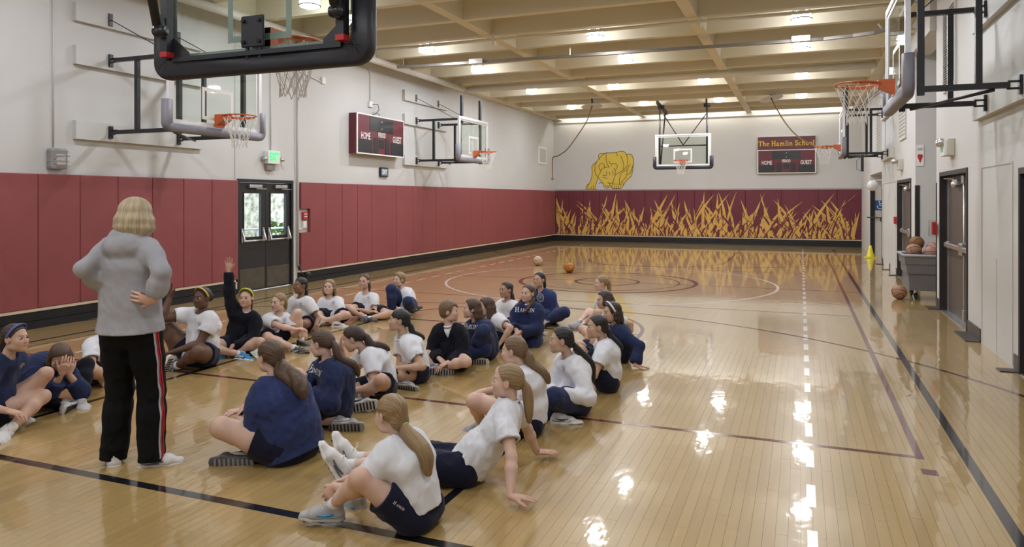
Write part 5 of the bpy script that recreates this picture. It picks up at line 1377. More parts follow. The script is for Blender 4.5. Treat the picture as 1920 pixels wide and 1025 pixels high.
        for i, (o_, ln, base) in enumerate(((0.0255, 0.058, 0.074), (0.0085, 0.066, 0.078), (-0.0085, 0.061, 0.076), (-0.0250, 0.047, 0.069))):
            b0 = w_+hdv*(base-0.018)*q+tx*o_*q; ang = spr*o_/0.0255
            dr = (hdv*math.cos(ang)+tx*math.sin(ang)).normalized(); p = b0; r0 = (0.0082, 0.0085, 0.0082, 0.0072)[i]*q
            cu = curl*(0.85+0.12*i)
            for j, fr in enumerate((0.56, 0.36, 0.30)):
                an_ = cu*(0.55, 0.95, 0.75)[j]
                dr = (dr*math.cos(an_)+pnv*math.sin(an_)).normalized()
                n_ = p+dr*ln*fr*q*(1.25 if j == 0 else 1.0); a(cap(p, n_, r0*(1-0.07*j), r0*(0.93-0.07*j)), 0.0035); p = n_
        tb = w_+hdv*0.018*q+tx*0.022*q+pnv*0.006*q; td = (hdv*0.72+tx*0.62+pnv*(0.25+0.35*curl)).normalized(); p = tb
        for j, ln in enumerate((0.032, 0.027, 0.021)):
            n_ = p+td*ln*q; a(cap(p, n_, (0.0125, 0.0095, 0.0085)[j]*q, (0.0098, 0.0088, 0.0070)[j]*q), 0.007 if j else 0.012); p = n_; td = (td+hdv*0.18*(1-curl)+pnv*0.3*curl-tx*0.22*curl).normalized()
        hv.cut(lambda X, Y, Z: (0.0015-Z)*np.ones_like(X*Y))
        P, Q = hv.mesh()
        keep = (P-npv(w_))@npv(d0) > -0.014; Q = Q[keep[Q].all(1)]
        C = np.repeat(skin[None]*np.array([1.0, 0.93, 0.92]), len(P), 0)
        push(P, Q, C)
    P = np.concatenate(parts_P); Q = np.concatenate(parts_Q); C = np.concatenate(parts_C)
    used = np.unique(Q); mp = np.full(len(P), -1, np.int64); mp[used] = np.arange(len(used))
    body = child('body', np_mesh('body', P[used]+offn, mp[Q], [M['skin']], col=C[used]))
    # --- eyes
    if sp.get('eyes', True):
        er = 0.0142*hs; gz = sp.get('gaze', (0, 0))
        for s_ in (-1, 1):
            o = link_mesh('eye', EYE_ME, body); c = H(s_*0.0305*fw, 0.0728, 0.001)+off
            gy = (hY+hX*gz[0]+hZ*gz[1]).normalized(); fm = frame_from(gy, hZ)
            o.matrix_local = Matrix.Translation(c) @ fm.to_4x4() @ Matrix.Diagonal((er*1.10, er, er*0.76, 1))
    # --- clothes
    cl = sp['top']; tm = {'tee': 'tee', 'long': 'tee', 'navy': 'navy', 'navy2': 'navy2', 'dark': 'dark', 'hoodie': 'heather', 'navytee': 'navy'}[cl]
    longs = cl in ('long', 'navy', 'navy2', 'dark', 'hoodie')
    heavy = cl in ('navy', 'navy2', 'hoodie')
    e = sp.get('ease', 0.026 if heavy else (0.017 if cl == 'dark' else 0.015))
    lo = np.min([npv(q) for q in (pel, nb, J['shoR'], J['shoL'], J['elbR'], J['elbL'])]+([npv(J['wriR']), npv(J['wriL'])] if longs else []), 0)-0.17*max(1, g)
    hi = np.max([npv(q) for q in (pel, nb, J['shoR'], J['shoL'], J['elbR'], J['elbL'])]+([npv(J['wriR']), npv(J['wriL'])] if longs else []), 0)+0.17*max(1, g); lo[2] = max(lo[2], -0.01)
    v = Vol(lo, hi, hc)
    torso(v.op, e, 0.05)
    v.op(ecap(pel+up_ax*sp.get('hem', 0.0)*k, w1, R, (0.126*k*g+e+sp.get('hemw', 0), 0.098*k*g+e+sp.get('hemw', 0)), (0.110*k*g+e+sp.get('hemw', 0)*0.5, 0.084*k*g+e)), 0.04)
    if heavy: v.op(ecap(w1-up_ax*0.02*k, w2, Rs, (0.118*k*g+e, 0.094*k*g+e), (0.122*k*g+e, 0.084*k*g+e)), 0.05)
    if cl == 'hoodie':
        v.op(ell(nb+back*0.060*k-up_ax*0.03*k, (Rs, back, up_ax), (0.100*k, 0.055*k, 0.070*k)), 0.02)
        v.op(ell(nb+back*0.035*k+up_ax*0.025*k, (Rs, back, up_ax), (0.078*k, 0.050*k, 0.042*k)), 0.02)
    fa_ = sp.get('fold', 0.010 if not heavy else 0.009); sd_ = sp.get('seed', 1)
    def wrinkle(v):
        v.full(folds(fa_, 14.0 if not heavy else 11.0, sd_, (1.0, 1.0, 0.75)))
        v.full(folds(fa_*0.55, 31.0, sd_+50, (1.0, 1.0, 0.6)))
        if hc < 0.009: v.full(folds(fa_*0.22, 70.0, sd_+90, (1.0, 1.0, 0.5)))
    wrinkle(v)
    # hem plane and neck opening
    hp_ = npv(pel+up_ax*sp.get('hemz', -0.045)*k); hu = npv((up_ax+Fs*sp.get('hemtilt', 0.0)).normalized())
    v.cut(lambda X, Y, Z: (hp_[0]-X)*hu[0]+(hp_[1]-Y)*hu[1]+(hp_[2]-Z)*hu[2])
    nd = (H(0, -0.02, -0.06)-nb).normalized()
    nr = sp.get('neckr', 0.054 if cl in ('tee', 'navytee') else 0.050)*k
    if cl != 'hoodie':
        v.op(cap(nb-nd*0.004*k+Fs*0.012*k, nb+nd*0.10*k+Fs*0.01*k, nr, nr*1.1), 0.012, '-')
        if sp.get('vneck'): v.op(ecap(nb+Fs*0.06*k, nb+Fs*0.095*k-up_ax*0.075*k, Rs, (0.045*k, 0.05*k), (0.010*k, 0.05*k)), 0.006, '-')
    else: v.op(cap(nb+nd*0.03*k+Fs*0.03*k, nb+nd*0.10*k+Fs*0.03*k, nr, nr*1.1), 0.012, '-')
    # sleeves, each open at the cuff, then joined to the trunk
    gs_ = k*g**0.5*sp.get('slw', 1.0)
    for s_ in 'RL':
        sh, el_, wr = J['sho'+s_], J['elb'+s_], J['wri'+s_]; dn = (el_-sh).normalized()
        sv = Vol.__new__(Vol); sv.h, sv.o, sv.n, sv.ax = v.h, v.o, v.n, v.ax; sv.D = np.full(v.n, 0.12, np.float32)
        sv.op(cap(sh.lerp(shc, 0.30), sh.lerp(el_, 0.35), 0.043*gs_+e, 0.042*gs_+e), 0.03)
        if longs:
            sv.op(cap(sh.lerp(el_, 0.2), el_, 0.042*gs_+e, 0.036*gs_+e), 0.03)
            ce = el_.lerp(wr, sp.get('cuff'+s_, sp.get('cuff', 0.93))); fd_ = (wr-el_).normalized()
            sv.op(cap(el_, ce+fd_*0.02, 0.037*gs_+e, 0.026*k+e*0.9), 0.02)
            if heavy: sv.op(cap(ce-fd_*0.055*k, ce-fd_*0.04*k, 0.034*k+e), 0.03)
            cd, rr = fd_, 0.0255*k
        else:
            ce = sh.lerp(el_, sp.get('sleeve', 0.62)); sv.op(cap(sh.lerp(el_, 0.25), ce+dn*0.03, 0.043*gs_+e, 0.046*gs_+e*1.3), 0.03)
            cd, rr = dn, 0.042*gs_+e*0.6
        wrinkle(sv)
        c_, d_ = npv(ce), npv(cd)
        sv.cut(lambda X, Y, Z: (X-c_[0])*d_[0]+(Y-c_[1])*d_[1]+(Z-c_[2])*d_[2]) if not longs else None
        if longs:
            w_ = sv.win(c_-0.12*k, c_+0.12*k)
            if w_:
                X, Y, Z = sv.pts(w_); pl_ = (X-c_[0])*d_[0]+(Y-c_[1])*d_[1]+(Z-c_[2])*d_[2]; sv.D[w_] = np.maximum(sv.D[w_], pl_)
        sv.op(cap(ce-cd*0.035*k, ce+cd*0.05*k, rr), 0.004, '-')
        kk_ = 0.035; q = np.maximum(kk_-np.abs(v.D-sv.D), 0)/kk_; v.D = (np.minimum(v.D, sv.D)-q*q*kk_*0.25).astype(np.float32)
        if longs: v.op(cap(ce-cd*0.030*k, ce+cd*0.05*k, rr), 0.003, '-')
    v.cut(lambda X, Y, Z: (0.003-Z)*np.ones_like(X*Y))
    P, Q = v.mesh()
    shirt = child({'tee': 't_shirt', 'navytee': 't_shirt', 'long': 'long_sleeve_shirt', 'navy': 'sweatshirt', 'navy2': 'fleece_jacket', 'dark': 'sweater', 'hoodie': 'hooded_sweatshirt'}[cl], np_mesh('shirt', P+offn, Q, [M[tm]]))
    # collar band
    if cl in ('tee', 'navytee', 'long', 'navy', 'dark'):
        cbm = M['tee'] if cl != 'navytee' else M['navy']
        under_white = sp.get('undershirt', False)
        if cl in ('tee', 'navytee', 'long') or under_white:
            b = MB(); c0_ = nb+nd*(0.004 if not under_white else 0.014)*k+Fs*0.012*k; fr_ = frame_from(nd, Fs); rr = (nr+0.004) if not under_white else 0.047*k
            b.tube([c0_+off+fr_ @ Vector((rr*1.03*math.cos(t), -0.008*k*math.sin(t)*(1 if True else 0), rr*math.sin(t))) for t in np.linspace(0, 2*PI, 28, endpoint=False)], 0.0075*k if not under_white else 0.010*k, 8, closed=True)
            b.build('collar', cbm, shirt)
    if sp.get('undershirt'):
        c_ = npv(nb); uv = Vol(c_-0.15*k, c_+0.15*k, hc); torso(uv.op, 0.006, 0.05, low=False)
        uv.op(cap(nb-nd*0.004*k+Fs*0.010*k, nb+nd*0.10*k+Fs*0.01*k, 0.044*k, 0.05*k), 0.008, '-'); uv.cut(lambda X, Y, Z: np.sqrt((X-c_[0])**2+(Y-c_[1])**2+(Z-c_[2])**2)-0.125*k)
        P, Q = uv.mesh()
        if len(Q): child('undershirt', np_mesh('undershirt', P+offn, Q, [M['tee']]))
    # --- legs
    bt = sp.get('legs', 'shorts'); bm_ = {'shorts': 'shorts', 'pants': 'sweat', 'black': 'blackcloth', 'leggings': 'dark'}[bt]
    e2 = sp.get('legease', {'shorts': 0.013, 'pants': 0.014, 'black': 0.022, 'leggings': 0.004}[bt])
    full = bt != 'shorts'
    pts_ = [npv(q) for q in (pel, J['hipR'], J['hipL'], J['kneR'], J['kneL'])]+([npv(J['ankR']), npv(J['ankL'])] if full else [])
    lo = np.min(pts_, 0)-0.17; hi = np.max(pts_, 0)+0.17; lo[2] = max(lo[2], -0.01)
    v = Vol(lo, hi, hc)
    v.op(ecap(pel-up_ax*0.02*k, pel+up_ax*0.07*k, R, (0.122*k*g+e2, 0.092*k*g+e2), (0.112*k*g+e2, 0.085*k*g+e2)), 0.03)
    tp = npv(pel+up_ax*sp.get('waistz', 0.075)*k); hu = npv(up_ax)
    v.cut(lambda X, Y, Z: (X-tp[0])*hu[0]+(Y-tp[1])*hu[1]+(Z-tp[2])*hu[2])
    fl_ = folds(0.008 if bt != 'leggings' else 0.002, 16.0, sp.get('seed', 1)+9); fl2 = folds(0.004 if bt != 'leggings' else 0.001, 36.0, sp.get('seed', 1)+19)
    v.full(fl_)
    for s_ in 'RL':
        hp, kn, an = J['hip'+s_], J['kne'+s_], J['ank'+s_]
        sv = Vol.__new__(Vol); sv.h, sv.o, sv.n, sv.ax = v.h, v.o, v.n, v.ax; sv.D = np.full(v.n, 0.12, np.float32)
        if not full:
            ce = hp.lerp(kn, sp.get('shortlen', 0.58)); dn = (kn-hp).normalized(); rr = 0.070*k*g+e2*0.4
            sv.op(cap(hp, ce+dn*0.03, 0.084*k*g+e2, 0.074*k*g+e2*1.2), 0.03)
        else:
            flare = sp.get('flare', 0.0); dn = (an-kn).normalized(); ce = kn.lerp(an, sp.get('leglen', 0.93)); rr = 0.030*k+e2*0.6+flare*0.85
            sv.op(cap(hp, hp.lerp(kn, 0.5), 0.083*k*g+e2, 0.070*k*g+e2), 0.03); sv.op(cap(hp.lerp(kn, 0.5), kn, 0.070*k*g+e2, 0.052*k*g+e2+flare*0.3), 0.03)
            sv.op(cap(kn, kn.lerp(an, 0.35), 0.050*k*g+e2+flare*0.3, 0.050*k*g+e2+flare*0.5), 0.03); sv.op(cap(kn.lerp(an, 0.35), ce+dn*0.02, 0.050*k*g+e2+flare*0.5, 0.036*k+e2+flare), 0.03)
        sv.full(fl_); sv.full(fl2)
        c_, d_ = npv(ce), npv(dn); w_ = sv.win(c_-0.17*k, c_+0.17*k)
        if w_:
            X, Y, Z = sv.pts(w_); pl_ = (X-c_[0])*d_[0]+(Y-c_[1])*d_[1]+(Z-c_[2])*d_[2]
            if full: pl_ = np.where((X-c_[0])**2+(Y-c_[1])**2+(Z-c_[2])**2+0*pl_ < (0.12*k+flare)**2, pl_, -1)
            sv.D[w_] = np.maximum(sv.D[w_], pl_)
        sv.op(cap(ce-dn*0.03*k, ce+dn*0.04*k, rr), 0.004, '-')
        kk_ = 0.03; q = np.maximum(kk_-np.abs(v.D-sv.D), 0)/kk_; v.D = (np.minimum(v.D, sv.D)-q*q*kk_*0.25).astype(np.float32)
    v.cut(lambda X, Y, Z: (0.002-Z)*np.ones_like(X*Y))
    P, Q = v.mesh()
    legs = child({'shorts': 'shorts', 'pants': 'sweatpants', 'black': 'track_pants', 'leggings': 'leggings'}[bt], np_mesh('legwear', P+offn, Q, [M[bm_]]))
    # --- shoes and socks
    for s_ in 'RL':
        an, kn = J['ank'+s_], J['kne'+s_]; sd = (an-kn).normalized(); sg = 1 if s_ == 'R' else -1
        fdn = sp.get('fdir'+s_)
        fd_ = (Vector(fdn[1]) if fdn[0] == 'w' else R*fdn[0]+F*fdn[1]+U*fdn[2]).normalized() if fdn else (F-sd*F.dot(sd)).normalized()
        son = sp.get('sole'+s_)
        if son: so_ = (Vector(son[1]) if son[0] == 'w' else R*son[0]+F*son[1]+U*son[2])
        else: so_ = sd
        so_ = so_-fd_*so_.dot(fd_)
        so_ = so_.normalized() if so_.length > 0.05 else -U
        fs = sp.get('fs', 1.1)*k
        mt = Matrix.Translation(an+off) @ frame_from(fd_, -so_).to_4x4() @ Matrix.Scale(fs, 4)
        cs = sp.get('shoe', ((0.6, 0.6, 0.6, 1), (0.6, 0.6, 0.6, 1), (0.05, 0.05, 0.06, 1)))
        sh = link_mesh('shoe', SHOE[0], root); sh.matrix_local = mt; sh.color = cs[0]
        for me, nm, c_ in ((SHOE[1], 'sole', cs[1]), (SHOE[2], 'laces', cs[3] if len(cs) > 3 else (0.7, 0.7, 0.7, 1)), (SHOE[3], 'side_stripe', cs[2]), (SHOE[4], 'tread', cs[4] if len(cs) > 4 else (0.03, 0.03, 0.035, 1))):
            o = link_mesh(nm, me, sh); o.color = c_
        if bt == 'shorts' or sp.get('sock', False):
            b = MB(); t0 = an-sd*sp.get('sockh', 0.055)*k; t1 = an+so_*0.02*k
            b.tube([t0+off, t0.lerp(an, 0.5)+off, an+off, t1+off], [0.0335*k*gl, 0.0345*k*gl, 0.034*k, 0.03*k], 14); b.build('sock', M['sock'], root)
    # --- hair
    hair(sp, H, HA, hs, hcn, hX, hY, hZ, root, off, offn, hairc, hh, nb, back, child, k, shirt)
    J.update(dict(H=H, hs=hs, hX=hX, hY=hY, hZ=hZ, nb=nb, pel=pel, Fs=Fs, Rs=Rs, up=up_ax, root=root, shirt=shirt, off=off, R=R, F=F, k=k, shc=shc, w2=w2, legs=legs, body=body))
    return J

def hair(sp, H, HA, hs, hcn, hX, hY, hZ, root, off, offn, hairc, hh, nb, back, child, k, shirt):
    bvh = BVHTree.FromPolygons([v.co for v in shirt.data.vertices], [p.vertices for p in shirt.data.polygons])
    def outside(p, r):
        """push a point of a tail out of the garment"""
        q = p+off
        for it in range(5):
            h = bvh.ray_cast(q+back*0.5, -back, 0.5+0.06)
            if h[0] is None: break
            depth = (h[0]-q).dot(back)+r*0.75
            if depth <= 0: break
            q = q+back*depth; break
        return q-off
    st = sp.get('style', 'pony'); r_ = 0.16*hs
    hN = npv(hcn)
    def mesh_hair(v, name, mode, axis_pts=None, lab=None):
        P, Q = v.mesh()
        if len(Q) == 0: return None
        A = np.stack([(P-hN)@npv(q)/hs for q in HA], 1)
        if mode == 'tie':      # strands run from the face edge to the tie at the back of the head
            T = np.array(tie); x = A-T; fl = np.stack([np.arctan2(x[:, 2], x[:, 0])*1.6, x[:, 0]*6, np.linalg.norm(x, axis=1)*6], 1)
        elif mode == 'down':
            ang = np.arctan2(A[:, 0], A[:, 1]+0.01); fl = np.stack([np.sin(ang)*2.2, np.cos(ang)*2.2, (A[:, 2]-np.hypot(A[:, 0], A[:, 1])*0.0)*5], 1)
        else:
            ax = np.array([npv(q) for q in axis_pts]); best = np.full(len(P), 1e9); fl = np.zeros((len(P), 3)); run = 0
            for a, b in zip(ax, ax[1:]):
                d = b-a; L_ = np.linalg.norm(d); u = d/L_; t = np.clip((P-a)@u, 0, L_); x = P-a-t[:, None]*u; dist = np.linalg.norm(x, axis=1); m = dist < best
                s1 = np.cross(u, [0.3, 0.9, 0.1]); s1 /= np.linalg.norm(s1); s2 = np.cross(u, s1)
                an = np.arctan2(x@s1, x@s2)
                fl[m] = np.stack([np.sin(an)*1.5, np.cos(an)*1.5, (run+t)*7], 1)[m]; best[m] = dist[m]; run += L_
        return child(name, np_mesh('hair', P+offn, Q, [M['hair']], flow=fl), None, hairc, lab)
    def groove(v, fn, amp):
        X, Y, Z = v.pts((slice(None),)*3); x, y, z = X-hN[0], Y-hN[1], Z-hN[2]
        a = [(x*q[0]+y*q[1]+z*q[2])/hs for q in (npv(hX), npv(hY), npv(hZ))]
        v.D += (amp*fn(*a)).astype(np.float32)
    def local(v):
        X, Y, Z = v.pts((slice(None),)*3); x, y, z = X-hN[0], Y-hN[1], Z-hN[2]
        return [(x*q[0]+y*q[1]+z*q[2])/hs for q in (npv(hX), npv(hY), npv(hZ))]
    tie = sp.get('tie', (0, -0.098, 0.012))
    th = {'pony': 0.007, 'pigtails': 0.008, 'long': 0.013, 'bob': 0.018, 'short': 0.015, 'loose': 0.015}[st]+sp.get('thick', 0.0)
    v = Vol(hN-r_, hN+r_, hh)
    v.op(ell(H(0, -0.014, 0.033), HA, tuple(q*hs for q in (0.0735+th, 0.090+th, 0.078+th))), 0.02)
    if st in ('pony', 'pigtails'): v.op(ell(H(tie[0]*0.4, tie[1]*0.80, tie[2]*0.6-0.006), HA, tuple(q*hs for q in (0.060, 0.036, 0.050))), 0.03*hs)
    if st in ('bob', 'short', 'long', 'loose'): v.op(ell(H(0, -0.050, -0.02), HA, tuple(q*hs for q in (0.066+th*0.5, 0.055+th*0.5, 0.062))), 0.03*hs)
    a, b, c = local(v)
    fr = sp.get('fringe', 0.0)
    # hairline: forward limit as a function of height
    lim = np.interp(c, [-0.12, -0.075, -0.045, -0.02, 0.0, 0.03, 0.055, 0.075, 0.092, 0.12], [-0.075, -0.060, -0.040, -0.014, 0.012, 0.034, 0.050+fr*0.03, 0.062+fr*0.04, 0.090+fr*0.03, 0.2])
    if st in ('bob', 'long', 'short', 'loose'):
        lim = np.interp(c, [-0.12, -0.075, -0.045, -0.02, 0.0, 0.03, 0.055, 0.075, 0.092, 0.12], [-0.035, -0.025, 0.0, 0.022, 0.034, 0.044, 0.052+fr*0.05, 0.066+fr*0.04, 0.092+fr*0.03, 0.2])
    if sp.get('bangs'):
        lim = np.where((c > 0.018+0.006*np.sin(a*300)) & (np.abs(a) < 0.062), 0.2, lim)
    if sp.get('sidebangs'):
        sgn = sp['sidebangs']; lim = np.where((c > 0.028+0.75*(a*sgn+0.02)) & (np.abs(a) < 0.07), 0.2, lim)
    v.D = np.maximum(v.D, ((b-lim)*hs*0.7)).astype(np.float32)
    nz_ = {'pony': -0.088, 'pigtails': -0.085, 'short': -0.075}.get(st, -0.12)
    v.D = np.maximum(v.D, ((nz_-c)*hs)).astype(np.float32)
    # keep the ears free
    if st in ('pony', 'pigtails', 'short'):
        for s_ in (-1, 1): v.op(ell(H(s_*0.085, 0.004, -0.012), HA, tuple(q*hs for q in (0.02, 0.026, 0.034))), 0.006, '-')
    part = sp.get('part', None)
    sd = sp.get('seed', 1)
    def gro(a, b, c):
        if st in ('pony', 'pigtails'):
            an = np.arctan2(c-tie[2], a-tie[0]+1e-6); return np.sin(an*23+sd)+0.6*np.sin(an*41+2*sd)
        an = np.arctan2(a, b+0.01); return np.sin(an*19+sd+8*c)+0.7*np.sin(an*37+2*sd-6*c)+0.5*np.sin(c*60+an*5)
    groove(v, gro, 0.0011*hs if st != 'short' else 0.0020*hs)
    if part is not None: v.D += (0.006*hs*np.exp(-((a-part)/0.006)**2)*(c > 0.05)*(b > -0.04)).astype(np.float32)
    mesh_hair(v, 'hair', 'tie' if st in ('pony', 'pigtails') else 'down')
    U = Vector((0, 0, 1))
    def tail(start, pts, rad, name, wav=0.0, tuft=True):
        P0 = [Vector(p) for p in pts]; m_ = len(P0); P = []; R_ = []
        for i in range(m_-1):
            a, b, c, d = P0[max(i-1, 0)], P0[i], P0[i+1], P0[min(i+2, m_-1)]
            for q in range(3):
                t = q/3; P.append(0.5*((2*b)+(c-a)*t+(2*a-5*b+4*c-d)*t*t+(3*b-a-3*c+d)*t**3)); R_.append(rad[i]+(rad[i+1]-rad[i])*t)
        P.append(P0[-1]); R_.append(rad[-1]); rad = R_; n_ = len(P)
        mn = np.min([npv(p) for p in P], 0)-max(rad)*1.6-0.02; mx = np.max([npv(p) for p in P], 0)+max(rad)*1.6+0.02
        v = Vol(mn, mx, hh)
        # several locks twisting round one another
        nl = 6
        for l in range(nl):
            ph = 2*PI*l/nl+sd; pr = None
            for i in range(n_):
                t = i/(n_-1); d = (P[min(i+1, n_-1)]-P[max(i-1, 0)]).normalized(); s1 = d.cross(Vector((0.3, 0.9, 0.2))).normalized(); s2 = d.cross(s1)
                rr = rad[i]*0.52; tw_ = ph+t*1.2+wav*math.sin(t*7+l)
                q = P[i]+(s1*math.cos(tw_)+s2*math.sin(tw_))*rr*(1+wav*0.35*math.sin(9*t+l*2.1))
                rr2 = rad[i]*(0.62 if i < n_-1 else 0.3)
                if pr is not None: v.op(cap(pr[0], q, pr[1], rr2), 0.006)
                pr = (q, rr2)
        return mesh_hair(v, name, 'chain', P)
    if st == 'pony':
        t0 = H(*tie); ln = sp.get('tail', 0.20)*k; fat = sp.get('tailr', 0.024)*k
        dirv = (-hY*0.9-hZ*0.25).normalized(); P = [t0]; p = t0; d = dirv; sway = Vector(sp.get('sway', (0, 0, 0)))
        stp = ln/6
        for i in range(6):
            d = (d*0.52+(-U*0.62)+sway*0.25).normalized(); p = p+d*stp
            # stay outside the back
            P.append(p)
        P = P[:2]+[outside(p, fat) for p in P[2:]]
        tail(t0, P, [fat*0.55, fat*1.0, fat*1.15, fat*1.12, fat*1.0, fat*0.8, fat*0.35], 'ponytail', sp.get('wavy', 0.0))
        if 'band' in sp:
            fr_ = frame_from((P[1]-P[0]).normalized(), hZ); b_ = MB(); c0_ = P[0].lerp(P[1], 0.12)
            b_.tube([c0_+off+fr_ @ Vector((fat*0.62*math.cos(t), 0, fat*0.62*math.sin(t))) for t in np.linspace(0, 2*PI, 18, endpoint=False)], 0.0055*k, 8, closed=True)
            o = b_.build('hair_tie', M['trimcol'], root); o.color = sp['band']
    if st == 'pigtails':
        for s_ in (-1, 1):
            P = [H(s_*0.062, -0.045, -0.055), H(s_*0.080, -0.015, -0.090), H(s_*0.088, 0.030, -0.125), H(s_*0.084, 0.075, -0.165), H(s_*0.076, 0.100, -0.205), H(s_*0.070, 0.110, -0.240)]
            tail(P[0], P, [0.016, 0.019, 0.019, 0.017, 0.015, 0.007], 'braid', 0.9)
    if st in ('long', 'loose', 'bob'):
        ln = sp.get('len', 0.24)
        mn = hN-0.2; mx = hN+0.2; mn[2] -= ln
        v = Vol(mn, mx, hh)
        # a curtain of locks round the back and the sides
        n_ = 15 if st != 'bob' else 23; a0 = sp.get('curtain', 118)
        for i in range(n_):
            an = math.radians(180-a0+2*a0*i/(n_-1)); sx, cy = math.sin(an), math.cos(an)
            fx = 0.068+th*0.6; fy = 0.082+th*0.6
            p0 = H(sx*fx*0.92, cy*fy*0.92-0.014, 0.035); p1 = H(sx*fx*1.05, cy*fy*1.05-0.014, -0.02); p2 = p1-U*ln*0.45*hs+(p1-hcn).normalized()*0.008; 
            rnd = 0.02*math.sin(i*2.3+sd)
            p3 = p1-U*(ln+rnd)*hs+back*0.02+(Vector((p1.x-hcn.x, p1.y-hcn.y, 0)))*(-0.10 if st == 'bob' else 0.05)
            kb = 0.012 if st != 'bob' else 0.024; v.op(cap(p0, p1, 0.016*hs, 0.020*hs), kb); v.op(cap(p1, p2, 0.020*hs, 0.021*hs), kb); v.op(cap(p2, p3, 0.021*hs, 0.010*hs), 0.010)
        groove(v, gro, 0.0016*hs)
        mesh_hair(v, 'hair_length', 'down')
    if 'headband' in sp:
        b_ = MB(); n_ = 26; tl = sp.get('bandtilt', 0.25); rr = 0.0795+th
        pts = [H((0.0760+th)*math.sin(t)*1.0, math.cos(t)*tl*0.12+0.012*0+0.022*math.cos(t)-0.0, 0.030+(0.0815+th)*math.cos(t)*0.97) for t in np.linspace(-1.75, 1.75, n_)]
        # flat band: two tubes side by side
        for o_ in (-1, 0, 1): b_.tube([p+off+hY*0.006*o_*hs for p in pts], 0.0058*hs, 6)
        o = b_.build('headband', M['trimcol'], root); o.color = sp['headband']
    return

def decal(J, s, size, pos, nrm, upv, m, name='lettering', maker=None, bold=0.0, sx=1.0, lift=0.0035, target=None):
    """lettering pressed on to a garment: each corner is dropped on to the cloth along nrm"""
    ob = target or J['shirt']; me = ob.data
    bvh = BVHTree.FromPolygons([v.co for v in me.vertices], [p.vertices for p in me.polygons])
    vs, fs = maker(s, size) if maker else text_mesh(s, size, bold, sx)
    n = Vector(nrm).normalized(); u = Vector(upv); u = (u-n*u.dot(n)).normalized(); r = u.cross(n)
    o0 = Vector(pos)+J['off']; out = []
    for a, c in vs:
        p = o0+r*a+u*c+n*0.3; h = bvh.ray_cast(p, -n, 0.6)
        out.append(h[0]+n*lift if h[0] is not None else o0+r*a+u*c)
    b = MB(); b.add(out, fs); return b.build(name, m, J['root'])
# ------------------------------------------------------------------ the people, one entry each
CROSS = dict(footR=(-0.10, 0.25, 0.050), kneeR=(0.55, 0.40, 0.22), footL=(0.10, 0.33, 0.055), kneeL=(-0.55, 0.40, 0.22))
CROSS2 = dict(footL=(0.10, 0.25, 0.050), kneeL=(-0.55, 0.40, 0.22), footR=(-0.10, 0.33, 0.055), kneeR=(0.55, 0.40, 0.22))
HUG = dict(footR=(0.07, 0.42, 0.068), kneeR=(0.06, 0.4, 1.0), footL=(-0.07, 0.42, 0.068), kneeL=(-0.06, 0.4, 1.0), fdirR=(0.1, 1, 0), fdirL=(-0.1, 1, 0), soleR=(0, 0, -1), soleL=(0, 0, -1))
KNEEL = dict(hipz=0.17, footR=(0.085, -0.10, 0.055), footL=(-0.085, -0.10, 0.055), kneeR=(0.13, 0.8, 0.0), kneeL=(-0.13, 0.8, 0.0), fdirR=(0.1, -1, -0.1), fdirL=(-0.1, -1, -0.1), soleR=(0, -0.1, 1), soleL=(0, -0.1, 1))
LAP = dict(handR=(0.035, 0.23, 0.16), handL=(-0.035, 0.26, 0.16), elbR=(0.45, -0.05, 0.12), elbL=(-0.45, -0.05, 0.12), hdirR=(-0.7, 0.6, -0.2), hdirL=(0.7, 0.6, -0.2))
def g_(c): return (c, c, c*1.02, 1)
GREYSHOE = ((0.30, 0.30, 0.32, 1), (0.34, 0.34, 0.35, 1), (0.62, 0.62, 0.64, 1), (0.7, 0.7, 0.7, 1))
WHITESHOE = ((0.62, 0.61, 0.60, 1), (0.66, 0.65, 0.64, 1), (0.10, 0.10, 0.13, 1), (0.7, 0.7, 0.7, 1))
DARKSHOE = ((0.05, 0.05, 0.06, 1), (0.10, 0.10, 0.11, 1), (0.5, 0.5, 0.5, 1), (0.6, 0.6, 0.6, 1), (0.25, 0.26, 0.30, 1))
BLUESHOE = ((0.02, 0.20, 0.46, 1), (0.62, 0.60, 0.58, 1), (0.6, 0.6, 0.6, 1), (0.55, 0.62, 0.7, 1))
NIKE = ((0.36, 0.35, 0.35, 1), (0.42, 0.42, 0.43, 1), (0.04, 0.32, 0.62, 1), (0.7, 0.7, 0.7, 1))

PEOPLE = []
def add(u, v, phi, label, *presets, **kw):
    d0 = FPX*EYE/(v-VH); sp = {}
    for p in presets: sp.update(p)
    sp.update(kw)
    def conv(q):
        if isinstance(q, tuple) and len(q) == 4 and q[0] == 'p': w = at(q[1], q[2], d0+q[3]); w.z = max(w.z, 0.032); return ('w', w)
        if isinstance(q, tuple) and len(q) == 4 and q[0] == 'd':     # direction given as right, away, up of the view
            return ('w', Vector((q[1]*CA-q[2]*SA, q[1]*SA+q[2]*CA, q[3])))
        return q
    sp = {a: conv(b) for a, b in sp.items()}
    sp['seat'] = onfloor(u, v); sp['phi'] = phi; sp['label'] = label; sp.setdefault('seed', len(PEOPLE)+3)
    sp.setdefault('res', min(1.8, max(0.92, d0/5.4)))
    PEOPLE.append(sp); return sp

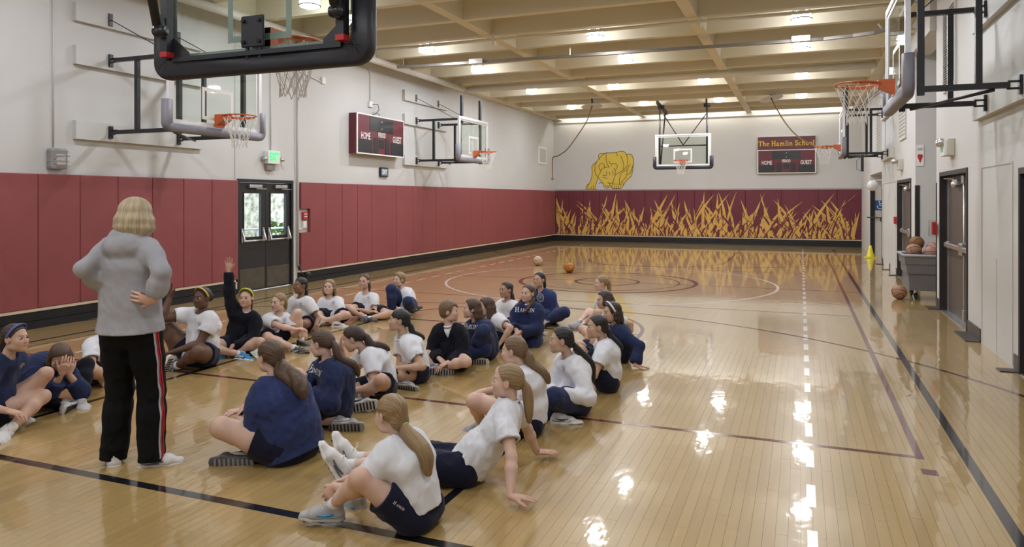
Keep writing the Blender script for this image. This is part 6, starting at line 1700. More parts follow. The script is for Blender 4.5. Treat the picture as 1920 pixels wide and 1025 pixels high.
teacher = add(245, 873, 5, 'woman standing with hands on hips, gray hoodie, black striped track pants', adult=True, stand=True, S=1.70, hipz=0.735, neck=('p', 242, 449, 0.0), shw=0.116, head=('p', 256, 407, 0.03), hphi=14, pitch=-4,
    handR=('p', 289, 561, -0.15), elbfixR=('p', 303, 510, -0.17), hdirR=('d', -1.0, 0.05, 0.22), palmR=('d', 0.1, 1, 0), curlR=0.18, cuffR=0.86, handL=('p', 190, 532, 0.02), elbfixL=('p', 156, 503, -0.15), hdirL=('d', 0.5, 0.7, -0.5), palmL=('d', 1, 0, 0),
    footR=('p', 284, 856, 0.02), kneeR=(0.1, 1.0, 0.4), footL=('p', 214, 858, 0.05), kneeL=(-0.1, 1.0, 0.4), fdirR=('d', 1.0, 0.35, 0), fdirL=('d', -0.5, 1, 0), soleR=(0, 0, -1), soleL=(0, 0, -1),
    top='hoodie', legs='black', flare=0.026, legease=0.004, leglen=1.09, hem=-0.03, hemz=-0.03, ease=0.014, slw=0.76, fold=0.006, hemw=0.034, waistz=0.02, slump=0.0, skin='fair', hair='ash', style='bob', thick=0.005, len=0.105, curtain=125, part=-0.02, fs=0.98, shoe=WHITESHOE, seed=4, neckr=0.046, hs=0.98)
add(784, 987, -62, 'seated girl nearest the camera, blond ponytail with lime tie, gray running shoes', HUG, S=1.36, neck=('p', 747, 822, 0.03), head=('p', 733, 776, 0.05), hphi=-50, pitch=-6,
    handL=('p', 628, 912, 0.05), elbL=('p', 660, 960, -0.15), handR=('p', 640, 905, 0.20), elbR=('p', 690, 900, 0.5), hdirL=('d', -0.6, 0.2, -0.9), hdirR=('d', -0.6, -0.2, -0.9), palmL=('d', 0.3, 1, 0), palmR=('d', -0.3, -1, 0),
    footL=('p', 622, 948, 0.02), footR=('p', 668, 938, 0.26), kneeL=('p', 690, 850, -0.28), kneeR=('p', 700, 830, 0.15), fdirL=('d', -1, 0.05, 0), fdirR=('d', -0.9, 0.5, 0), soleL=(0, 0, -1), soleR=(0, 0, -1),
    top='tee', legs='shorts', skin='fair', hair='dblond', style='pony', tie=(0.01, -0.088, -0.050), tail=0.29, tailr=0.034, band=(0.30, 0.52, 0.05, 1), shoe=NIKE, hemz=0.0, fs=1.08, seed=8)
add(874, 900, -82, 'girl leaning back on both hands, white tee, navy shorts, blond ponytail with orange tie', S=1.42, hipz=0.085, neck=('p', 962, 757, 0.02), head=('p', 951, 714, 0.03), hphi=-84, pitch=4,
    handL=('p', 958, 938, -0.40), elbL=('p', 980, 855, -0.30), handR=('p', 1008, 865, 0.36), elbR=('p', 1010, 820, 0.35), hdirL=('d', 0.75, 0.15, -0.12), hdirR=('d', 0.95, 0.1, -0.05), palmL=(0, 0, -1), palmR=(0, 0, -1), curl=0.08, spreadL=0.28, spreadR=0.2,
    footL=('p', 650, 872, -0.10), footR=('p', 664, 858, 0.08), kneeL=('p', 760, 780, -0.05), kneeR=('p', 760, 760, 0.05), fdirL=('d', -0.50, 0.0, 0.85), fdirR=('d', -0.42, 0.15, 0.85), soleL=('d', -0.85, -0.15, -0.45), soleR=('d', -0.85, 0.0, -0.45),
    top='tee', legs='shorts', shortlen=0.72, skin='fair', hair='dblond', style='pony', tie=(0.0, -0.098, 0.010), tail=0.26, tailr=0.025, band=(0.55, 0.10, 0.02, 1), hemz=0.0, fs=1.22, shoe=WHITESHOE, slump=0.02, seed=11, part=0.0)
add(548, 858, -58, 'big girl seen from behind in bright navy fleece, curly brown ponytail', S=1.56, girth=1.22, neck=('p', 514, 714, 0.02), head=('p', 506, 668, 0.05), hphi=-58, pitch=-4,
    handL=('p', 447, 783, 0.05), elbL=('p', 478, 840, -0.12), handR=('p', 450, 770, 0.22), elbR=('p', 520, 790, 0.6), hdirL=('d', 0.1, 0.5, 0.5), hdirR=('d', -0.4, -0.6, 0.1), palmL=('d', 0.8, 0.4, 0), cuffL=0.45, cuff=0.8,
    footL=('p', 500, 850, 0.10), kneeL=('p', 385, 800, -0.02), footR=('p', 458, 858, -0.06), kneeR=('p', 480, 780, 0.7), fdirR=('d', -1.0, -0.1, 0.0), soleR=('d', -0.25, -0.9, -0.2), fdirL=('d', -0.3, 1, 0),
    top='navy2', legs='shorts', shortlen=0.45, skin='fair', hair='brown', style='pony', tie=(0.012, -0.094, -0.035), tail=0.24, tailr=0.042, wavy=0.8, hemz=-0.065, hem=-0.06, shoe=DARKSHOE, seed=12, thick=0.006)
add(628, 788, -122, 'girl in navy lettered sweatshirt with long brown ponytail, sitting behind the fleece girl', S=1.42, neck=('p', 614, 680, -0.02), head=('p', 603, 643, -0.02), hphi=-72, pitch=-10, slump=0.05,
    handR=('p', 572, 704, -0.05), handL=('p', 585, 735, -0.16), elbR=('p', 590, 760, 0.3), elbL=('p', 640, 760, -0.3), hdirR=('d', -0.6, 0.2, 0.5), footL=('p', 612, 796, -0.05), kneeL=('p', 560, 760, -0.35), footR=('p', 640, 790, -0.2), kneeR=('p', 560, 740, 0.2),
    fdirR=('d', 0.9, 0.0, 0), soleR=('d', 0.1, -0.9, -0.3), top='navy', legs='shorts', shortlen=0.72, skin='fair', hair='brown', style='pony', tie=(0, -0.100, 0.005), tail=0.32, tailr=0.026, band=(0.08, 0.05, 0.25, 1), hemz=-0.05, undershirt=True, shoe=GREYSHOE, seed=13, wavy=0.2)
add(718, 742, -112, 'girl bending forward with hand to her face, white tee, dark brown ponytail', S=1.42, neck=('p', 687, 657, -0.08), head=('p', 662, 634, -0.10), hphi=-92, pitch=-22, slump=0.05,
    handR=('p', 641, 655, 0.02), elbR=('p', 648, 690, 0.05), hdirR=('d', -0.15, -0.2, 0.9), palmR=('d', 0.9, -0.1, 0.2), curlR=0.6, handL=('p', 662, 732, -0.25), elbL=('p', 716, 725, -0.35), hdirL=('d', -0.6, 0.3, -0.3), sleeve=0.58,
    footR=('p', 668, 757, -0.42), kneeR=('p', 640, 715, 0.25), footL=('p', 676, 748, -0.20), kneeL=('p', 668, 736, -0.5), fdirR=('d', 0.85, 0.1, 0.12), soleR=('d', 0.15, -1, -0.15), fdirL=('d', -0.3, 0.9, 0.0),
    top='tee', legs='shorts', shortlen=0.6, skin='light', hair='dbrown', style='pony', tie=(0, -0.100, 0.000), tail=0.23, tailr=0.026, hemz=-0.02, shoe=((0.5, 0.5, 0.5, 1), (0.6, 0.6, 0.6, 1), (0.05, 0.05, 0.06, 1), (0.7, 0.7, 0.7, 1), (0.02, 0.02, 0.025, 1)), seed=14, sway=(0.5, 0, 0))
add(782, 713, -112, 'girl with black bangs and low ponytail looking up left, white tee, elbow on knee', S=1.44, neck=('p', 756, 632, -0.05), head=('p', 748, 600, -0.06), hphi=-104, pitch=8,
    handL=('p', 748, 690, -0.28), elbL=('p', 786, 680, -0.25), handR=('p', 768, 688, -0.22), elbR=('p', 735, 680, 0.1), hdirL=('d', -0.7, 0.3, 0.1), hdirR=('d', 0.8, -0.3, 0.15),
    footL=('p', 744, 722, -0.02), kneefixL=('p', 750, 703, -0.26), footR=('p', 760, 728, -0.25), kneeR=('p', 700, 690, 0.2), fdirR=('d', 0.6, -0.3, 0.0), soleR=('d', 0.4, -0.8, -0.2),
    top='tee', legs='shorts', shortlen=0.45, skin='asian', hair='black', style='pony', tie=(0, -0.098, -0.01), tail=0.22, tailr=0.021, band=(0.4, 0.5, 0.3, 1), bangs=True, hemz=-0.02, shoe=GREYSHOE, seed=15)
add(848, 689, -168, 'short haired child in black V-neck sweater over white collar, looking right', CROSS2, S=1.44, neck=('p', 842, 612, 0.0), head=('p', 843, 583, 0.0), hphi=98, pitch=2,
    handR=('p', 824, 672, -0.24), elbR=('p', 798, 668, 0.05), handL=('p', 838, 680, -0.30), elbL=('p', 890, 672, -0.1), hdirL=('d', -0.7, -0.4, -0.3), hdirR=('d', 0.6, -0.5, -0.4),
    footR=('p', 836, 704, -0.22), fdirR=('d', -0.9, -0.1, 0.05), soleR=('d', 0.25, -0.95, -0.1), top='dark', vneck=True, undershirt=True, legs='shorts', shortlen=0.45, skin='fair', hair='lbrown', style='short', sidebangs=1, hemz=-0.05, shoe=((0.10, 0.12, 0.18, 1), (0.55, 0.55, 0.56, 1), (0.5, 0.5, 0.5, 1), (0.6, 0.6, 0.6, 1), (0.03, 0.04, 0.08, 1)), seed=16)
add(908, 671, -128, 'girl in navy lettered sweatshirt and sweatpants, profile left, beside the short haired child', S=1.42, neck=('p', 893, 605, -0.02), head=('p', 884, 578, -0.03), hphi=-100, pitch=2,
    handR=('p', 862, 655, -0.1), handL=('p', 872, 664, -0.28), elbR=('p', 860, 650, 0.3), elbL=('p', 920, 662, -0.3), footR=('p', 872, 680, -0.12), footL=('p', 886, 682, -0.20), kneeL=('p', 865, 640, -0.5), kneeR=('p', 840, 650, 0.1),
    fdirL=('d', 0.8, -0.1, 0), soleL=('d', 0.1, -0.9, -0.2), top='navy', legs='pants', skin='fair', hair='brown', style='long', len=0.16, curtain=75, hemz=-0.06, shoe=WHITESHOE, seed=17, part=0.02)
add(930, 648, -120, 'girl with long loose brown hair, white tee, behind the lettered sweatshirt girl', CROSS, S=1.40, neck=('p', 924, 592, 0.0), head=('p', 911, 574, -0.03), hphi=-108, pitch=-4, handR=('p', 905, 640, -0.05), handL=('p', 938, 643, -0.32), elbL=('p', 945, 630, -0.3), elbR=('p', 890, 630, 0.2),
    top='tee', legs='shorts', skin='fair', hair='brown', style='long', len=0.26, curtain=95, shoe=WHITESHOE, seed=18, part=0.0, hemz=-0.03)
add(958, 618, -145, 'girl with dark tied hair, white tee, behind the braided girl at left', CROSS, LAP, S=1.40, neck=('p', 950, 566, 0.0), head=('p', 949, 543, -0.02), hphi=-128, pitch=2, handR=('p', 944, 606, -0.22), handL=('p', 952, 606, -0.26),
    top='tee', legs='shorts', skin='tan', hair='dbrown', style='pony', tie=(0.02, -0.090, -0.045), tail=0.12, tailr=0.03, wavy=0.7, shoe=WHITESHOE, seed=19, hemz=-0.03)
add(992, 644, -155, 'girl with two braids in navy lettered sweatshirt, kneeling in sweatpants', KNEEL, S=1.40, neck=('p', 990, 573, 0.0), head=('p', 990, 549, 0.0), hphi=-140, pitch=2, roll=4, handR=('p', 968, 618, -0.26), handL=('p', 975, 622, -0.28), elbR=('p', 955, 610, 0.05), elbL=('p', 1030, 610, -0.1), hdirR=('d', 0.3, -0.6, -0.5), hdirL=('d', -0.7, -0.4, -0.3),
    top='navy', undershirt=True, legs='pants', skin='fair', hair='brown', style='pigtails', part=0.0, shoe=WHITESHOE, seed=20, hemz=-0.07)
add(1028, 604, -145, 'girl in bright navy sweatshirt with white crest, black hair tied back, highest of her group', CROSS, S=1.44, neck=('p', 1014, 547, -0.02), head=('p', 1011, 524, -0.04), hphi=-140, pitch=2, handR=('p', 1000, 588, -0.15), handL=('p', 1012, 590, -0.25), elbR=('p', 990, 585, 0.1), elbL=('p', 1045, 590, -0.1),
    footL=('p', 1018, 606, -0.22), fdirL=('d', 0.2, -0.9, 0.1), top='navy2', legs='pants', skin='asian', hair='black', style='pony', tie=(0, -0.096, -0.01), tail=0.14, tailr=0.022, shoe=((0.25, 0.27, 0.28, 1), (0.4, 0.4, 0.4, 1), (0.1, 0.1, 0.1, 1)), seed=21, hemz=-0.06, undershirt=False)
# the far row, facing the camera
add(764, 587, -140, 'short blond haired child in white long sleeves, one navy trouser knee up', S=1.42, hipz=0.13, neck=('p', 752, 545, 0.0), head=('p', 748, 524, -0.02), hphi=-142, pitch=2, handR=('p', 731, 583, -0.22), elbR=('p', 735, 575, 0.1), handL=('p', 742, 582, -0.25), elbL=('p', 785, 580, -0.1), hdirL=('d', -0.7, -0.3, -0.4),
    footR=('p', 735, 596, -0.18), kneeR=('p', 738, 540, -0.1), fdirR=('d', -0.6, -0.7, -0.05), soleR=(0, 0, -1), footL=('p', 772, 596, -0.1), kneeL=('p', 760, 570, -0.8), fdirL=('d', 0.6, 0.5, 0), soleL=('d', 0.3, 0.3, 0.5), top='long', legs='pants', skin='fair', hair='dblond', style='short', thick=0.004, shoe=DARKSHOE, seed=22, hemz=-0.05)
add(692, 594, -170, 'brown haired girl in white tee with folded arms, second from right of far row', CROSS, S=1.42, neck=('p', 686, 552, 0.0), head=('p', 683, 527, -0.02), hphi=-166, pitch=3, handR=('p', 694, 584, -0.22), handL=('p', 676, 580, -0.25), elbR=('p', 664, 580, -0.05), elbL=('p', 714, 580, -0.1), hdirR=('d', 0.9, 0, 0.05), hdirL=('d', -0.9, 0, 0.1),
    footR=('p', 690, 600, -0.32), kneeR=('p', 655, 580, -0.3), footL=('p', 688, 604, -0.36), kneeL=('p', 730, 592, -0.3), fdirR=('d', 0.9, -0.3, 0), soleR=('d', 0.2, -0.8, -0.4), top='tee', legs='shorts', skin='light', hair='brown', style='pony', tie=(-0.03, -0.088, -0.03), tail=0.14, tailr=0.02, shoe=DARKSHOE, seed=23, part=0.01, hemz=-0.03)
add(626, 603, 178, 'light haired girl in white tee with blue wristband, looking up in far row', CROSS, S=1.42, neck=('p', 618, 561, 0.0), head=('p', 617, 538, -0.02), hphi=-178, pitch=8, handR=('p', 604, 598, -0.25), handL=('p', 614, 606, -0.30), elbR=('p', 590, 596, 0.0), elbL=('p', 650, 592, -0.1), hdirR=('d', 0.4, -0.3, -0.6), hdirL=('d', -0.8, -0.2, -0.2),
    footR=('p', 632, 618, -0.32), fdirR=('d', 0.9, -0.1, 0), soleR=('d', 0.1, -0.5, -0.7), top='tee', legs='shorts', skin='fair', hair='dblond', style='long', len=0.11, curtain=85, shoe=WHITESHOE, seed=24, part=0.0, hemz=-0.03)
add(570, 619, -158, 'dark haired brown skinned girl in white tee, straight arm to the floor, far row', CROSS, S=1.44, neck=('p', 563, 559, 0.0), head=('p', 563, 535, -0.02), hphi=-142, pitch=2, handL=('p', 592, 610, -0.30), elbL=('p', 592, 592, -0.1), handR=('p', 556, 600, -0.1), elbR=('p', 540, 590, 0.1), hdirL=('d', 0.2, -0.3, -0.8),
    top='tee', legs='shorts', skin='brown', hair='black', style='pony', tie=(0.02, -0.09, -0.045), tail=0.13, tailr=0.02, shoe=GREYSHOE, seed=25, part=0.0, hemz=-0.03)
add(513, 648, 150, 'fair girl with pulled back hair in white tee, arms round one raised knee', S=1.40, neck=('p', 521, 592, 0.0), head=('p', 522, 566, -0.02), hphi=-150, pitch=0, handL=('p', 566, 617, -0.22), elbL=('p', 545, 625, -0.02), handR=('p', 562, 620, -0.30), elbR=('p', 528, 622, -0.3), hdirL=('d', 0.6, -0.4, -0.5), hdirR=('d', 0.85, 0.1, 0.1),
    footL=('p', 566, 648, 0.05), kneeL=('p', 548, 570, 0.0), fdirL=('d', 0.9, -0.4, 0), soleL=(0, 0, -1), footR=('p', 556, 663, -0.32), kneeR=('p', 525, 640, -0.55), fdirR=('d', 0.85, -0.4, 0.2), soleR=('d', 0.4, -0.5, -0.7), top='tee', legs='shorts', skin='fair', hair='dblond', style='pony', tie=(0, -0.098, 0.01), tail=0.12, tailr=0.018, shoe=DARKSHOE, seed=26, hemz=-0.02)
add(444, 660, 176, 'girl in black sweater raising her hand, bright yellow-green headband, blue shoes', CROSS2, S=1.46, neck=('p', 462, 586, 0.0), head=('p', 462, 558, -0.02), hphi=-178, pitch=3, lean=(0, 0.02), shtilt=0.02, shR=(0.0, 0, 0.03),
    handR=('p', 429, 506, 0.02), elbR=('p', 425, 545, 0.0), hdirR=('d', 0.02, -0.1, 1), palmR=('d', 0.1, -1, 0), curlR=0.12, spreadR=0.2, cuffR=0.92, handL=('p', 436, 648, -0.26), elbL=('p', 480, 635, -0.1), hdirL=('d', -0.4, -0.3, -0.7),
    kneeR=(0.6, 0.35, 0.2), footL=('p', 432, 668, -0.2), footR=('p', 455, 664, -0.28), fdirR=('d', 0.85, -0.35, 0.0), soleR=('d', 0.4, -0.6, -0.6), top='dark', undershirt=True, legs='shorts', shortlen=0.45, skin='light', hair='brown', style='pony', tie=(0, -0.095, -0.03), tail=0.14, tailr=0.02, headband=(0.55, 0.62, 0.02, 1), shoe=BLUESHOE, seed=27, hemz=-0.055)
add(374, 684, -162, 'dark skinned girl in white tee raising a hand, orange and yellow headband', S=1.56, girth=1.16, neck=('p', 378, 587, 0.0), head=('p', 379, 558, -0.03), hphi=-158, pitch=3, handR=('p', 319, 556, -0.05), elbR=('p', 326, 590, -0.05), hdirR=('d', -0.1, -0.2, 1), palmR=('d', 0.1, -1, 0), curlR=0.15, spreadR=0.2, shR=(0.0, 0, 0.03),
    handL=('p', 328, 658, -0.22), elbL=('p', 388, 645, -0.15), hdirL=('d', -0.9, 0, -0.25), footL=('p', 330, 688, -0.22), kneeL=('p', 372, 655, -0.5), footR=('p', 330, 680, 0.0), kneeR=('p', 295, 655, 0.0), fdirL=('d', -0.3, -0.5, -0.1), soleL=('d', -0.85, 0.1, -0.4), sleeve=0.55,
    top='tee', legs='shorts', shortlen=0.42, skin='dark', hair='black', style='pony', tie=(0, -0.09, 0.03), tail=0.06, tailr=0.03, headband=(0.62, 0.36, 0.04, 1), shoe=((0.10, 0.11, 0.13, 1), (0.4, 0.4, 0.42, 1), (0.5, 0.5, 0.5, 1)), seed=28, hemz=-0.02)
add(186, 715, 112, 'girl in white tee mostly hidden behind the standing woman', S=1.42, neck=('p', 196, 632, 0.0), head=('p', 212, 596, 0.0), hphi=100, handR=('p', 192, 728, -0.18), elbR=('p', 172, 690, -0.3), handL=('p', 262, 690, 0.1), elbL=('p', 240, 690, 0.3), hdirR=('d', 0.3, 0.1, -0.7),
    footL=('p', 296, 692, 0.20), kneeL=('p', 250, 650, 0.3), footR=('p', 215, 728, -0.05), kneeR=('p', 260, 720, -0.3), fdirL=('d', 0.4, 0, 0.8), soleL=('d', 0.9, -0.2, -0.4), top='tee', legs='shorts', skin='light', hair='dbrown', style='long', len=0.14, shoe=WHITESHOE, seed=29, hemz=-0.02, sleeve=0.7)
add(70, 752, 138, 'girl in navy sweatshirt and black leggings with face buried in her hands', S=1.44, neck=('p', 92, 690, -0.12), head=('p', 113, 669, -0.18), hphi=150, pitch=-34, slump=0.07, handR=('p', 117, 699, -0.26), elbR=('p', 92, 735, -0.25), handL=('p', 128, 700, -0.20), elbL=('p', 145, 725, -0.05), hdirR=('d', 0.35, -0.05, 0.9), hdirL=('d', 0.15, 0.0, 0.95), palmR=('d', -0.4, 0.6, 0.2), palmL=('d', -0.6, 0.5, 0.2), curl=0.5,
    footR=('p', 120, 773, -0.22), kneeR=('p', 60, 755, -0.5), footL=('p', 152, 762, -0.12), kneeL=('p', 195, 700, 0.0), fdirR=('d', 0.2, -0.9, 0.1), fdirL=('d', 0.6, -0.7, 0.1), soleR=('d', 0.9, 0, -0.3), soleL=('d', 0.2, -0.2, -0.9),
    top='navy', legs='leggings', sock=True, sockh=0.02, skin='light', hair='brown', style='long', len=0.09, curtain=95, shoe=((0.42, 0.41, 0.40, 1), (0.55, 0.55, 0.55, 1), (0.12, 0.12, 0.15, 1)), seed=30, cuff=0.62, hemz=-0.05)
add(-14, 800, 96, 'girl in navy tee with blue headband cut by the left picture edge', S=1.50, neck=('p', 12, 668, 0.0), head=('p', 29, 633, 0.0), hphi=98, pitch=0, handR=('p', 14, 770, -0.2), elbR=('p', -30, 740, -0.2), handL=('p', 15, 740, 0.2), elbL=('p', -10, 740, 0.3),
    footL=('p', 30, 795, 0.15), kneeL=('p', 18, 690, 0.05), footR=('p', 15, 808, -0.20), kneeR=('p', 95, 790, -0.1), fdirR=('d', 0.6, -0.7, 0), fdirL=('d', 1, -0.1, 0), soleL=(0, 0, -1), top='navytee', legs='shorts', shortlen=0.4, skin='light', hair='dbrown', style='pony', tie=(0, -0.09, -0.01), tail=0.15, tailr=0.02, headband=(0.08, 0.10, 0.32, 1), bandtilt=0.25, shoe=WHITESHOE, seed=31, hemz=-0.03)
# the right hand line
add(1132, 612, -98, 'blond girl with high ponytail in white tee, farthest of the right hand line', S=1.42, neck=('p', 1133, 556, 0.0), head=('p', 1127, 531, -0.02), hphi=-98, pitch=0, handL=('p', 1102, 604, -0.2), handR=('p', 1100, 600, 0.1), elbL=('p', 1120, 600, -0.3), elbR=('p', 1115, 600, 0.3),
    footL=('p', 1092, 612, -0.15), kneeL=('p', 1085, 590, -0.5), footR=('p', 1086, 606, 0.1), kneeR=('p', 1075, 590, 0.4), fdirR=('d', -0.6, -0.6, 0.1), top='tee', legs='shorts', shortlen=0.4, skin='fair', hair='dblond', style='pony', tie=(0, -0.085, 0.055), tail=0.20, tailr=0.022, shoe=GREYSHOE, seed=32, hemz=-0.03)
add(1150, 645, -98, 'girl with short dark hair in white tee, second farthest of right hand line', CROSS, S=1.42, neck=('p', 1145, 588, 0.0), head=('p', 1133, 562, -0.02), hphi=-108, pitch=-2, handL=('p', 1180, 650, -0.05), elbL=('p', 1176, 625, -0.05), hdirL=('d', 0.8, 0.1, -0.2), palmL=(0, 0, -1), curlL=0.1, handR=('p', 1110, 632, 0.0), elbR=('p', 1120, 640, 0.3), shL=(0, 0.0, 0),
    kneeL=('p', 1090, 600, -0.4), footL=('p', 1108, 645, -0.1), top='tee', legs='shorts', skin='light', hair='dbrown', style='bob', len=0.045, shoe=WHITESHOE, seed=33, hemz=-0.03, thick=-0.004)
add(1162, 676, -92, 'dark haired girl with white headband in navy sweater, leaning on her hand', S=1.42, neck=('p', 1155, 612, 0.0), head=('p', 1147, 585, -0.02), hphi=-104, pitch=0, handL=('p', 1191, 686, -0.34), elbL=('p', 1200, 650, -0.25), hdirL=('d', 0.85, 0.0, -0.1), palmL=(0, 0, -1), curlL=0.1, handR=('p', 1090, 650, 0.05), elbR=('p', 1110, 660, 0.3),
    footL=('p', 1095, 672, -0.1), kneeL=('p', 1110, 610, -0.2), footR=('p', 1085, 662, 0.1), kneeR=('p', 1105, 610, 0.15), top='navy', ease=0.016, legs='shorts', skin='light', hair='dbrown', style='long', len=0.10, curtain=90, headband=(0.72, 0.72, 0.72, 1), shoe=WHITESHOE, seed=34, hemz=-0.04)
add(1138, 730, -84, 'girl with black ponytail in white tee and dark shorts, knees drawn up', S=1.44, hipz=0.09, neck=('p', 1132, 640, 0.0), head=('p', 1119, 612, -0.02), hphi=-98, pitch=0, handL=('p', 1084, 672, -0.12), elbL=('p', 1108, 690, -0.2), handR=('p', 1080, 665, 0.12), elbR=('p', 1110, 680, 0.3), hdirL=('d', -0.7, 0.5, 0.1), hdirR=('d', -0.5, -0.6, 0.1),
    footL=('p', 1062, 730, -0.05), kneeL=('p', 1085, 640, -0.1), footR=('p', 1058, 722, 0.12), kneeR=('p', 1085, 640, 0.15), fdirL=('d', -1, 0, 0), fdirR=('d', -1, 0, 0), soleL=(0, 0, -1), soleR=(0, 0, -1), top='tee', legs='shorts', shortlen=0.92, skin='asian', hair='black', style='pony', tie=(0, -0.098, -0.02), tail=0.20, tailr=0.020, shoe=WHITESHOE, seed=35, hemz=0.0)
add(1078, 772, -112, 'girl with long black tied hair, white long sleeves, navy sweatpants, white shoes', S=1.44, neck=('p', 1068, 670, 0.0), head=('p', 1052, 637, -0.03), hphi=-92, pitch=0, handR=('p', 1040, 734, -0.16), elbR=('p', 1035, 730, 0.2), handL=('p', 1052, 738, -0.26), elbL=('p', 1104, 728, -0.2), hdirL=('d', -0.75, 0.0, -0.1), hdirR=('d', 0.6, -0.5, -0.4),
    footL=('p', 1060, 778, -0.05), kneeL=('p', 1040, 730, -0.45), footR=('p', 1048, 780, -0.24), kneeR=('p', 1000, 740, 0.1), fdirR=('d', 0.9, -0.1, 0.05), soleR=('d', 0.1, -0.5, -0.8), top='long', legs='pants', skin='asian', hair='black', style='pony', tie=(0, -0.10, -0.025), tail=0.34, tailr=0.024, shoe=WHITESHOE, seed=36, hemz=-0.02, sway=(0.3, 0, 0), curl=0.7)
add(992, 811, -84, 'girl with wavy light brown ponytail in white tee, raised bare knee, navy shorts', S=1.48, neck=('p', 980, 690, 0.0), head=('p', 963, 657, 0.0), hphi=-72, pitch=-4, handL=('p', 905, 742, -0.10), elbL=('p', 965, 770, -0.2), handR=('p', 900, 735, 0.15), elbR=('p', 945, 750, 0.4), hdirL=('d', -0.5, 0.7, -0.2), hdirR=('d', -0.6, -0.4, -0.2),
    footL=('p', 903, 797, 0.10), kneefixL=('p', 889, 752, -0.20), footR=('p', 935, 790, 0.25), kneeR=('p', 900, 690, 0.3), fdirL=('d', -0.9, -0.3, 0.0), soleL=(0, 0, -1), fdirR=('d', -0.8, 0.2, 0), soleR=(0, 0, -1), top='tee', legs='shorts', shortlen=0.42, skin='fair', hair='lbrown', style='pony', tie=(0, -0.098, -0.005), tail=0.24, tailr=0.028, wavy=0.5, band=(0.05, 0.03, 0.03, 1), shoe=((0.28, 0.28, 0.27, 1), (0.4, 0.4, 0.4, 1), (0.5, 0.5, 0.5, 1)), seed=37, hemz=-0.02)
PJ = [person(sp) for sp in PEOPLE]
M['white_print'] = mat('white_print', (0.62, 0.62, 0.66, 1), 0.7)
M['blue_print'] = mat('blue_print', (0.10, 0.13, 0.30, 1), 0.7)
def small_caps(s, size):
    a, fa = serif_text(s[0], size*1.25); b, fb = serif_text(s[1:], size*0.95)
    wa = max(p[0] for p in a)-min(p[0] for p in a); wb = max(p[0] for p in b)-min(p[0] for p in b); T = wa+wb+0.006
    a = [(p[0]-T/2+wa/2, p[1]+size*0.12) for p in a]; b = [(p[0]+T/2-wb/2, p[1]) for p in b]
    return a+b, fa+[tuple(i+len(a) for i in f) for f in fb]
def fine(mk):
    """split long strokes so that they follow the cloth"""
    def f(s, size):
        v, q = mk(s, size); return v, q
    return f
def crest(s, size):
    vs = []; fs = []
    def st(P, w):
        P = [Vector(p) for p in P]; n = len(vs)
        for i, p in enumerate(P):
            t = (P[min(i+1, len(P)-1)]-P[max(i-1, 0)]).normalized(); q = Vector((-t.y, t.x))*w/2; vs.append(tuple((p+q)*size)); vs.append(tuple((p-q)*size))
        for i in range(len(P)-1): fs.append((n+2*i, n+2*i+1, n+2*i+3, n+2*i+2))
    for a in range(20, 170, 22): st([(0.85*math.cos(math.radians(a)), 0.85*math.sin(math.radians(a))-0.1), (1.05*math.cos(math.radians(a+9)), 1.05*math.sin(math.radians(a+9))-0.1)], 0.10)
    st([(-0.35, -0.6), (-0.1, 0.3), (0.1, 0.3), (0.35, -0.6)], 0.13); st([(-0.2, -0.1), (0.2, -0.1)], 0.12); st(_arc(0, 0.05, 0.5, 0.5, 0, 180, 8), 0.08)
    return vs, fs
def ring_crest(s, size):
    vs, fs = crest(s, size*0.6); n = len(vs)
    for R, w in ((1.0, 0.10), (0.72, 0.06)):
        n = len(vs)
        for i in range(25):
            a = 2*PI*i/24; vs += [((R+w/2)*size*math.cos(a), (R+w/2)*size*math.sin(a)), ((R-w/2)*size*math.cos(a), (R-w/2)*size*math.sin(a))]
        fs += [(n+2*i, n+2*i+1, n+2*i+3, n+2*i+2) for i in range(24)]
    return vs, fs
def find(t): return next(j for j, sp in zip(PJ, PEOPLE) if t in sp['label'])
for t, dx in (('in navy lettered sweatshirt with long', 0.0), ('in navy lettered sweatshirt and sweatpants', 0.0), ('two braids', 0.0)):
    J = find(t); decal(J, 'HAMLIN', 0.046*J['k'], J['w2']+J['Rs']*dx+J['up']*0.03*J['k'], J['Fs']+J['up']*0.15, J['up'], M['white_print'], maker=small_caps)
J = find('white crest'); decal(J, '', 0.055, J['w2']-J['Rs']*0.03+J['up']*0.03, J['Fs'], J['up'], M['white_print'], 'crest', ring_crest)
for t in ('dark skinned girl', 'arms round one raised', 'dark haired brown', 'light haired girl', 'folded arms', 'black bangs', 'long black tied hair', 'hand to her face', 'cut by the left', 'two braids'):
    if t == 'two braids': continue
    J = find(t); m = M['white_print'] if 'cut by' in t else M['blue_print']
    decal(J, '', 0.030*J['k'], J['w2']-J['Rs']*0.062*J['k']+J['up']*0.035*J['k'], J['Fs'], J['up'], m, 'crest', crest)
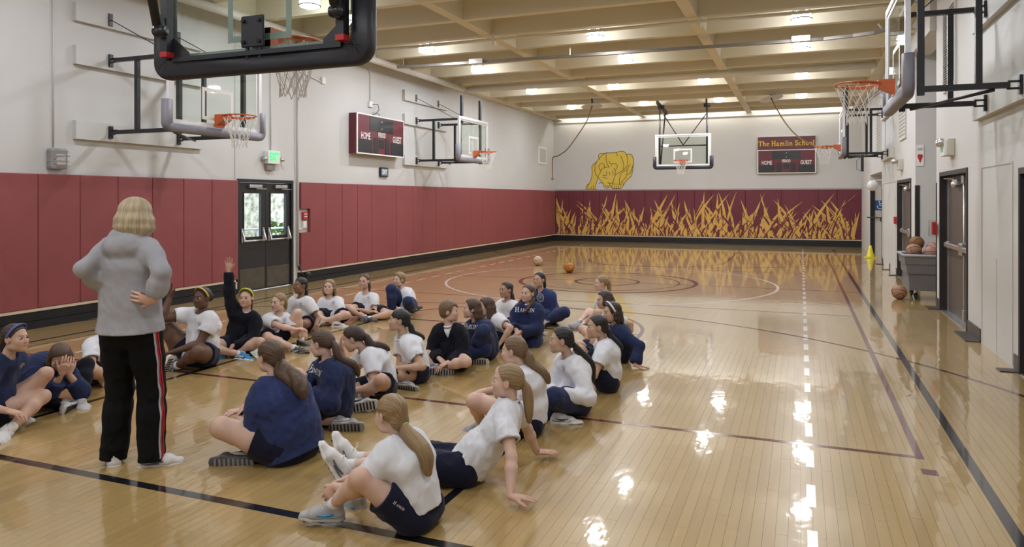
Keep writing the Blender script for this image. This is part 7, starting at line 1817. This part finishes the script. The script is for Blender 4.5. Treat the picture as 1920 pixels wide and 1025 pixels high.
# lettering down the shorts
for t, s_ in (('nearest the camera', 'L'), ('in navy lettered sweatshirt with long', 'L'), ('hand to her face', 'L')):
    J = find(t); hp, kn = J['hip'+s_], J['kne'+s_]; d = (kn-hp).normalized(); v_ = (camo.location-hp).normalized(); n_ = (v_-d*v_.dot(d)).normalized()
    decal(J, 'HAMLIN', 0.012, hp.lerp(kn, 0.36)+n_*0.05, n_, d.cross(n_), M['white_print'], maker=small_caps, target=J['legs'])
# stripes down the track pants of the standing woman
J = PJ[0]; hp, kn, an = J['hipR'], J['kneR'], J['ankR']
right = Vector((CA, SA, 0)); toward = (camo.location-hp); toward.z = 0; toward.normalize()
n_ = (right*0.82+toward*0.57).normalized()
me = J['legs'].data; bvh = BVHTree.FromPolygons([v.co for v in me.vertices], [p.vertices for p in me.polygons])
for o_, w_, m_ in ((-0.020, 0.013, 'pale_stripe'), (-0.004, 0.010, 'red_stripe'), (0.012, 0.010, 'red_stripe')):
    mt = M.get(m_) or mat(m_, (0.42, 0.42, 0.45, 1) if m_ == 'pale_stripe' else (0.45, 0.03, 0.04, 1), 0.8); M[m_] = mt
    t_ = Vector((0, 0, 1)).cross(n_); vs = []; fs = []
    for i in range(60):
        f = i/59; p = (hp+Vector((0, 0, -0.02))).lerp(kn, f*2) if f < 0.5 else kn.lerp(an+Vector((0, 0, -0.015)), (f-0.5)*2)
        for s_ in (0, 1):
            q = p+t_*(o_+s_*w_+0.012*f)+J['off']; h = bvh.ray_cast(q+n_*0.4, -n_, 0.6); vs.append(h[0]+n_*0.002 if h[0] else q+n_*0.09)
        if i: fs.append((2*i-2, 2*i-1, 2*i+1, 2*i))
    MB().add(vs, fs).build('side_stripe', mt, J['legs'])
# blue wristband
J = find('light haired girl'); w_, e_ = J['wriR'], J['elbR']; d = (w_-e_).normalized(); fr_ = frame_from(d, Vector((0, 0, 1))); b = MB()
b.tube([w_-d*0.02+J['off']+fr_ @ Vector((0.0265*math.cos(t), 0, 0.0265*math.sin(t))) for t in np.linspace(0, 2*PI, 18, endpoint=False)], 0.006, 6, closed=True)
o = b.build('wristband', M['trimcol'], J['root']); o.color = (0.03, 0.12, 0.5, 1)
